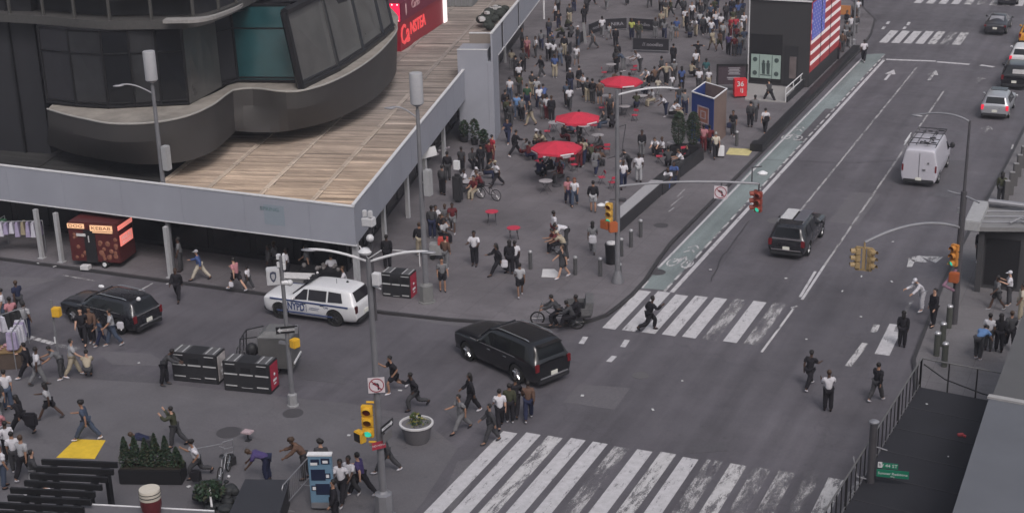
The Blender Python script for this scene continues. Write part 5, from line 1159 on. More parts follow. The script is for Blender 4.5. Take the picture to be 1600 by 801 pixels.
# big black wagon in the foreground: near-side wheels touch down at these points
ang, f, r = place((734, 563), (810, 598)); W_ = 2.03; Lb = 5.4; d = Vector((math.cos(ang), math.sin(ang), 0)); nrm = Vector((-math.sin(ang), math.cos(ang), 0))
mid = (f + r) / 2 - nrm * (W_ / 2 - .1) - d * (.01 * Lb)
v = vehicle('large_suv', 'large black wagon turning in the middle of the intersection', mid, ang, 5.5, 2.06, 1.92, BLKP, 'suv', wheel=.43, wb=(.31, -.275), rails=True, glass=mat('tinted_glass', (.006, .007, .009), .10, var=0, spec=.4), trim=CHROME)
m = MB()
for sy in (1, -1): m.box(.0, sy * 1.0, 1.17, 2.9, .03, .035)
m.build('window_trim', CHROME, v, smooth=False)
m = MB(); m.box(-2.44, 0, 1.79, .34, 1.24, .05, bev=.02); m.build('rear_spoiler', BLKP, v)
m = MB(); m.box(-2.60, -.45, 1.02, .03, .26, .34); m.build('rear_sticker', mat('sticker_grey', (.35, .33, .36), .5, var=.5, scale=8), v, smooth=False); m = MB(); m.box(-2.76, 0, .50, .03, 1.5, .05); m.build('bumper_trim', STEEL, v, smooth=False)
# police car
ang, f, r = place((441, 497), (524.5, 509)); d = Vector((math.cos(ang), math.sin(ang), 0)); nrm = Vector((-math.sin(ang), math.cos(ang), 0)); mid = (f + r) / 2 - nrm * .9 - d * .06
v = vehicle('police_car', 'white police wagon with blue stripe parked beside the shed corner', mid, ang, 5.0, 1.98, 1.76, WHP, 'suv', wheel=.39, wb=(.305, -.27), lights=mat('police_tail', (.05, .008, .01), .2), glass=mat('police_glass', (.012, .010, .014), .12, var=0), trim=DARK)
PB_ = mat('police_blue', (.03, .05, .14), .4)
for sy in (1, -1):
    m = MB(); m.box(-.05, sy * .992, 1.0, 4.1, .02, .075); m.box(.2, sy * .995, .45, 2.9, .02, .06); m.build('blue_stripe', PB_, v, smooth=False)
    m = MB(); m.text('NYPD', .5, UP((.62, sy * 1.002, .73), sy * PI / 2), depth=.003, width=.9, bold=.015); m.text('CPR', .13, UP((-.95, sy * 1.0, .86), sy * PI / 2), depth=.003); m.box(.08, sy * 1.0, .74, .02, .01, .34); m.box(-.35, sy * 1.0, .78, .5, .01, .02); m.box(-.3, sy * 1.0, .70, .5, .01, .015); m.build('lettering', PB_, v)
m = MB(); m.box(.25, 0, 1.83, .26, 1.25, .07, bev=.02); [m.ball((.28, y, 1.87), .10, (1, 1, .7)) for y in (-.5, -.2, .2, .5)]; b_ = m.build('light_bar', BLK, v); m = MB(); [m.ball((.22, y, 1.93), .06) for y in (-.45, .35)]; m.build('lamp', OFFW, b_)
m = MB(); m.ball((-1.5, -.2, 1.78), .06); m.tube((-1.1, .1, 1.74), (-1.1, .1, 2.0), .01); m.build('roof_aerial', BLK, v); m = MB(); m.text('POLICE', .14, UP((-2.42, 0, 1.06), PI), depth=.003); m.build('rear_lettering', PB_, v)
# dark wagon at left
ang, f, r = place((112, 503), (190, 522)); d = Vector((math.cos(ang), math.sin(ang), 0)); nrm = Vector((-math.sin(ang), math.cos(ang), 0)); mid = (f + r) / 2 - nrm * .88 - d * .12
v = vehicle('dark_suv', 'dark charcoal wagon with bright window trim driving left past the shed', mid, ang, 4.85, 1.93, 1.62, DKP, 'suv', wheel=.38, rails=True, trim=CHROME)
m = MB(); [m.box(-.25, sy * .955, 1.045, 2.7, .02, .03) for sy in (1, -1)]; m.box(-2.42, 0, 1.02, .04, 1.5, .05); m.box(-2.5, 0, .52, .03, 1.4, .04); m.build('chrome_trim', CHROME, v, smooth=False)
m = MB(); m.ball((.3, .1, 1.76), .13, (1.3, .8, .6)); m.ball((-2.1, .2, 1.60), .1); m.build('roof_reflector', WHITE, v)
# avenue vehicles, rear bumper corners given
def avenue(name, label, pl, pr, L, W, H, paint, kind, dz=0, wheel=.37, **k):
    a, b = G(*pl), G(*pr); c = (a + b) / 2; an = heading((pl[0] + pr[0]) / 2, pl[1], 0) ; up_ = PI / 2 + dz
    return vehicle(name, label, Vector((c.x + L / 2 * math.cos(up_), c.y + L / 2 * math.sin(up_), 0)), up_, L, W, H, paint, kind, wheel=wheel, **k)
def sunroof(m, t, hw, hl, H, L, W):
    m.box(-.35, .36, H + .012, 1.7, .62, .02, bev=.01); m.build('roof_glass', mat('painted_sky_reflection', (.5, .5, .52), .15), t); q = MB(); q.box(-.35, -.36, H + .012, 1.9, .60, .02, bev=.01); q.build('roof_panel', mat('roof_panel_grey', (.10, .10, .12), .3), t)  # sky reflection painted as the pale colour of the roof glass
v = avenue('black_suv', 'black wagon with pale roof glass driving away up the avenue', (1196, 403), (1259, 409), 4.95, 1.96, 1.72, DKP, 'suv', roof=sunroof, rails=True)
m = MB(); m.box(-2.40, 0, 1.08, .05, 1.5, .05); m.box(-2.52, 0, .54, .03, 1.5, .04); m.build('chrome_trim', mat('dull_chrome', (.3, .28, .3), .3, .6), v, smooth=False)
def rack(m, t, hw, hl, H, L, W):
    for x in (1.4, .2, -1.0, -2.1): m.tube((x, -hw * .8, H + .16), (x, hw * .8, H + .16), .025, n=6)
    for y in (-.78, -.3, .3, .78): m.tube((1.5, y * hw, H + .15), (-2.3, y * hw, H + .15), .022, n=6)
    for x in (1.4, -2.1):
        for sy in (1, -1): m.tube((x, sy * hw * .72, H - .03), (x, sy * hw * .8, H + .16), .02)
    rr = random.Random(4)
    for i in range(14): xx = rr.uniform(-2, 1.3); yy = rr.uniform(-.6, .6); m.box(xx, yy, H + .14, rr.uniform(.06, .5), .05, .06, rz=rr.choice([0, PI / 2]))
    m.build('roof_rack', BLK, t); q = MB(); q.box(-1.2, hw * .98, H + .02, 2.0, .05, .05); q.tube((-.2, hw * .95, H + .2), (-2.2, hw * .95, H + .2), .03); q.build('ladder', FAST, t)
v = avenue('white_van', 'white high-roofed work van with dark roof rack driving up the avenue', (1406, 288), (1462, 297), 5.6, 2.06, 2.25, paintm('van_white', (.42, .41, .46), .4, 0), 'van', roof=rack, wheel=.37)
m = MB(); m.box(-2.79, 0, 1.25, .02, .02, 1.5); m.box(-2.80, -.28, 1.05, .03, .18, .08); m.box(-2.80, -.5, 1.45, .03, .1, .1); m.build('door_seam', mat('seam_grey', (.1, .1, .11), .5), v, smooth=False)
def pano(m, t, hw, hl, H, L, W): m.box(.0, 0, H + .012, .9, 1.05, .02, bev=.02); m.build('sunroof', GLASS, t)
v = avenue('white_suv', 'silver white crossover with black rear window stopping right of the van lane', (1528, 186), (1577, 190), 4.5, 1.86, 1.62, SILP, 'suv', roof=pano, lights=TAILON)
v = avenue('black_wagon', 'black wagon with white load behind its rear window, ahead of silver crossover', (1560, 140), (1606, 143), 4.8, 1.92, 1.75, BLKP, 'suv'); m = MB(); m.box(-2.30, -.25, 1.35, .05, .8, .3, mtx=Matrix.Identity(4)); m.build('window_load', OFFW, v, smooth=False)
v = avenue('white_wagon', 'white wagon with lit red tail lamp at the right edge, behind yellow taxi', (1573, 108), (1616, 110), 4.6, 1.86, 1.62, WHP, 'suv', lights=TAILON)
v = avenue('yellow_taxi', 'yellow taxi at the right edge of the avenue', (1588, 72), (1628, 74), 4.7, 1.85, 1.6, YELP, 'suv'); m = MB(); m.box(0, 0, 1.72, .3, .9, .18, bev=.03); m.build('roof_light', OFFW, v)
v = avenue('dark_sedan', 'dark grey saloon with pale reflecting rear window beyond the top crosswalk', (1537, 55), (1570, 57), 4.8, 1.86, 1.46, GREYP, 'sedan', glass=mat('painted_reflection_glass', (.2, .2, .22), .1, var=.5, scale=1))  # white reflection on the rear window put into the glass colour
v = avenue('dark_hatchback', 'dark car cut by the top edge of the picture on the far crosswalk', (1556, 9), (1590, 10), 4.7, 1.85, 1.5, GREYP, 'sedan')

# ------------------------------------------------------------------ pedicab in the kerb lane, parked covered pedicab, carts
def wheel_spoked(m, c, r, ax='y', n=12, tube_r=.03):
    c = Vector(c)
    pts = [c + Vector((r * math.cos(2 * PI * i / 20), 0, r * math.sin(2 * PI * i / 20))) for i in range(21)]; m.path(pts, tube_r, n=6)
def spokes(m, c, r, n=10):
    c = Vector(c)
    for i in range(n): m.tube(c, c + Vector((r * math.cos(2 * PI * i / n), 0, r * math.sin(2 * PI * i / n))), .006, n=4)
    m.tube(c + Vector((0, -.05, 0)), c + Vector((0, .05, 0)), .04)
def pedicab(label, g, ang, tub, cover=False):
    t = thing('pedicab', label, 'pedicab', g, ang)
    for c in ((1.25, 0, .33), (-.55, .52, .36), (-.55, -.52, .36)):
        m = MB(); wheel_spoked(m, c, c[2] - .03, tube_r=.035); w_ = m.build('wheel', RUBBER, t); m = MB(); spokes(m, c, .3); m.build('spokes', CHROME, w_)
    m = MB(); m.path([(1.25, .0, .33), (1.08, 0, .95), (1.0, 0, 1.1)], .03); m.path([(1.05, 0, .85), (.55, 0, .45), (.35, 0, .9)], .028); m.path([(1.02, 0, .92), (.4, 0, .78)], .028); m.path([(.55, 0, .42), (-.1, 0, .45), (-.55, .5, .36)], .028); m.path([(-.1, 0, .45), (-.55, -.5, .36)], .028)
    m.path([(1.0, -.3, 1.14), (1.02, 0, 1.12), (1.0, .3, 1.14)], .02); m.build('frame', mat('frame_grey', (.2, .2, .21), .4, .5), t)
    m = MB(); m.ball((.35, 0, .95), .15, (1.2, .8, .35)); m.build('saddle', BLK, t)
    m = MB(); m.hull8([(-.15, -.55, .55), (-.15, .55, .55), (-1.15, .55, .55), (-1.15, -.55, .55)], [(-.05, -.62, .78), (-.05, .62, .78), (-1.25, .62, .78), (-1.25, -.62, .78)]); m.hull8([(-.85, -.62, .8), (-.85, .62, .8), (-1.25, .62, .8), (-1.25, -.62, .8)], [(-.95, -.62, 1.3), (-.95, .62, 1.3), (-1.3, .62, 1.3), (-1.3, -.62, 1.3)])
    for sy in (1, -1): m.box(-.65, sy * .63, .86, 1.1, .05, .34)
    m.build('passenger_tub', tub, t)
    m = MB(); m.box(-.6, 0, .82, .5, 1.1, .1, bev=.03); m.build('seat', BLK, t)
    if cover:
        cg = mat('cover_grey', (.085, .083, .085), .6, var=.3, scale=1.5)
        m = MB(); m.hull8([(.0, -.68, .4), (.0, .68, .4), (-1.5, .68, .4), (-1.5, -.68, .4)], [(-.05, -.68, 1.75), (-.05, .68, 1.75), (-1.5, .68, 1.75), (-1.5, -.68, 1.75)]); m.build('canopy_body', cg, t, smooth=False)
        m = MB(); m.hull8([(-.02, -.62, 1.76), (-.02, .62, 1.76), (-1.45, .62, 1.76), (-1.45, -.62, 1.76)], [(-.3, -.4, 1.98), (-.3, .4, 1.98), (-1.2, .4, 1.98), (-1.2, -.4, 1.98)]); m.build('canopy_top', mat('cover_top', (.13, .13, .132), .5, var=.3), t)
        m = MB(); m.path([(.1, -.64, .5), (.85, -.55, .55), (.75, -.5, 1.65), (.0, -.6, 1.8)], .025); m.path([(.1, .64, .5), (.85, .55, .55), (.75, .5, 1.65), (.0, .6, 1.8)], .025); m.path([(.75, -.5, 1.65), (.75, .5, 1.65)], .025); m.path([(.8, 0, .55), (.75, 0, 1.65)], .02); m.path([(.85, -.55, .55), (.85, .55, .55)], .025); m.build('windscreen_frame', BLK, t)
        gl = mat('clear_curtain', (.22, .22, .23), .25, var=.5, scale=2); gl.node_tree.nodes["Principled BSDF"].inputs["Alpha"].default_value = .45
        m = MB(); m.poly([(.84, -.5, .6), (.84, -.03, .6), (.76, -.03, 1.6), (.76, -.46, 1.6)]); m.poly([(.84, .5, .6), (.84, .03, .6), (.76, .03, 1.6), (.76, .46, 1.6)]); m.poly([(.8, -.56, .6), (.1, -.63, .55), (.05, -.6, 1.75), (.73, -.5, 1.62)]); m.build('clear_curtain', gl, t, smooth=False)
        m = MB(); m.ball((.4, .1, 1.0), .28, (1, .8, 1.1)); m.ball((.45, -.25, .8), .22); m.build('load', DARK, t)
        m = MB(); m.box(-1.53, 0, .62, .05, 1.2, .08); m.build('rear_stripe', WHITE, t, smooth=False)
    return t
f, r = G(852, 507), G(915, 508); an = heading(880, 507, 181)
pedicab('pedicab with grey basket tub riding along the curved kerb', G(883, 507), an, mat('tub_grey', (.10, .10, .105), .6, var=.5, scale=14))
pedicab('parked pedicab under a grey cover with clear curtains beside the police box pole', G(412, 578), heading(420, 578, 178), mat('tub_dark', (.05, .05, .052), .6), cover=True)
# ------------------------------------------------------------------ red lit snack cart under the shed, clothes stalls
g = G(152, 418, KH); an = heading(152, 418, -8, KH); t = thing('snack_trailer', 'red snack trailer with lit signs standing under the shed', 'food cart', g, an)
CR = mat('cart_red', (.07, .012, .013), .5, var=.4, scale=2); EM = mat('lit_sign_orange', (.6, .35, .2), .4, emit=(1, .6, .35), estr=.55); EMR = mat('lit_sign_red', (.6, .1, .08), .4, emit=(1, .3, .24), estr=.65)
Wc, Dc = 2.75, 1.7
m = MB(); m.box(0, Dc / 2, 1.35, Wc, Dc, 2.1, bev=.04); m.build('cabinet', CR, t)
m = MB(); m.box(-.2, -.01, 1.15, .62, .04, 1.75); m.build('doorway', BLK, t, smooth=False)
m = MB(); m.box(-.88, -.06, 2.22, .92, .05, .24); m.box(.52, -.06, 2.15, 1.22, .05, .30); m.box(.56, -.05, 1.93, 1.1, .03, .05); b_ = m.build('lit_sign', EM, t, smooth=False)
m = MB(); m.text('DOG', .24, UP((-.88, -.09, 2.22), -PI / 2), depth=.003, width=.75); m.text('KEBAB', .24, UP((.52, -.09, 2.15), -PI / 2), depth=.003, width=1.05); m.build('lettering', mat('letter_brown', (.2, .05, .02), .5), b_)
m = MB(); m.box(Wc / 2 + .02, .8, 1.45, .05, 1.3, .55); m.box(Wc / 2 + .02, .8, 2.15, .05, 1.5, .22); b_ = m.build('side_lit_sign', EMR, t, smooth=False)
m = MB(); m.text('HALAL', .3, UP((Wc / 2 + .05, .8, 1.55), 0), depth=.003, width=1.0); m.text('FOOD', .2, UP((Wc / 2 + .05, .8, 1.3), 0), depth=.003, width=.9); m.build('lettering', WHITE, b_)
m = MB(); rs = random.Random(8)
for x0, x1, z0, z1, n_ in ((-1.2, -.55, .5, 1.8, 7), (.25, 1.25, .5, 1.75, 16)):
    for i in range(n_): m.ball((rs.uniform(x0, x1), -.01, rs.uniform(z0, z1)), rs.uniform(.07, .15), (1, .15, 1), seg=9)
m.build('food_picture', mat('food_photo', (.17, .07, .045), .5, var=.9, scale=9), t)
m = MB(); m.box(-.65, -.05, 1.75, .5, .03, .14); m.box(-.25, -.05, 1.55, .04, .04, .35); m.build('menu_plate', OFFW, t, smooth=False)
m = MB(); m.tube((.45, -.02, .2), (.45, .2, .2), .2, n=18); b_ = m.build('wheel', RUBBER, t); m = MB(); m.tube((.45, -.04, .2), (.45, -.015, .2), .11, n=14); m.build('hub', WHITE, b_)
m = MB(); m.box(-.5, -.25, .1, .45, .35, .2); m.build('step', OFFW, t)
def rack_thing(label, g, an, L, cols, seed, h=1.5):
    rs = random.Random(seed); t = thing('clothes_rack', label, 'clothes rack', g, an); m = MB(); m.path([(-L / 2, 0, 0), (-L / 2, 0, h), (L / 2, 0, h), (L / 2, 0, 0)], .025); m.build('rail', STEEL, t)
    for i in range(int(L / .28)):
        x = -L / 2 + .15 + i * .28; m = MB(); c = rs.choice(cols); y = rs.uniform(-.12, .12); hh = rs.uniform(.55, .85)
        m.hull8([(x - .13, y - .22, h - hh), (x + .13, y - .25, h - hh), (x + .13, y + .25, h - hh), (x - .13, y + .22, h - hh)], [(x - .06, y - .2, h - .04), (x + .06, y - .2, h - .04), (x + .06, y + .2, h - .04), (x - .06, y + .2, h - .04)]); m.build('garment', c, t)
gar = [mat('garment_white', (.45, .44, .5), .8, var=.3, scale=6), mat('garment_lilac', (.28, .24, .36), .8, var=.3, scale=6), mat('garment_tan', (.26, .22, .15), .8), mat('garment_green', (.03, .09, .05), .8), mat('garment_pink', (.36, .2, .23), .8, var=.5, scale=8), mat('garment_black', (.02, .02, .022), .8)]
rack_thing('rail of white, lilac and tan clothes under the shed at far left', G(34, 395, KH), heading(34, 395, 5, KH), 2.6, gar[:3], 2, 1.75)
rack_thing('green covered rail of clothes at the left edge under the shed', G(4, 388, KH), heading(4, 388, 60, KH), 1.4, [gar[3]], 3, 1.6)
rack_thing('crowded rail of pink and white clothes on the left vendor stall', G(12, 548, 0), heading(12, 548, 40), 2.2, [gar[0], gar[4], gar[5], gar[0]], 4, 1.75)
rack_thing('rail of lilac and white shirts at the front of left vendor stall', G(34, 566, 0), heading(34, 566, 75), 1.7, [gar[0], gar[1]], 5, 1.75)
t = thing('vendor_table', 'vendor table heaped with coloured goods at left picture edge', 'table', G(8, 572, 0), heading(8, 572, 10)); m = MB(); m.box(0, 0, .8, 1.7, .9, .06); b_ = m.build('table_top', mat('table_brown', (.2, .13, .06), .7), t, smooth=False); m = MB(); m.box(0, 0, .38, 1.6, .8, .74); m.build('table_skirt', mat('skirt_ochre', (.07, .05, .04), .8, var=.3), t, smooth=False)
m = MB(); rs = random.Random(1); [m.ball((rs.uniform(-.75, .75), rs.uniform(-.35, .35), .88), rs.uniform(.06, .14), (1, 1, .7), seg=7) for i in range(22)]; m.build('goods', gar[4], t)
t = thing('food_stand', 'dark vendor stand with chrome bits beside the shed corner column', 'stand', G(505, 452, KH), heading(505, 452, -5, KH)); m = MB(); m.box(0, 0, .55, 2.2, .9, 1.1, bev=.03); m.build('counter', BLK, t); m = MB(); [m.ball((rs.uniform(-1, 1), rs.uniform(-.3, .3), 1.18), rs.uniform(.05, .12), seg=7) for i in range(14)]; m.build('goods', mat('goods_mixed', (.12, .11, .11), .5, var=.8, scale=7), t)
t = thing('pale_counter', 'pale low counter behind the police car under the shed', 'counter', G(470, 462, KH), heading(470, 462, -5, KH)); m = MB(); m.box(0, 0, .5, 1.6, .6, 1.0, bev=.03); m.build('counter_body', mat('counter_pale', (.16, .16, .165), .6), t); m = MB(); m.box(0, 0, 1.03, 1.7, .7, .05); m.build('counter_top', OFFW, t, smooth=False)
# ------------------------------------------------------------------ umbrellas, tables, chairs on the plaza
UR = mat('parasol_red', (.46, .022, .05), .8, var=.16, scale=2); TABT = mat('table_top_pale', (.36, .34, .36), .45, .2); CHR = mat('chair_red', (.40, .03, .06), .6)
def parasol(px, py, rad, label, rz=.3):
    zt = 2.45; c = G(px, py, zt + .15); t = thing('parasol', label, 'parasol', (c.x, c.y, KH), rz, 'red parasols on the plaza'); n = 8; z = zt - KH
    bm_ = MB(); ap = bm_.bm.verts.new((0, 0, z + .40)); rg = []; mid = []
    for i in range(n): a = 2 * PI * i / n; rg.append(bm_.bm.verts.new((rad * math.cos(a), rad * math.sin(a), z))); mid.append(bm_.bm.verts.new((rad * .5 * math.cos(a), rad * .5 * math.sin(a), z + .22)))
    lo = [bm_.bm.verts.new((v.co.x * 1.005, v.co.y * 1.005, z - .13)) for v in rg]
    for i in range(n):
        j = (i + 1) % n; bm_.bm.faces.new((ap, mid[i], mid[j])); bm_.bm.faces.new((mid[i], rg[i], rg[j], mid[j])); bm_.bm.faces.new((rg[i], lo[i], lo[j], rg[j]))
    o = bm_.build('canopy', UR, t, ang=4)
    m = MB()
    for i in range(0, n, 2):
        a0, a1 = 2 * PI * i / n, 2 * PI * (i + 1) / n; A = Vector((rad * math.cos(a0), rad * math.sin(a0), 0)); B = Vector((rad * math.cos(a1), rad * math.sin(a1), 0)); k0, k1 = A.lerp(B, .14) * 1.02, A.lerp(B, .86) * 1.02
        m.poly([(k0.x, k0.y, z - .1), (k1.x, k1.y, z - .1), (k1.x, k1.y, z - .02), (k0.x, k0.y, z - .02)])
    m.build('valance_lettering', WHITE, o, smooth=False)
    m = MB(); m.tube((0, 0, 0), (0, 0, z + .40), .03); m.tube((0, 0, 0), (0, 0, .1), .28, n=16); m.build('pole', DPOLE, t)
    m = MB(); [m.tube((0, 0, z - .5), (rad * .6 * math.cos(2 * PI * i / n), rad * .6 * math.sin(2 * PI * i / n), z + .2), .012, n=4) for i in range(n)]; m.build('rib', DPOLE, t)
parasol(971, 124, 1.46, 'red parasol furthest up the plaza, behind the lamp arm'); parasol(902, 181, 1.45, 'red parasol in the middle of the three', .7); parasol(869, 227, 1.50, 'red parasol nearest the camera, lowest of the three', .45)
def table_proto():
    t = thing('cafe_table', 'x', 'table', (0, 0, 0), 0, 'round metal cafe tables on the plaza'); m = MB(); m.lathe([(.38, 0), (.40, .01), (.40, .03), (.36, .04)], (0, 0, .70), n=22); m.build('table_top', TABT, t)
    for s in ((1, 1), (1, -1), (-1, 1), (-1, -1)): m = MB(); m.tube((s[0] * .25, s[1] * .25, 0), (-s[0] * .2, s[1] * .12, .70), .013, n=6); m.build('leg', DPOLE, t)
    return t
def chair_proto(name, colm, lab, grp):
    t = thing(name, lab, 'chair', (0, 0, 0), 0, grp); m = MB(); m.box(0, 0, .45, .40, .38, .03, bev=.01); m.build('seat', colm, t); m = MB(); m.box(0, -.20, .75, .38, .03, .16, bev=.01); m.build('backrest', colm, t)
    for sx in (.18, -.18): m = MB(); m.tube((sx, .18, 0), (sx, -.20, .80), .012, n=6); m.build('leg', DPOLE, t); m = MB(); m.tube((sx * .8, -.22, 0), (sx * .8, .16, .45), .012, n=6); m.build('leg', DPOLE, t)
    return t
tab = [(853, 301, 'round pale cafe table alone below the nearest parasol'), (882, 262, 'cafe table under the right half of the nearest parasol'), (912, 213, 'cafe table just below the middle parasol'), (934, 228, 'cafe table beside a seated person in dark red, right of nearest parasol'), (866, 208, 'cafe table left of the middle parasol'), (976, 182, 'cafe table right of the lamp pole, below furthest parasol'), (949, 165, 'cafe table left of the lamp pole, below furthest parasol'), (1003, 165, 'pale cafe table right of furthest parasol, left of blue kiosk'), (1014, 153, 'small cafe table right of furthest parasol near white shirts'), (955, 115, 'cafe table just beyond the furthest parasol'), (985, 105, 'cafe table between furthest parasol and front black banner'), (840, 250, 'cafe table left of the pole of nearest parasol'), (1052, 240, 'dark cafe table in front of the two dark shrubs'), (732, 302, 'cafe table in the seated group beside the shed side'), (906, 250, 'cafe table right of nearest parasol, behind red-haired people')]
tp = None
for x, y, l in tab:
    g = G(x, y, KH)
    if tp is None: tp = table_proto(); tp.location = g; tp["label"] = l
    else: clone(tp, g, random.random() * 3, l)
cp_ = None
for x, y, rz, l, g_ in ((769, 350, .6, 'small red folding table alone in the open plaza, left one of two', 0), (803, 376, .2, 'small red folding table near the three standing people, right one of two', 0)):
    t = thing('folding_table', l, 'table', G(x, y, KH), rz, 'small red folding tables on the plaza'); m = MB(); m.lathe([(.34, 0), (.36, .01), (.36, .03)], (0, 0, .70), n=20); m.build('table_top', CHR, t)
    for sx in (-.2, .2):
        for sy in (1, -1): m = MB(); m.tube((sx, -sy * .26, 0), (sx, sy * .22, .70), .018, n=6); m.build('leg', DPOLE, t)
chairs = []
for x, y, rz, l in chairs:
    g = G(x, y, KH)
    clone(cp_, g, rz, l)
x, y, rz, l = 842, 262, 1, 'red folding chair left of table below nearest parasol'; cp_ = chair_proto('folding_chair', CHR, l, 'red folding chairs on the plaza'); cp_.location = G(x, y, KH); cp_.rotation_euler.z = rz
more = [(875, 278, 2, 'in front of nearest parasol pole'), (897, 268, 4, 'right of nearest parasol pole'), (922, 238, 5, 'left of the seated person in dark red'), (948, 243, .5, 'right of the seated person in dark red'), (957, 296, 1, 'between lamp pole and person with white shorts'), (940, 288, 2.2, 'behind person with white shorts'), (895, 215, 3, 'below left end of middle parasol'), (928, 206, 1.3, 'below right end of middle parasol'), (1030, 255, 2, 'left of the dark table before the shrubs'), (1070, 250, 4, 'right of the dark table before the shrubs'), (992, 190, 3, 'right of table beside the lamp pole'), (940, 178, 2, 'left of lamp pole below furthest parasol'), (990, 118, 1, 'right end of the furthest parasol'), (944, 122, 5, 'left end of the furthest parasol'), (855, 215, 2, 'left of middle parasol')]
for x, y, rz, l in more: clone(cp_, G(x, y, KH), rz, 'red folding chair ' + l)
# granite cube with red trash, shopping cart of sellers near P2
t = thing('vendor_cart', 'small white vendor cart with red box beside the antenna pole', 'cart', G(686, 404, KH), heading(686, 404, 0, KH)); m = MB(); m.box(0, 0, .55, .9, .5, .6, bev=.03); m.build('cart_body', mat('cart_pale', (.24, .24, .245), .6), t); m = MB(); m.box(.25, -.05, .98, .5, .45, .35, bev=.02); m.build('red_box', mat('box_red', (.38, .05, .04), .6), t); m = MB(); [m.tube((x, -.22, .14), (x, .22, .14), .14) for x in (-.3, .3)]; m.build('wheel', RUBBER, t)
m = MB(); m.path([(0, 0, 0), (2.1, .05, 0)], .03); 
t = thing('rope_rail', 'low white rope rail between shed column and antenna pole', 'railing', G(612, 398, KH), 0); m = MB(); a, b = G(608, 390, .9), G(655, 394, .9); g = G(612, 398, KH); m.path([a - g, b - g], .03); m.tube(a - g, Vector((a.x - g.x, a.y - g.y, 0)), .03); m.tube(b - g, Vector((b.x - g.x, b.y - g.y, 0)), .03); m.build('rail', FAST, t)
t = thing('slanted_sign', 'tilted white signboard with faded pictures beside the shed side', 'sign', G(684, 300, KH), heading(684, 300, 10, KH)); m = MB(); m.box(0, 0, 2.45, 1.1, .06, .55, mtx=Matrix.Rotation(R(-12), 4, 'Y')); b_ = m.build('board', WHITE, t, smooth=False); m = MB(); [m.ball((x, -.05, z), .07, (1, .2, 1), seg=7) for x, z in ((.2, 2.5), (.6, 2.6), (.75, 2.65), (.1, 2.3))]; m.build('picture', mat('faint_print', (.2, .18, .2), .6), b_); m = MB(); m.tube((0.3, 0, 0), (.3, 0, 2.3), .03); m.build('post', DPOLE, t)
t = thing('white_box_sign', 'small white upright box sign on dark stand beside the seated group', 'sign', G(716, 316, KH), 0); m = MB(); m.box(0, 0, 2.2, .32, .2, .5); m.build('sign_box', WHITE, t, smooth=False); m = MB(); m.box(0, 0, .85, .6, .45, 1.65, bev=.16); m.build('dark_stand', mat('cloth_dark', (.022, .022, .026), .85), t)
# shrubs in planter, cypress, potted plants
def leaf_mesh(m, c, r, h, n, rs, size=.05, conical=True):
    for i in range(n):
        z = rs.random() ** .8; rr = r * ((1 - z) ** .75 if conical else math.sqrt(max(0, 1 - (2 * z - 1) ** 2))) * rs.uniform(.55, 1.08); a = rs.random() * 2 * PI
        p = Vector((c[0] + rr * math.cos(a), c[1] + rr * math.sin(a), c[2] + z * h)); d = Vector((rs.gauss(0, 1), rs.gauss(0, 1), rs.gauss(0, .8))).normalized() * size; e = d.cross(Vector((rs.gauss(0, 1), rs.gauss(0, 1), rs.gauss(0, 1)))).normalized() * size * .5
        m.mi = rs.randint(0, 2); m.poly([p - d, p + e, p + d, p - e])
LEAF = [mat('leaf_dark', (.012, .028, .016), .7), mat('leaf_mid', (.022, .048, .024), .7), mat('leaf_brownish', (.035, .038, .02), .8)]
g0, g1 = G(187, 756, .005), G(285, 757, .005); an = math.atan2((g1 - g0).y, (g1 - g0).x); Lp = (g1 - g0).length
t = thing('planter_box', 'long black planter box on the pedestrian roadway behind the red and white drum', 'planter', g0, an); m = MB(); m.box(Lp / 2, .35, .30, Lp, .75, .6, bev=.03); m.build('box', BLK, t); m = MB(); m.box(Lp / 2, .35, .605, Lp - .1, .65, .02); m.build('soil', mat('soil', (.02, .016, .012), .95), t, smooth=False)
rs = random.Random(11)
od = ['leftmost', 'second', 'third', 'fourth', 'fifth', 'rightmost']
for i in range(6):
    x = Lp * (.09 + .163 * i); p = g0 + Vector((math.cos(an) * x - math.sin(an) * .35, math.sin(an) * x + math.cos(an) * .35, .6)); hh = (1.15, 1.2, 1.1, 1.3, 1.2, .75)[i]
    t = thing('conical_shrub', f'{od[i]} of the six small conical evergreens in the black planter box', 'shrub', p, 0, 'conical evergreens in the black planter box'); m = MB(); m.tube((0, 0, -.02), (0, 0, hh * .8), .03, .01); m.build('stem', mat('bark', (.05, .035, .025), .9), t); m = MB(); leaf_mesh(m, (0, 0, 0), .28, hh, 900, rs, .055); m.build('foliage', LEAF, t, smooth=False)
for i, (x, y) in enumerate(((1060, 243), (1083, 243))):
    t = thing('potted_cypress', ('left' if i == 0 else 'right') + ' one of two dark columnar shrubs in front of the blue kiosk', 'shrub', G(x, y, KH), 0, 'dark columnar shrubs before the blue kiosk'); m = MB(); m.box(0, 0, .35, .9, .8, .7, bev=.02); m.build('pot', BLK, t); m = MB(); m.tube((0, 0, .6), (0, 0, 2.4), .04, .02); m.build('stem', mat('bark', (.05, .035, .025)), t); m = MB(); leaf_mesh(m, (0, 0, .68), .44, 2.1, 1800, rs, .06, conical=False); m.build('foliage', LEAF, t, smooth=False)
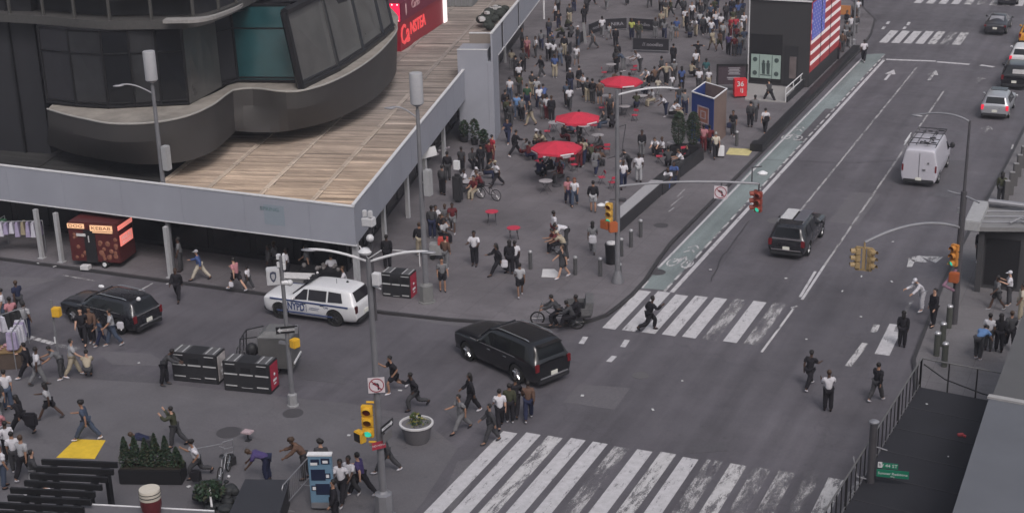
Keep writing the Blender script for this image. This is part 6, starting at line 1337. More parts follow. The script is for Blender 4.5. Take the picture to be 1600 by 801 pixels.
# plants around the boxed tower
for i, (x, y, h, r, l) in enumerate(((726, 222, 1.1, .32, 'leafy dark plant left of tower front'), (742, 226, 1.35, .3, 'tall leafy plant in front of the pale tower'), (756, 232, .9, .3, 'low leafy plant right of tower front'))):
    t = thing('potted_plant', l, 'plant', G(x, y, KH)); m = MB(); m.lathe([(.2, 0), (.28, .4), (.24, .4)], n=14); m.build('pot', DARK, t); m = MB(); leaf_mesh(m, (0, 0, .35), r, h, 260, rs, .1, conical=False); m.build('foliage', LEAF, t, smooth=False)
# round flower planter
g = G(652, 688, .005); t = thing('round_planter', 'large round concrete planter bowl with white rim and green yellow plant', 'planter', g, 0)
m = MB(); m.lathe([(.42, 0), (.46, .08), (.62, .72)], n=32); m.build('bowl', mat('planter_grey', (.12, .115, .125), .75, var=.15), t); m = MB(); m.lathe([(.60, .70), (.66, .72), (.66, .78), (.58, .79), (.57, .68)], n=32, cap=False); m.build('rim', mat('rim_pale', (.48, .47, .48), .6), t); m = MB(); m.tube((0, 0, .66), (0, 0, .70), .58, n=24); m.build('soil', mat('soil', (.02, .016, .012)), t)
m = MB(); leaf_mesh(m, (0, 0, .68), .25, .5, 160, rs, .07, conical=False); m.mi = 1; leaf_mesh(m, (.1, .1, .68), .5, .12, 160, rs, .04, conical=False); m.build('foliage', [LEAF[1], mat('leaf_green', (.05, .08, .03), .7), mat('leaf_yellow', (.22, .2, .05), .7)], t, smooth=False)
# pergola of black beams, bottom left
zp = 2.35; BE = mat('beam_black', (.010, .010, .012), .6)
t0 = G(182, 722, zp); t = thing('beam_pergola', 'black slatted pergola of parallel beams in the bottom left corner', 'pergola', (t0.x, t0.y, KH * 0 + .005), 0)
ends = [((65, 717), (183, 722)), ((56, 728), (177, 733)), ((47, 739), (169, 745)), ((38, 750), (159, 757)), ((16, 761), (148, 768)), ((12, 773), (142, 780)), ((-6, 784), (131, 792)), ((-20, 796), (122, 803)), ((-30, 809), (110, 816))]
for i, (a, b) in enumerate(ends):
    A, B = G(*a, zp), G(*b, zp); A -= t0; B -= t0; dd = (B - A).normalized(); nn = Vector((-dd.y, dd.x, 0)) * .05; z = zp
    m = MB(); m.hull8([(A.x - nn.x, A.y - nn.y, z - .2), (B.x - nn.x, B.y - nn.y, z - .2), (B.x + nn.x, B.y + nn.y, z - .2), (A.x + nn.x, A.y + nn.y, z - .2)], [(A.x - nn.x, A.y - nn.y, z), (B.x - nn.x, B.y - nn.y, z), (B.x + nn.x, B.y + nn.y, z), (A.x + nn.x, A.y + nn.y, z)]); m.build('beam', BE, t, smooth=False)
for a, b in (((168, 722), (98, 816)), ((86, 722), (10, 816))):
    A, B = G(*a, zp - .2) - t0, G(*b, zp - .2) - t0; dd = (B - A).normalized(); nn = Vector((-dd.y, dd.x, 0)) * .07
    m = MB(); z = zp - .203; m.hull8([(A.x - nn.x, A.y - nn.y, z - .2), (B.x - nn.x, B.y - nn.y, z - .2), (B.x + nn.x, B.y + nn.y, z - .2), (A.x + nn.x, A.y + nn.y, z - .2)], [(A.x - nn.x, A.y - nn.y, z), (B.x - nn.x, B.y - nn.y, z), (B.x + nn.x, B.y + nn.y, z), (A.x + nn.x, A.y + nn.y, z)]); m.build('cross_beam', BE, t, smooth=False)
    for k in (.03, .42, .9): p = A.lerp(B, k); m = MB(); m.box(p.x, p.y, (zp - .4) / 2, .16, .16, zp - .4); m.build('post', BE, t, smooth=False)
# pale roof edge and drum, bottom left
z = 2.0; q = [G(x, y, z) for x, y in ((128, 787), (335, 798), (330, 880), (90, 880))]
t = thing('kiosk_roof', 'low grey kiosk roof with thin white edge below the pergola', 'roof', (q[0].x, q[0].y, .005)); m = MB(); m.prism([(p.x - q[0].x, p.y - q[0].y) for p in q], z - .5, z); m.build('roof', mat('roof_grey', (.115, .11, .12), .7), t, smooth=False)
m = MB(); a, b = Vector((0, 0, z)), q[1] - q[0] + Vector((0, 0, z)); m.path([a, b], .04, n=6); m.build('white_edge', FAST, t); m = MB(); [m.box(x, -.6, .75, .1, .1, 1.5) for x in (.3, 3.6)]; m.build('post', STEEL, t)
p = G(238, 803, 2.0); t = thing('striped_drum', 'dark red and white banded drum standing at the bottom left of the street', 'drum', (p.x, p.y, 2.01)); m = MB(); m.lathe([(.26, 0), (.34, .35), (.34, .62)], n=28); m.build('dark_band', mat('drum_maroon', (.10, .015, .02), .5, var=.2), t); m = MB(); m.lathe([(.345, .60), (.345, .70)], n=28, cap=False); m.lathe([(.35, .73), (.35, .83)], n=28, cap=False); m.lathe([(.335, .6), (.335, .92), (.33, .93)], n=28); m.build('white_band', mat('drum_cream', (.5, .46, .40), .5, var=.1), t); m = MB(); m.lathe([(.354, .70), (.354, .735)], n=28, cap=False); m.lathe([(.354, .82), (.354, .85)], n=28, cap=False); m.build('dark_ring', BLK, t)
# blue info totem
g = G(506, 795, .005); cf = math.atan2(-g.y, -g.x); t = thing('blue_totem', 'tall pale blue information totem with dark picture squares', 'totem', g, cf + R(-12) + PI / 2); TW, TH = .82, 2.05
m = MB(); m.box(0, 0, TH / 2 + .1, TW, .22, TH, bev=.02); m.build('body', mat('totem_blue', (.12, .21, .30), .5, var=.08), t); m = MB(); m.box(0, 0, TH + .12, TW + .04, .26, .05); m.build('top_cap', WHITE, t)
m = MB(); DP = mat('picture_navy', (.012, .018, .045), .4)
for x, z, w_, h_ in ((-.16, 1.92, .3, .2), (.2, 1.95, .3, .22), (-.08, 1.42, .5, .42), (.05, .86, .5, .42), (-.25, .9, .2, .2), (.25, 1.38, .2, .2)): m.box(x, -.115, z, w_, .02, h_)
m.build('picture_square', DP, t, smooth=False); m = MB(); [m.box(x, -.13, z, w_, .01, h_) for x, z, w_, h_ in ((-.2, 1.85, .24, .1), (.2, 1.93, .18, .1), (-.25, .9, .11, .12), (.25, 1.38, .11, .12))]; m.build('white_print', WHITE, t, smooth=False); m = MB(); m.box(0, -.02, .22, TW * .98, .22, .24, bev=.02); m.build('plinth', STEEL, t)
# crowd barrier, dark platform, bikes, fallen things bottom centre
a, b = G(444, 801, .005), G(478, 762, .005); an = math.atan2((b - a).y, (b - a).x); L = (b - a).length + .4
t = thing('steel_barrier', 'steel crowd barrier leaning beside the blue totem', 'barrier', a, an); m = MB(); m.path([(0, 0, .1), (0, 0, .95), (.08, 0, 1.05), (L, 0, 1.05)], .025); m.path([(0, 0, .25), (L, 0, .25)], .02); m.path([(L, 0, 0), (L, 0, 1.05)], .025); [m.tube((.15 * i, 0, .25), (.15 * i, 0, 1.04), .007, n=4) for i in range(1, int(L / .15))]; m.path([(.2, -.3, 0), (.2, .3, 0)], .02); m.path([(L - .2, -.3, 0), (L - .2, .3, 0)], .02); m.build('barrier_frame', STEEL, t)
z = .9; q = [G(x, y, z) for x, y in ((383, 748), (453, 749), (437, 800), (408, 860), (330, 860))]
t = thing('dark_stall', 'dark flat covered stall top at the bottom edge left of the barrier', 'stall', (q[0].x, q[0].y, .005)); m = MB(); m.prism([(p.x - q[0].x, p.y - q[0].y) for p in q], z - .06, z); m.build('top', mat('stall_dark_blue', (.03, .031, .038), .6, var=.15), t, smooth=False); m = MB(); c_ = sum((p for p in q), Vector()) / 5; m.prism([((p.x - c_.x) * .95 + c_.x - q[0].x, (p.y - c_.y) * .95 + c_.y - q[0].y) for p in q], 0, z - .065); m.build('side_cloth', BLK, t, smooth=False)
def bicycle(label, g, an, col, lying=False):
    t = thing('bicycle', label, 'bicycle', g, an)
    if lying: t.rotation_euler = (R(68), 0, an)
    for x in (-.52, .52): m = MB(); wheel_spoked(m, (x, 0, .34), .32, tube_r=.022); w_ = m.build('wheel', RUBBER, t); m = MB(); spokes(m, (x, 0, .34), .31, 14); m.build('spokes', CHROME, w_)
    m = MB(); m.path([(-.52, 0, .34), (-.08, 0, .32), (.38, 0, .82), (-.15, 0, .82), (-.08, 0, .32)], .02); m.path([(-.52, 0, .34), (-.15, 0, .82), (-.17, 0, .95)], .016); m.path([(.52, 0, .34), (.38, 0, .82), (.35, 0, 1.0)], .02); m.path([(.4, -.26, 1.05), (.35, 0, 1.0), (.4, .26, 1.05)], .014); m.build('frame', col, t); m = MB(); m.ball((-.17, 0, .97), .12, (1.2, .7, .35)); m.build('saddle', BLK, t)
bicycle('bicycle standing beside the dark stall at the bottom edge', G(352, 745, .005), heading(352, 745, 75), STEEL)
bicycle('bicycle leaning near the seated group beside the shed side', G(763, 312, KH), heading(763, 312, 160, KH), BLK)
t = thing('bag_heap', 'heap of dark bags and green plants left of the dark stall', 'bags', G(345, 790, .005)); m = MB(); rs = random.Random(21)
for i in range(34): m.ball((rs.uniform(-.9, .8), rs.uniform(-.8, .8), .2 + rs.uniform(0, .4)), rs.uniform(.12, .25), (rs.uniform(.7, 1.5), rs.uniform(.7, 1.3), rs.uniform(.5, .9)), seg=7)
m.build('bags', mat('bag_dark', (.022, .024, .026), .7, var=.4, scale=4), t); m = MB(); leaf_mesh(m, (-.2, -.3, .45), .55, .6, 380, rs, .09, conical=False); m.build('foliage', LEAF, t, smooth=False); m = MB(); m.path([(-.1, -.4, .9), (.3, -.9, .5)], .04); m.ball((.1, .5, .95), .06); m.build('pale_handle', OFFW, t)
t = thing('folding_cart', 'folded metal hand cart with a long handle beside the bicycle', 'hand cart', G(352, 728, .005), 1); m = MB(); m.path([(0, 0, 0), (0, 0, 1.0), (.4, 0, 1.0), (.4, 0, 0)], .02); [m.path([(0, 0, z), (.4, 0, z)], .015) for z in (.3, .5, .7)]; m.path([(0, 0, .95), (-.9, .5, .8)], .02); m.build('cart_frame', STEEL, t); m = MB(); m.box(.2, 0, .2, .4, .3, .3); m.build('cart_load', DARK, t)
p = G(388, 688, .005); t = thing('small_stool', 'small pink and white topped stool standing on the pedestrian roadway', 'stool', p); m = MB(); m.box(0, 0, .38, .42, .34, .08, bev=.02); m.build('stool_top', mat('stool_pink', (.34, .26, .28), .7, var=.7, scale=14), t); m = MB(); m.tube((0, 0, 0), (0, 0, .36), .03); m.box(0, 0, .02, .2, .2, .03); m.build('stem', DARK, t)
# pale paper litter on the roads
rs = random.Random(9); c0 = 0
lit = [(1228, 435, 'below the black wagon on the avenue'), (1316, 455, 'below and left of the hanging twin signal'), (1346, 432, 'just under the hanging twin signal'), (1395, 378, 'on the avenue left of the right signal pole arm'), (1393, 440, 'on the road left of the person in loose white'), (1260, 530, 'above the two people standing on the avenue'), (910, 618, 'right of the large black wagon in the intersection'), (1020, 640, 'in the intersection between manhole and near crosswalk'), (1066, 595, 'in the intersection right of the iron manhole cover'), (625, 610, 'between the two runners above the round planter'), (217, 567, 'left of the recycling station being pushed'), (60, 415, 'at the kerb below the clothes rail'), (86, 420, 'at the kerb left of the red snack trailer'), (262, 447, 'on the road at the foot of the shed column'), (1455, 562, 'on the right sidewalk behind the canopy railing'), (1345, 495, 'left of the broad white stripe at right'), (937, 13, 'on the plaza above the banner barriers'), (1110, 425, 'right of the bicycle symbol near the lane line'), (295, 760, 'between the evergreen planter and the bag heap'), (545, 680, 'left of the foreground signal post'), (1250, 400, 'right behind the black wagon bumper')]
for x, y, wh in lit:
    g = G(x, y, .0); m = MB(); m.box(0, 0, 0, rs.uniform(.07, .2), rs.uniform(.06, .13), .02, rz=rs.random() * 3); o = m.build('litter_scrap', LIT, loc=(g.x, g.y, .14 if x < 1130 and y < 450 else .02), smooth=False); tag(o, 'small pale paper scrap ' + wh, 'litter', 'scraps of paper litter on the ground')
# thin lamp post at the second far kerb, small white suitcase
t = thing('suitcase', 'white wheeled suitcase pulled by a person beside the blue kiosk', 'suitcase', G(1126, 246, KH), heading(1126, 246, 0, KH)); m = MB(); m.box(0, 0, .42, .42, .26, .66, bev=.04); m.build('shell', WHITE, t); m = MB(); m.path([(-.12, .1, .7), (-.12, .1, 1.0), (.12, .1, 1.0), (.12, .1, .7)], .012); m.build('handle', STEEL, t); m = MB(); [m.ball((x, 0, .05), .05) for x in (-.15, .15)]; m.build('wheel', RUBBER, t)
t = thing('orange_barrel', 'orange traffic board beyond the flag booth', 'traffic board', G(1318, 32, KH), 0); m = MB(); m.box(0, 0, .9, 1.1, .3, .8, bev=.03); m.build('board', mat('board_orange', (.4, .16, .05), .6), t); m = MB(); m.box(-.4, 0, .25, .08, .2, .5); m.box(.4, 0, .25, .08, .2, .5); m.build('leg', DARK, t)
g = G(1337, 90, KH); t = thing('thin_lamp_pole', 'thin pale pole standing beyond the flag booth', 'pole', G(1333, 72, KH)); m = MB(); m.tube((0, 0, 0), (0, 0, 6.5), .09, .07); m.build('pole', POLE, t); octo_base(t, .22, .5)
t = thing('flag_pole', 'white banner pole right of the raised fascia near the top', 'pole', G(850, 30, KH)); m = MB(); m.tube((0, 0, 0), (0, 0, 5), .09); m.build('pole', FAST, t)
t = thing('white_pylon', 'pale slanted post beside the left end of the banner barriers', 'post', G(917, 68, KH)); m = MB(); m.hull8([(-.25, -.05, 0), (.0, -.05, 0), (.0, .05, 0), (-.25, .05, 0)], [(-.38, -.05, 1.7), (-.2, -.05, 1.75), (-.2, .05, 1.75), (-.38, .05, 1.7)]); m.build('post', mat('pylon_grey', (.24, .24, .25), .6), t)
# ------------------------------------------------------------------ people
def skin(verts, edges, radii, root=0, sub=1, extra=None):
    me = bpy.data.meshes.new('s'); me.from_pydata([tuple(v) for v in verts], edges, []); ob = bpy.data.objects.new('s', me); COL.objects.link(ob)
    md = ob.modifiers.new('k', 'SKIN'); md.use_smooth_shade = True; md.branch_smoothing = .6
    ly = me.skin_vertices[0].data
    for i, r in enumerate(radii):
        ly[i].radius = (r, r) if not isinstance(r, tuple) else r
        ly[i].use_root = (i == root)
    if sub: s = ob.modifiers.new('s', 'SUBSURF'); s.levels = sub
    bpy.context.view_layer.update(); ev = ob.evaluated_get(bpy.context.evaluated_depsgraph_get()); m = bpy.data.meshes.new_from_object(ev); bpy.data.objects.remove(ob); bpy.data.meshes.remove(me)
    for p in m.polygons: p.use_smooth = True
    return m
class Graph:
    def __init__(s): s.v = []; s.e = []; s.r = []
    def add(s, p, r, to=None):
        s.v.append(Vector(p)); s.r.append(r)
        if to is not None: s.e.append((to, len(s.v) - 1))
        return len(s.v) - 1
def sag(a): return Vector((0, math.sin(R(a)), -math.cos(R(a))))
def make_pose(lean=0, thigh=(0, 0), knee=(0, 0), arm=(5, -5), abd=(5, 5), elb=(15, 15), nod=0, spread=.09, twist=0, sit=False):
    J = {}; pel = Vector((0, 0, 0)); tor = Vector((0, math.sin(R(lean)), math.cos(R(lean)))); nk = Vector((0, math.sin(R(lean + nod)), math.cos(R(lean + nod))))
    J['pel'] = pel; J['waist'] = pel + tor * .16; J['chest'] = pel + tor * .36; J['neck'] = pel + tor * .50; J['jaw'] = J['neck'] + nk * .11; J['head'] = J['neck'] + nk * .185; J['crown'] = J['neck'] + nk * .26
    J['fwd'] = Vector((0, nk.z, -nk.y))
    for i, s in ((0, -1), (1, 1)):
        hip = pel + Vector((s * spread, 0, -.03)); kn = hip + (sag(thigh[i]) + Vector((s * .04, 0, 0))) * .42; sh = thigh[i] - knee[i]; an = kn + sag(sh) * .41; ft = an + Vector((0, .0, 0)) + Vector((0, .16 * math.cos(R(min(0, sh) * .7)), -.05 + .16 * math.sin(R(min(0, sh) * .7))))
        J[f'hip{i}'], J[f'kn{i}'], J[f'an{i}'], J[f'ft{i}'] = hip, kn, an, ft
        so = pel + tor * .45 + Vector((s * .185, 0, 0)); a = R(arm[i]); b = R(abd[i]); u = Vector((s * math.sin(b), math.sin(a) * math.cos(b), -math.cos(a) * math.cos(b))); a2 = R(arm[i] + elb[i]); b2 = R(abd[i] * .3); f = Vector((s * math.sin(b2) - s * .08 * (elb[i] > 50), math.sin(a2) * math.cos(b2), -math.cos(a2) * math.cos(b2))).normalized()
        el = so + u * .28; wr = el + f * .25; J[f'sh{i}'], J[f'el{i}'], J[f'wr{i}'], J[f'fd{i}'] = so, el, wr, f
    low = min(J['an0'].z - .075, J['an1'].z - .075, J['ft0'].z - .03, J['ft1'].z - .03)
    if sit: low = -.50 + .03
    for k in J:
        if k[:2] != 'fd' and k != 'fwd': J[k] = J[k] + Vector((0, 0, -low))
    return J
def body_mesh(J):
    g = Graph(); pe = g.add(J['pel'], .085); wa = g.add(J['waist'], .082, pe); ch = g.add(J['chest'], .09, wa); ne = g.add(J['neck'], .055, ch); jw = g.add(J['jaw'] + J['fwd'] * .012, .068, ne); hd = g.add(J['head'], .088, jw); g.add(J['crown'], .068, hd); g.add(J['head'] + J['fwd'] * .103 + (J['jaw'] - J['head']) * .25, .013, hd)
    ex = Vector((1, 0, 0)); g.add(J['head'] + ex * .09, .014, hd); g.add(J['head'] - ex * .09, .014, hd)
    for i in (0, 1):
        h = g.add(J[f'hip{i}'], .07, pe); k = g.add(J[f'kn{i}'], .054, h); c = g.add(J[f'kn{i}'].lerp(J[f'an{i}'], .35), .066, k); a = g.add(J[f'an{i}'], .044, c); g.add(J[f'ft{i}'], .034, a)
        s = g.add(J[f'sh{i}'] - J['neck'] * 0 + (J['chest'] - J['neck']) * .12, .048, ch); e = g.add(J[f'el{i}'], .052, s); w_ = g.add(J[f'wr{i}'], .034, e); f = J[f'fd{i}']; sd = -1 if i == 0 else 1
        p = g.add(J[f'wr{i}'] + f * .075, .034, w_); side = Vector((0, 1, 0)) - f * f.y
        side = side.normalized() if side.length > .2 else Vector((1, 0, 0)); curl = f.cross(side).normalized() * -sd
        for n_, (o, ln) in enumerate(((-.030, .052), (-.010, .062), (.011, .058), (.030, .045))):
            b_ = g.add(J[f'wr{i}'] + f * .105 + side * o, .0095, p); g.add(J[f'wr{i}'] + f * (.105 + ln * .75) + side * o * 1.2 + curl * ln * .5, .008, b_)
        g.add(J[f'wr{i}'] + f * .075 + side * .055 + curl * .02, .010, p)
    m = skin(g.v, g.e, g.r)
    mb = MB(); mb.mesh(m); mb.mi = 1
    for s in (-1, 1): mb.ball(J['head'] + J['fwd'] * .082 + ex * .034 * s + (J['crown'] - J['head']) * .08, .012, seg=6)
    mb.mi = 2; mb.ball(J['jaw'] + J['fwd'] * .078, .02, (1.4, .5, .4), seg=6)
    me = bpy.data.meshes.new('person'); mb.bm.to_mesh(me); mb.bm.free()
    for p in me.polygons: p.use_smooth = True
    bpy.data.meshes.remove(m); return me
def shirt_mesh(J, long=False, dress=False):
    g = Graph(); tdir = (J['neck'] - J['pel']).normalized(); pe = g.add(J['pel'] - tdir * .07, .165); wa = g.add(J['waist'], .165, pe); ch = g.add(J['chest'], .185, wa); ne = g.add(J['neck'] - tdir * .01, .08, ch)
    for i in (0, 1):
        s = g.add(J[f'sh{i}'], .100, ch)
        if long: e = g.add(J[f'el{i}'], .076, s); g.add(J[f'wr{i}'], .056, e)
        else: g.add(J[f'sh{i}'].lerp(J[f'el{i}'], .85), .080, s)
        if dress: h2 = g.add(J[f'hip{i}'].lerp(J[f'kn{i}'], .85), .14, pe)
    return wrinkle(skin(g.v, g.e, g.r, sub=2))
def wrinkle(me):
    for v in me.vertices: v.co += v.normal * (.010 * math.sin(v.co.z * 55 + v.co.x * 32 + math.sin(v.co.y * 40) * 2) + .006 * math.sin(v.co.z * 130 + v.co.y * 60))
    return me
def leg_mesh(J, shorts=False):
    g = Graph(); pe = g.add(J['pel'] + Vector((0, 0, .02)), .15)
    for i in (0, 1):
        h = g.add(J[f'hip{i}'], .13, pe)
        if shorts: g.add(J[f'hip{i}'].lerp(J[f'kn{i}'], .85), .115, h)
        else: k = g.add(J[f'kn{i}'], .098, h); c = g.add(J[f'kn{i}'].lerp(J[f'an{i}'], .5), .09, k); g.add(J[f'kn{i}'].lerp(J[f'an{i}'], .93), .074, c)
    return wrinkle(skin(g.v, g.e, g.r, sub=2))
def shoe_mesh(J, side):
    mb = MB()
    for i in (side,): d = (J[f'ft{i}'] - J[f'an{i}']).normalized(); c = J[f'an{i}'].lerp(J[f'ft{i}'], .45) + Vector((0, 0, -.02)); mb.ball(c, .05, (.95, 2.7, .95), seg=10, M=Vector((0, 1, 0)).rotation_difference(Vector((0, d.y, d.z * .6)).normalized()).to_matrix().to_4x4())
    me = bpy.data.meshes.new('shoes'); mb.bm.to_mesh(me); mb.bm.free()
    for p in me.polygons: p.use_smooth = True
    return me
def hair_mesh(J, kind):
    mb = MB(); up = (J['crown'] - J['head']).normalized(); b = -J['fwd']; c = J['head'] + up * .022 + b * .016; Rm = Vector((0, 0, 1)).rotation_difference(up).to_matrix().to_4x4()
    if kind == 'short': mb.ball(c, .102, (.93, 1.0, 1.02), seg=12, M=Rm)
    if kind == 'long': mb.ball(c, .108, (.98, 1.0, 1.05), seg=12, M=Rm); mb.ball(c + b * .045 - up * .13, .095, (1.0, .75, 1.9), seg=12, M=Rm)
    if kind == 'afro': [mb.ball(c + Vector((math.sin(q * 2.4) * .06, math.cos(q * 2.4) * .05, .02 + (q % 3) * .025)), .085, seg=8) for q in range(8)]
    if kind == 'cap': mb.ball(c + up * .01, .106, (.95, 1.0, .85), seg=12, M=Rm); q = c + J['fwd'] * .12 + up * .01; mb.ball(q, .075, (1.0, 1.2, .16), seg=10, M=Rm)
    if kind == 'hood': mb.ball(c - up * .01, .125, (.98, 1.0, 1.12), seg=12, M=Rm)
    low = [v for v in mb.bm.verts if (v.co - (J['head'] + J['fwd'] * .1)).length < .075 and kind != 'cap']
    if low and kind != 'hood': bmesh.ops.delete(mb.bm, geom=low, context='VERTS')
    for v in mb.bm.verts: v.co += Vector((math.sin(v.co.z * 190 + v.co.x * 70), math.sin(v.co.x * 170 + v.co.z * 40), 0)) * (.006 if kind in ('short', 'long', 'afro') else 0)
    me = bpy.data.meshes.new('hair'); mb.bm.to_mesh(me); mb.bm.free()
    for p in me.polygons: p.use_smooth = True
    return me
POSES = {
 'stand': dict(thigh=(2, -3), knee=(2, 2)), 'stand2': dict(thigh=(6, -6), knee=(4, 4), arm=(12, -8), abd=(12, 8), elb=(20, 30)),
 'phone': dict(thigh=(2, -4), knee=(2, 4), arm=(25, 30), elb=(85, 80), abd=(10, 10), nod=14), 'cross': dict(thigh=(3, -3), knee=(0, 3), arm=(20, 22), elb=(70, 75), abd=(16, 16)),
 'walk': dict(thigh=(24, -20), knee=(6, 14), arm=(-22, 24), elb=(14, 30), lean=4), 'walk2': dict(thigh=(-18, 20), knee=(20, 4), arm=(22, -18), elb=(30, 14), lean=3), 'stride': dict(thigh=(36, -30), knee=(10, 12), arm=(-30, 34), elb=(30, 50), lean=9),
 'run': dict(thigh=(48, -18), knee=(55, 62), arm=(-42, 42), elb=(80, 85), lean=14), 'bend': dict(thigh=(12, 4), knee=(20, 14), lean=68, arm=(20, 30), elb=(20, 15), nod=10), 'lean': dict(thigh=(8, -8), knee=(10, 6), lean=34, arm=(40, 50), elb=(20, 25), nod=8),
 'sit': dict(thigh=(86, 82), knee=(84, 78), lean=8, arm=(30, 26), elb=(50, 55), sit=True), 'sit2': dict(thigh=(84, 88), knee=(70, 90), lean=22, arm=(45, 35), elb=(40, 60), nod=10, sit=True), 'push': dict(thigh=(20, -26), knee=(8, 10), lean=16, arm=(55, 55), elb=(22, 22)),
 'raise': dict(thigh=(4, -6), knee=(4, 4), arm=(150, 30), elb=(20, 60), abd=(20, 10)), 'spread': dict(thigh=(8, -8), knee=(4, 6), arm=(60, 50), abd=(62, 60), elb=(15, 25)), 'ride': dict(thigh=(62, 40), knee=(70, 66), lean=34, arm=(52, 52), elb=(14, 14), nod=-14, sit=True), 'crouch': dict(thigh=(95, 88), knee=(125, 118), lean=34, arm=(50, 40), elb=(30, 40)),
 'cam': dict(thigh=(16, -22), knee=(10, 20), lean=6, arm=(62, 58), elb=(90, 92), abd=(16, 16), nod=4)}
PM = {}
def pm(pose, part, opt=None):
    k = (pose, part, opt)
    if k not in PM:
        if (pose, 'J') not in PM: PM[(pose, 'J')] = make_pose(**POSES[pose])
        J = PM[(pose, 'J')]
        PM[k] = {'body': lambda: body_mesh(J), 'shirt': lambda: shirt_mesh(J, opt == 'long', opt == 'dress'), 'legs': lambda: leg_mesh(J, opt == 'shorts'), 'shoe': lambda: shoe_mesh(J, opt), 'hair': lambda: hair_mesh(J, opt)}[part]()
        PM[k].name = part; n = 3 if part == 'body' else 1
        while len(PM[k].materials) < n: PM[k].materials.append(None)
    return PM[k]
CL = {'white': (.50, .49, .53), 'cream': (.42, .38, .32), 'beige': (.30, .26, .20), 'grey': (.14, .14, .15), 'pale grey': (.30, .30, .32), 'dark grey': (.045, .045, .05), 'black': (.015, .014, .018), 'navy': (.018, .022, .05), 'blue': (.05, .08, .20), 'denim': (.05, .065, .10), 'pale blue': (.12, .22, .42), 'purple': (.06, .045, .13), 'red': (.32, .03, .045), 'dark red': (.10, .018, .022), 'pink': (.36, .16, .18), 'olive': (.045, .048, .03), 'green': (.03, .07, .04), 'brown': (.10, .06, .045), 'yellow': (.34, .36, .10), 'teal': (.03, .09, .10)}
def clo(c): return mat('cloth_' + c.replace(' ', '_'), CL[c], .85, var=.16, scale=7, spec=.2)
SK = [mat('skin_fair', (.42, .25, .18), .6, var=.05), mat('skin_tan', (.27, .15, .10), .6, var=.05), mat('skin_brown', (.13, .07, .045), .6, var=.05), mat('skin_dark', (.06, .032, .022), .6, var=.05)]
HR = {'black': mat('hair_black', (.010, .008, .008), .6, var=.1), 'brown': mat('hair_brown', (.05, .028, .016), .6), 'blond': mat('hair_blond', (.25, .18, .09), .6), 'red': mat('hair_red', (.18, .04, .02), .6), 'grey': mat('hair_grey', (.25, .25, .25), .7)}
EYE = mat('eye_dark', (.01, .01, .01), .3, var=0); LIP = mat('lip', (.20, .06, .05), .6, var=0)
rp = random.Random(42); NP = []
def person(px, py, pose, face, top, bot, label=None, hair='short', hc=None, hat=None, sc_=None, z=None, zone=None, long=None, shorts=False, dress=False, skin_=None, shoes=None):
    if z is None: z = KH if (py < 505 and px < 1180) or (px > 1420 and py > 400) or (px > 1540 and py > 200) else 0.0
    g = G(px, py, z); o = bpy.data.objects.new('person', pm(pose, 'body')); COL.objects.link(o)
    o.location = g; o.rotation_euler = (0, 0, heading(px, py, face, z) - PI / 2); k = sc_ or rp.uniform(.97, 1.06); o.scale = (k,) * 3
    def setm(ob, i, m_): ob.material_slots[i].link = 'OBJECT'; ob.material_slots[i].material = m_
    setm(o, 0, SK[skin_ if skin_ is not None else rp.choice([0, 1, 1, 2, 3, 3])]); setm(o, 1, EYE); setm(o, 2, LIP)
    def ch(nm, me, m_):
        c = bpy.data.objects.new(nm, me); COL.objects.link(c); c.parent = o; setm(c, 0, m_); return c
    lg = long if long is not None else (top in ('black', 'dark grey', 'navy', 'olive', 'brown') and rp.random() < .5)
    ch('dress' if dress else 'shirt', pm(pose, 'shirt', 'dress' if dress else ('long' if lg else 'short')), clo(top))
    if not dress or bot != top: ch('shorts' if shorts else 'trousers', pm(pose, 'legs', 'shorts' if shorts else 'long'), clo(bot))
    sm_ = clo(shoes or rp.choice(['white', 'black', 'dark grey', 'pale grey', 'black'])); ch('shoe', pm(pose, 'shoe', 0), sm_); ch('shoe', pm(pose, 'shoe', 1), sm_)
    if hat: ch('cap', pm(pose, 'hair', 'cap'), clo(hat))
    elif hair == 'hood': ch('hood', pm(pose, 'hair', 'hood'), clo(top))
    elif hair: ch('hair', pm(pose, 'hair', hair), HR[hc or rp.choice(['black', 'black', 'black', 'brown'])])
    o['category'] = 'person'; o['name_zone'] = zone or ''
    NP.append((px, py, o, label, pose, top, bot, zone, hat, hair, dress, shorts)); return o
P = person
# --- near and mid street, described one by one
P(48, 592, 'stride', 180, 'black', 'black', 'person in black striding left beside the left vendor stall', hair='short', long=True, shoes='white')
P(98, 592, 'lean', 200, 'grey', 'dark grey', 'stooping person in grey directly behind the thin yellow box pole')
P(116, 588, 'walk', 20, 'pale grey', 'beige', 'person in pale grey top and beige trousers right of thin yellow box pole')
P(139, 592, 'crouch', 90, 'beige', 'dark grey', 'person in sand-coloured shirt with dark bag strap, back turned, left of recycling stations', skin_=1)
P(32, 492, 'walk', 130, 'navy', 'dark grey', 'person in dark blue and white striped shirt walking behind the left stall')
P(80, 655, 'stride', 185, 'pale grey', 'black', 'long-haired person in pale top and black shorts striding above the yellow tactile plate', hair='long', shorts=True)
P(138, 688, 'stride', 180, 'denim', 'denim', 'big-haired person in blue overalls striding at the edge of yellow plate', hair='afro', hc='black', shoes='white')
P(36, 678, 'stride', 170, 'black', 'black', 'long-haired person in black with big bag, left of the striding woman', hair='long', hc='black', long=True)
P(26, 738, 'stand', 90, 'white', 'dark grey', 'person in white shirt with dark skirt at left, just above the pergola', hair='short')
P(8, 505, 'stand', 200, 'white', 'denim', 'person in white at left picture edge above the vendor stall', z=0)
P(22, 520, 'walk', 100, 'pink', 'dark grey', 'person in pink behind the crowded rail of clothes', z=0)
P(44, 530, 'stand2', 60, 'pale grey', 'navy', 'person in pale grey just right of the lilac shirts rail', z=0)
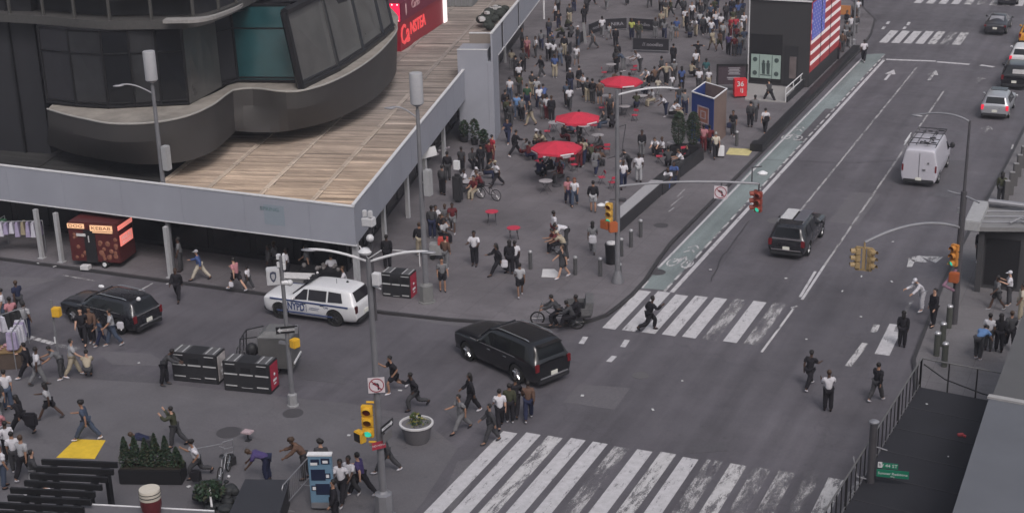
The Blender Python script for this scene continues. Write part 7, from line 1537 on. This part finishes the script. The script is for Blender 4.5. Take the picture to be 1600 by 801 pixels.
P(62, 602, 'walk2', 30, 'white', 'grey', 'person in white top between vendor stall and thin yellow box pole', z=0)
P(14, 640, 'stand', 100, 'white', 'denim', 'person in white shirt left of long-haired person with big bag', z=0)
P(40, 748, 'walk2', 60, 'pale grey', 'black', 'person in pale grey right of white shirt above the pergola', z=0)
P(16, 722, 'stand2', 120, 'white', 'black', 'person in white and black left of the white shirt above pergola', z=0)
P(3, 700, 'walk', 60, 'pink', 'pale grey', 'person in pink top at the left picture edge above the pergola')
P(2, 655, 'walk2', 120, 'dark grey', 'grey', 'person in dark grey cut by left picture edge, highest of the edge group')
P(8, 762, 'stand2', 45, 'white', 'denim', 'person in white and denim at left picture edge beside the pergola beams')
P(56, 770, 'walk', 20, 'dark grey', 'grey', 'person in dark grey passing under the left end of the pergola')
P(276, 698, 'cam', 180, 'olive', 'dark grey', 'person in dark olive jacket raising a camera above the conical shrubs', long=True)
P(236, 722, 'bend', 180, 'navy', 'dark grey', 'person in dark blue bending right behind the conical shrubs', long=True)
P(311, 746, 'run', 195, 'white', 'dark grey', 'dark-haired person in white top hurrying left beside the conical shrubs', hair='afro', hc='black')
P(420, 752, 'bend', 180, 'purple', 'navy', 'person in purple-blue shirt bending down behind the dark stall')
P(478, 748, 'lean', 190, 'brown', 'dark grey', 'person in brown leaning out from behind the left side of blue totem', hair='afro')
P(505, 752, 'stand', 90, 'dark grey', 'black', 'person mostly hidden behind the blue totem, only dark hair above it', hair='afro', hc='black')
P(536, 785, 'walk', 250, 'white', 'black', 'person in white shirt with dark strap walking just right of blue totem')
P(549, 778, 'walk2', 240, 'white', 'dark grey', 'person in white holding a pale bundle between two others right of blue totem')
P(566, 775, 'stride', 160, 'purple', 'black', 'person in dark vest over white sleeves striding behind the pair in white', long=False)
P(525, 822, 'stand2', 200, 'black', 'black', 'person in dark clothes at bottom edge in front of the blue totem', long=True)
P(606, 738, 'stride', 185, 'dark grey', 'dark grey', 'person in dark grey half hidden behind the twin-arm signal post', long=True)
P(618, 613, 'run', 200, 'black', 'black', 'person in black shorts running with hand raised, left of a second runner', shorts=True, hair='short')
P(650, 640, 'run', 195, 'black', 'dark grey', 'person in long black top running just above the round planter', long=True)
P(722, 674, 'stride', 215, 'grey', 'grey', 'person in grey striding left of the group behind the black wagon', long=False)
P(737, 645, 'walk', 190, 'black', 'black', 'long-haired person in black beside the grey strider, left of the group', hair='long', hc='black', long=True)
P(768, 692, 'walk', 200, 'dark grey', 'dark grey', 'person in dark grey nearest the crosswalk in the group behind black wagon', long=True)
P(782, 668, 'walk2', 100, 'white', 'black', 'person in black vest over white shirt amid the group behind black wagon', skin_=0)
P(797, 660, 'stand', 90, 'olive', 'black', 'person in dark olive jacket, centre of the group behind the black wagon', long=True)
P(806, 650, 'walk', 80, 'black', 'black', 'person in black nearest the rear wheel of the large black wagon', long=True)
P(826, 656, 'walk2', 90, 'brown', 'navy', 'person in brown shirt and navy trousers, rightmost of the group', shoes='white')
P(1014, 517, 'run', 15, 'black', 'black', 'person in black running across the far crosswalk', long=True)
P(1264, 606, 'stride', 60, 'black', 'black', 'person in black shirt and trousers, left of person in white top on avenue', long=False, shoes='white')
P(1293, 642, 'phone', 100, 'white', 'black', 'person in white top and black trousers standing on the avenue filming', skin_=3)
P(1369, 626, 'walk2', 50, 'black', 'dark grey', 'person in black beside the left corner of canopy railing', long=True)
P(1409, 542, 'stand', 80, 'black', 'black', 'long-haired person in black standing by the wide white stripe at right', hair='long', hc='black', long=True)
P(1439, 486, 'lean', 200, 'white', 'white', 'person in loose white clothes and white cap leaning forward near right kerb', hat='white', long=True)
P(1457, 510, 'stand2', 210, 'black', 'black', 'person in black between the person in white and the right signal pole', long=True)
P(1527, 562, 'bend', 60, 'pale blue', 'dark grey', 'person in bright light blue shirt bending behind the canopy railing')
P(1543, 548, 'stand', 80, 'white', 'dark grey', 'dark-haired person in white top behind the person in light blue', hc='black')
P(1560, 550, 'stand', 90, 'black', 'black', 'long-haired person in black right of the person in white top, right sidewalk', hair='long', long=True, hc='black')
P(1577, 545, 'walk', 100, 'dark grey', 'black', 'person in dark grey beside the roof ledge edge at right', long=True)
P(1575, 478, 'phone', 170, 'white', 'dark grey', 'person in white cap and white shirt on right sidewalk below the canopy', hat='white')
P(1593, 500, 'stand2', 180, 'cream', 'beige', 'person in cream clothes at right edge above the roof ledge')
P(1597, 448, 'stand', 200, 'dark red', 'black', 'person in dark red at right edge beneath the entrance canopy', hair='short')
P(1548, 440, 'walk', 200, 'beige', 'dark grey', 'person in beige top in front of the canopy doorway')
P(1556, 484, 'walk2', 190, 'grey', 'dark grey', 'person in grey shorts walking left of the white-capped person', shorts=True)
P(1530, 410, 'stand', 250, 'black', 'black', 'person in black standing in the dark canopy doorway', z=KH)
P(1563, 318, 'stand', 90, 'olive', 'dark grey', 'long-haired person in green grey jacket standing beside the stone posts', hair='long', hc='black', z=.02)
P(132, 538, 'walk', 260, 'black', 'black', 'person in black standing left of two others before the dark wagon', z=0)
P(145, 536, 'stand2', 250, 'brown', 'black', 'person in brown top between two others before the dark wagon', z=0)
P(160, 540, 'walk', 200, 'denim', 'navy', 'small person in blue clothes before the dark wagon rear door', z=0, sc_=.8)
P(178, 540, 'walk2', 200, 'pale grey', 'denim', 'person in pale grey patterned top with white bag before the dark wagon', z=0, hc='black')
P(279, 470, 'walk', 250, 'black', 'black', 'person in black standing at the kerb beside the shed column', z=0, long=True)
P(314, 438, 'stride', 185, 'blue', 'cream', 'person in blue top and cream trousers striding under the shed', hat='pale grey', long=True)
P(283, 424, 'stand', 190, 'grey', 'dark grey', 'person in grey in the shade right of the shed column')
P(371, 454, 'stride', 150, 'pink', 'black', 'person in pink patterned top and black shorts striding under the shed', shorts=True, shoes='white')
P(389, 452, 'walk', 160, 'white', 'dark grey', 'small person in white top behind the striding person under the shed', sc_=.72)
P(422, 432, 'stand', 200, 'dark grey', 'black', 'person in dark grey in shade left of the white police box')
P(432, 428, 'walk2', 180, 'grey', 'dark grey', 'person in grey in shade directly above the white police box')
P(692, 455, 'stand2', 280, 'grey', 'black', 'person in grey top and black shorts standing right of antenna pole base', shorts=True, shoes='black', skin_=1)
P(742, 415, 'cross', 250, 'white', 'black', 'big person in white shirt and black trousers alone on the plaza', shoes='black', skin_=3, sc_=1.06)
P(779, 430, 'stride', 200, 'black', 'black', 'long-haired person in black, leftmost of three standing near red table', hair='long', hc='black', long=True)
P(797, 428, 'stand', 90, 'black', 'black', 'long-haired person in black, middle of the three near red table', hair='long', hc='black', long=True)
P(805, 427, 'stand2', 100, 'white', 'black', 'person in white jacket, rightmost of three near the red table', hair='short', shoes='white')
P(813, 463, 'walk2', 95, 'pale grey', 'black', 'person in pale grey vest and black shorts walking below the lone bollard', shorts=True, shoes='white', hc='black')
P(708, 363, 'walk', 265, 'dark red', 'grey', 'person in dark red top and grey shorts walking near the antenna pole', shorts=True, shoes='white')
P(880, 434, 'walk', 200, 'dark grey', 'dark grey', 'person in long dark dress beside the flat white board', dress=True, long=True)
P(866, 380, 'stand2', 20, 'white', 'dark red', 'person in white shirt with red bottoms, left in huddle at plaza centre', hc='black')
P(886, 384, 'bend', 190, 'white', 'dark grey', 'person in white shirt stooping at the right of the plaza centre huddle')
P(882, 408, 'lean', 160, 'beige', 'dark grey', 'person in beige top and hat at the front of plaza centre huddle', hat='cream')
P(871, 392, 'sit2', 200, 'dark red', 'black', 'seated person in dark red in the plaza centre huddle')
P(926, 396, 'walk', 85, 'grey', 'grey', 'person carrying a white backpack between the huddle and the signal pole', hair='long')
P(259, 602, 'lean', 5, 'dark grey', 'black', 'stooping person in dark grey pushing the left recycling station', long=True)
P(874, 500, 'ride', 178, 'dark grey', 'black', 'rider in dark clothes on the pedicab saddle', z=.42, long=True)
P(903, 503, 'sit', 178, 'black', 'black', 'dark-clothed passenger, right one of the two in the pedicab', z=.40, long=True)
P(895, 508, 'sit2', 178, 'dark grey', 'black', 'passenger in dark grey, left one of the two in the pedicab', z=.40, long=True)
P(777, 292, 'stride', 200, 'white', 'black', 'person in white shirt and black trousers leaning left near the seated group', hat='beige')
P(794, 224, 'stride', 250, 'navy', 'navy', 'person in dark blue numbered shirt leaning against the pale tower corner', long=False)
P(805, 244, 'stride', 20, 'black', 'black', 'person in black striding just below the tower corner person', long=True)
P(1118, 248, 'walk2', 100, 'cream', 'black', 'person in cream shirt pulling the white suitcase', hat=None, hc='grey')
P(1145, 213, 'stand2', 250, 'black', 'dark grey', 'person in black with bag standing right of the blue kiosk', hc='black')
P(1172, 199, 'stand', 90, 'dark grey', 'black', 'person in dark grey, nearer of two below the dark booth slab')
P(1179, 190, 'stand2', 90, 'grey', 'dark grey', 'person in grey, further of two below the dark booth slab')
P(1195, 209, 'walk', 60, 'white', 'black', 'person in white shirt with black backpack walking near the kerb barrier', hc='black')
P(1202, 160, 'stride', 150, 'dark grey', 'black', 'person in dark clothes striding across the pale slab at the booth', long=True)
P(1349, 97, 'walk', 75, 'white', 'black', 'person in white shirt at the top end of the green bike lane', z=0)
P(1307, 95, 'stand', 95, 'dark red', 'black', 'person in dark red jacket below the flag screen end', long=True)
P(1315, 84, 'stand2', 85, 'brown', 'dark grey', 'person in brown just beyond the dark red jacket below flag screen', long=True)
# bags and props carried
def bag(px, py, z, col, label, name='bag', cat='bag', s=.3, face=0):
    g = G(px, py, z); m = MB(); m.box(0, 0, 0, s, s * .5, s * 1.15, bev=s * .15); ob = m.build(name, clo(col), loc=g); ob.rotation_euler.z = heading(px, py, face); tag(ob, label, cat); return ob
bag(188, 508, .62, 'white', 'white shopping bag carried beside the dark wagon rear door'); bag(926, 374, 1.2, 'white', 'white backpack worn by person left of the signal pole', 'backpack', 'backpack', .38); bag(1198, 186, 1.2, 'black', 'black backpack worn by person near the kerb barrier', 'backpack', 'backpack', .34)
bag(306, 742, .45, 'black', 'black bag carried low by the hurrying person in white top', s=.4); bag(788, 412, .75, 'white', 'white cloth bag held by the trio near red table', s=.34); bag(48, 655, 1.05, 'black', 'big black shoulder bag of the long-haired person at left', s=.5); bag(929, 256, 1.15, 'grey', 'grey backpack worn by person right of the nearest parasol', 'backpack', 'backpack', .36); bag(1139, 196, .9, 'navy', 'dark shoulder bag of the person right of the blue kiosk'); bag(361, 444, .55, 'white', 'white handbag of the striding person under the shed', 'handbag', 'bag', .22)
# wheelchair in the huddle
g = G(871, 394, KH); t = thing('wheelchair', 'wheelchair in the middle of the plaza huddle', 'wheelchair', g, heading(871, 394, 200, KH)); 
for sy in (.28, -.28): m = MB(); wheel_spoked(m, (0, sy, .3), .29, tube_r=.02); w_ = m.build('wheel', RUBBER, t); m = MB(); spokes(m, (0, sy, .3), .28, 8); m.build('spokes', CHROME, w_)
m = MB(); m.box(.1, 0, .48, .42, .46, .04); m.box(-.12, 0, .75, .04, .46, .5); m.build('seat', DARK, t); m = MB(); m.path([(-.3, .24, .95), (-.12, .24, .95), (-.12, .24, .3), (.4, .24, .1)], .015); m.path([(-.3, -.24, .95), (-.12, -.24, .95), (-.12, -.24, .3), (.4, -.24, .1)], .015); m.build('frame', STEEL, t)
# --- the crowd on the plaza: (x, y, pose, facing, top, bottom, extras)
C = []
def crowd(zone, rows):
    for r in rows:
        k = dict(r[6]) if len(r) > 6 else {}; r = list(r)
        if r[4] in ('dark grey', 'black') and not k.get('long') and rp.random() < .48: r[4] = rp.choice(['white', 'pale grey', 'grey', 'denim', 'beige', 'white', 'blue', 'olive'])
        if r[5] in ('dark grey', 'black') and rp.random() < .3: r[5] = rp.choice(['denim', 'beige', 'grey', 'navy'])
        P(r[0], r[1], r[2], r[3], r[4], r[5], zone=zone, **k)
L_ = dict(hair='long', hc='black'); S_ = dict(shorts=True); D_ = dict(long=True)
crowd('under the raised fascia', [(824, 92, 'stand', 250, 'pink', 'dark red', L_), (837, 90, 'stand2', 200, 'white', 'dark grey'), (797, 158, 'stand', 90, 'white', 'black'), (790, 178, 'walk', 80, 'black', 'black', D_), (806, 122, 'phone', 40, 'dark grey', 'dark grey'), (811, 135, 'stand', 120, 'white', 'black'), (800, 110, 'stand', 60, 'black', 'dark grey'), (818, 112, 'cross', 300, 'dark grey', 'black'), (846, 78, 'walk', 90, 'grey', 'black'), (816, 78, 'stand', 0, 'dark grey', 'black', D_), (812, 150, 'stand2', 60, 'olive', 'dark grey'), (798, 198, 'stand2', 70, 'dark grey', 'dark grey', D_)])
crowd('left of the banner barriers', [(857, 95, 'walk2', 90, 'white', 'black'), (865, 97, 'stand', 100, 'black', 'dark grey', L_), (860, 84, 'phone', 60, 'dark grey', 'dark grey'), (875, 102, 'walk', 110, 'grey', 'denim'), (882, 88, 'stand2', 80, 'black', 'black', D_), (867, 122, 'stand', 90, 'blue', 'black'), (846, 122, 'walk', 200, 'black', 'dark grey', D_), (888, 115, 'stand', 60, 'black', 'black', D_), (873, 46, 'stand', 270, 'black', 'black'), (885, 48, 'sit', 0, 'dark grey', 'black'), (868, 35, 'stand2', 180, 'white', 'black'), (890, 38, 'stand', 90, 'dark grey', 'dark grey', D_), (903, 74, 'stand', 200, 'dark grey', 'black', dict(hat='white')), (913, 38, 'stand2', 90, 'black', 'black', D_), (917, 20, 'walk', 80, 'dark grey', 'black'), (901, 103, 'walk2', 70, 'white', 'grey', S_), (880, 60, 'sit2', 180, 'olive', 'black'), (893, 60, 'sit', 120, 'dark grey', 'dark grey'), (897, 20, 'stand', 100, 'black', 'black', L_), (925, 8, 'walk', 0, 'grey', 'black'), (872, 22, 'stand', 60, 'grey', 'black'), (858, 60, 'stand', 120, 'dark grey', 'black'), (864, 72, 'sit', 200, 'black', 'black')])
crowd('in front of the banner barriers', [(927, 77, 'stride', 190, 'grey', 'dark grey'), (941, 58, 'walk', 90, 'white', 'grey'), (962, 74, 'stand', 90, 'black', 'black', D_), (987, 62, 'stand', 250, 'yellow', 'black'), (998, 66, 'stand2', 280, 'olive', 'dark grey', D_), (965, 100, 'stand', 120, 'black', 'black', D_), (963, 112, 'stand2', 60, 'dark grey', 'black', L_), (974, 112, 'lean', 180, 'dark grey', 'black'), (952, 62, 'walk2', 40, 'pale grey', 'grey', dict(sc_=.8)), (948, 15, 'walk', 60, 'dark grey', 'black'), (980, 8, 'walk2', 100, 'grey', 'black')])
crowd('between banner barriers and booth', [(1024, 60, 'stand', 90, 'dark grey', 'black', D_), (1033, 47, 'stand2', 60, 'dark grey', 'dark grey'), (1038, 62, 'walk', 90, 'grey', 'dark grey', L_), (1048, 27, 'walk2', 200, 'black', 'dark grey'), (1049, 64, 'phone', 90, 'grey', 'dark grey', dict(sc_=.9)), (1057, 60, 'stand2', 90, 'dark grey', 'grey', dict(shorts=True)), (1070, 44, 'stand', 80, 'dark grey', 'black'), (1073, 52, 'stand', 200, 'black', 'black', D_), (1081, 34, 'stand2', 270, 'white', 'black'), (1087, 57, 'lean', 230, 'white', 'black'), (1093, 48, 'stand', 120, 'pale grey', 'dark grey'), (1098, 55, 'walk', 60, 'dark grey', 'black'), (1104, 54, 'stand', 90, 'black', 'black', L_), (1111, 62, 'walk2', 120, 'white', 'black'), (1118, 48, 'raise', 270, 'dark grey', 'dark grey'), (1126, 52, 'stand', 90, 'dark grey', 'brown'), (1134, 34, 'stand2', 80, 'dark grey', 'black', D_), (1143, 28, 'stand', 90, 'black', 'navy', D_), (1153, 34, 'raise', 270, 'black', 'dark grey'), (1141, 58, 'stand', 200, 'red', 'dark red'), (1149, 56, 'stand2', 270, 'red', 'dark grey'), (1158, 62, 'stand', 180, 'white', 'dark grey', dict(hat='white')), (1162, 78, 'walk', 90, 'dark grey', 'grey'), (1138, 86, 'stand', 60, 'purple', 'black'), (1147, 88, 'stand2', 100, 'dark red', 'dark grey'), (1155, 87, 'stand', 90, 'grey', 'denim'), (1113, 80, 'walk', 150, 'beige', 'beige', S_), (1124, 80, 'walk2', 30, 'brown', 'olive', S_), (1052, 102, 'stand', 90, 'black', 'black', D_), (1090, 98, 'spread', 90, 'black', 'black', S_), (1103, 20, 'walk', 90, 'dark grey', 'dark grey'), (1090, 20, 'walk2', 70, 'grey', 'black'), (1120, 15, 'stand', 90, 'black', 'black'), (1060, 15, 'walk', 180, 'dark grey', 'black'), (1152, 14, 'stand', 60, 'navy', 'black'), (1040, 30, 'stand', 60, 'dark grey', 'black'), (1110, 36, 'stand2', 120, 'dark grey', 'black'), (1129, 66, 'stand', 70, 'dark grey', 'dark grey'), (1150, 72, 'stand2', 70, 'dark red', 'black'), (1162, 50, 'stand', 250, 'white', 'dark grey'), (1078, 60, 'sit', 90, 'dark grey', 'black'), (1033, 20, 'walk', 100, 'grey', 'black'), (1015, 12, 'walk2', 60, 'dark grey', 'dark grey'), (1068, 26, 'stand', 100, 'dark grey', 'black', D_), (1116, 28, 'walk', 40, 'black', 'black'), (1096, 34, 'stand', 200, 'dark grey', 'denim'), (1145, 44, 'walk2', 90, 'dark grey', 'black'), (1160, 30, 'stand', 90, 'navy', 'dark grey')])
crowd('right of the furthest parasol', [(1000, 112, 'lean', 200, 'white', 'dark grey'), (1013, 138, 'lean', 220, 'white', 'black'), (1034, 124, 'walk', 160, 'dark grey', 'dark grey', D_), (1041, 133, 'spread', 250, 'black', 'black'), (1053, 128, 'stand', 90, 'grey', 'dark grey', dict(hat='pale grey')), (1050, 142, 'walk2', 90, 'white', 'grey', dict(sc_=.72)), (1065, 140, 'stand', 90, 'black', 'black', dict(dress=True, hair='long', hc='black')), (1080, 122, 'sit', 30, 'dark grey', 'black'), (1087, 112, 'walk', 100, 'black', 'dark grey'), (1092, 142, 'stand', 90, 'white', 'dark grey'), (1103, 128, 'stand2', 80, 'teal', 'dark grey'), (1107, 140, 'stand', 100, 'white', 'beige', dict(sc_=.9)), (1040, 182, 'lean', 200, 'white', 'navy'), (1048, 186, 'sit2', 0, 'white', 'black'), (1056, 184, 'sit', 20, 'white', 'dark grey'), (1061, 170, 'walk', 60, 'dark grey', 'denim'), (1070, 180, 'stand', 90, 'grey', 'navy'), (1023, 130, 'sit', 120, 'brown', 'black'), (1005, 150, 'sit2', 60, 'dark grey', 'black'), (1020, 165, 'sit', 200, 'dark grey', 'dark grey'), (995, 170, 'sit2', 100, 'olive', 'black'), (1028, 150, 'walk', 40, 'cream', 'grey', dict(sc_=.8))])
crowd('left of the middle parasol', [(824, 172, 'stand', 90, 'green', 'navy', dict(sc_=1.08)), (839, 157, 'stand2', 90, 'pale grey', 'denim'), (793, 192, 'stand', 100, 'olive', 'dark grey', D_), (808, 186, 'walk2', 80, 'pale blue', 'dark grey'), (849, 186, 'stand', 90, 'dark grey', 'grey', dict(hair='long')), (862, 190, 'stand', 95, 'black', 'black', D_), (855, 188, 'stand2', 60, 'white', 'dark red'), (891, 145, 'stand', 120, 'black', 'dark grey', dict(hat='white', long=True)), (890, 172, 'walk', 80, 'white', 'dark grey'), (886, 166, 'walk2', 100, 'dark grey', 'black'), (905, 140, 'stand', 160, 'black', 'dark grey', D_), (918, 160, 'stand', 110, 'dark grey', 'black', D_), (926, 162, 'stand2', 70, 'black', 'dark grey', D_), (912, 152, 'phone', 200, 'white', 'black'), (937, 164, 'stand', 90, 'brown', 'dark grey', S_), (829, 196, 'walk2', 200, 'dark grey', 'dark grey', D_), (850, 170, 'lean', 100, 'dark grey', 'black'), (832, 150, 'stand', 50, 'dark grey', 'black'), (843, 172, 'walk', 120, 'black', 'black'), (816, 190, 'stand', 60, 'grey', 'black')])
crowd('among the parasol tables', [(836, 232, 'sit', 0, 'black', 'black', dict(hat='white')), (851, 232, 'sit2', 200, 'dark grey', 'dark red'), (880, 222, 'sit', 30, 'black', 'dark red'), (894, 216, 'sit2', 180, 'dark grey', 'black'), (905, 212, 'stand', 90, 'black', 'dark grey'), (945, 200, 'sit', 200, 'dark grey', 'dark grey', D_), (953, 186, 'stand2', 250, 'dark grey', 'black'), (957, 202, 'sit2', 100, 'black', 'black'), (940, 240, 'sit', 190, 'dark grey', 'dark red', dict(hat='pale grey', long=True)), (931, 274, 'walk', 60, 'grey', 'navy', D_), (937, 262, 'sit', 60, 'brown', 'dark grey'), (905, 262, 'stand', 130, 'dark red', 'dark red'), (893, 252, 'sit2', 260, 'black', 'dark red'), (862, 272, 'sit', 200, 'black', 'black'), (870, 266, 'sit2', 20, 'dark red', 'black'), (842, 280, 'sit2', 60, 'navy', 'black'), (850, 258, 'sit', 120, 'white', 'dark grey'), (826, 252, 'sit', 30, 'dark red', 'black'), (817, 246, 'sit2', 20, 'grey', 'dark red'), (912, 258, 'walk', 240, 'black', 'navy'), (888, 320, 'walk', 280, 'pink', 'navy', L_), (898, 322, 'walk2', 260, 'white', 'denim', dict(hair='long', hc='red')), (927, 332, 'stand2', 90, 'black', 'pale grey', dict(shorts=True, long=True)), (913, 252, 'sit', 200, 'dark grey', 'dark red'), (926, 255, 'sit2', 150, 'olive', 'black'), (877, 285, 'sit', 200, 'dark red', 'dark grey'), (905, 236, 'sit', 30, 'black', 'black'), (865, 245, 'sit2', 90, 'dark grey', 'black'), (970, 140, 'sit', 90, 'dark grey', 'black'), (958, 136, 'sit2', 30, 'brown', 'dark grey'), (985, 140, 'sit', 170, 'black', 'dark red')])
crowd('right of the lamp pole', [(1003, 245, 'stand', 260, 'black', 'black', D_), (974, 295, 'walk2', 90, 'white', 'dark grey'), (998, 285, 'stand2', 100, 'white', 'pale grey'), (983, 272, 'lean', 200, 'dark grey', 'black'), (1025, 242, 'crouch', 250, 'white', 'black'), (1036, 244, 'sit', 200, 'dark grey', 'black'), (1045, 292, 'sit2', 250, 'white', 'blue'), (1053, 285, 'sit', 260, 'blue', 'navy'), (1044, 262, 'sit', 90, 'dark grey', 'black'), (1066, 262, 'sit2', 190, 'white', 'dark grey'), (1075, 256, 'sit', 200, 'black', 'black'), (1099, 238, 'stand', 90, 'pink', 'dark red'), (1108, 238, 'walk', 80, 'dark red', 'black')])
crowd('in the seated group by the shed', [(728, 296, 'sit', 200, 'white', 'dark grey'), (738, 292, 'sit2', 20, 'white', 'beige', dict(hat='white')), (742, 308, 'sit', 230, 'dark red', 'beige'), (753, 300, 'sit2', 180, 'dark red', 'black'), (722, 272, 'stand', 60, 'dark grey', 'black'), (752, 268, 'stand', 100, 'black', 'black'), (765, 262, 'stand2', 60, 'dark red', 'black'), (770, 252, 'stand', 30, 'red', 'dark red'), (738, 262, 'sit', 300, 'dark grey', 'black'), (760, 280, 'sit2', 0, 'dark grey', 'navy'), (700, 282, 'stand', 90, 'black', 'dark grey', D_), (692, 305, 'stand', 60, 'dark grey', 'black', D_)])
crowd('beside the tall antenna pole', [(680, 356, 'sit', 320, 'white', 'black'), (688, 366, 'sit2', 300, 'black', 'black'), (692, 378, 'sit', 330, 'pale grey', 'black'), (676, 372, 'stand', 90, 'dark grey', 'black', D_), (697, 352, 'sit', 240, 'dark grey', 'grey'), (657, 400, 'stand2', 100, 'black', 'dark grey', D_), (697, 420, 'stand2', 60, 'brown', 'dark grey'), (606, 420, 'stand', 90, 'black', 'black', D_)])
crowd('beyond the flag booth', [(1322, 50, 'stand', 200, 'black', 'dark grey', D_), (1329, 56, 'stand2', 90, 'white', 'grey'), (1337, 54, 'stand', 120, 'dark grey', 'grey', D_), (1340, 28, 'walk', 90, 'white', 'black'), (1334, 34, 'stand', 60, 'grey', 'black'), (1345, 12, 'walk2', 60, 'navy', 'black'), (1322, 66, 'stand', 60, 'grey', 'pale grey'), (1326, 76, 'walk', 90, 'dark grey', 'grey')])
crowd('behind the shed stand', [(450, 440, 'stand', 200, 'dark grey', 'black'), (520, 448, 'stand2', 90, 'black', 'black'), (540, 455, 'sit', 200, 'dark grey', 'dark grey'), (482, 436, 'walk', 180, 'grey', 'black')])
# labels for the crowd: clothes, pose, zone, and an order from the left where those repeat
ordn = ['first', 'second', 'third', 'fourth', 'fifth', 'sixth', 'seventh', 'eighth', 'ninth', 'tenth']
pw = {'sit': 'seated', 'sit2': 'seated', 'crouch': 'crouching', 'bend': 'stooping', 'lean': 'stooping', 'walk': 'walking', 'walk2': 'walking', 'stride': 'walking', 'run': 'running', 'spread': 'open-armed', 'raise': 'arm-raising', 'phone': 'standing', 'push': 'walking'}
grp = {}
for (px, py, o, lab, pose, top, bot, zone, hat, hair, dress, shorts) in NP:
    if 'name_zone' in o: del o['name_zone']
    if lab: o['label'] = lab; continue
    a = pw.get(pose, 'standing'); cl = f'{top} top, {bot} ' + ('shorts' if shorts else 'trousers') if top != bot else f'{top} clothes'
    if hat: cl = f'{hat} cap, {top} top'
    key = (zone, a, cl); grp.setdefault(key, []).append((px, o))
for (zone, a, cl), L in grp.items():
    L.sort(key=lambda q: q[0])
    for i, (px, o) in enumerate(L):
        if len(L) == 1: o['label'] = f'{a} person, {cl}, {zone}'
        else: o['label'] = f'{ordn[i]}-from-left {a} person, {cl}, {zone}'
        o['group'] = 'people on the plaza'
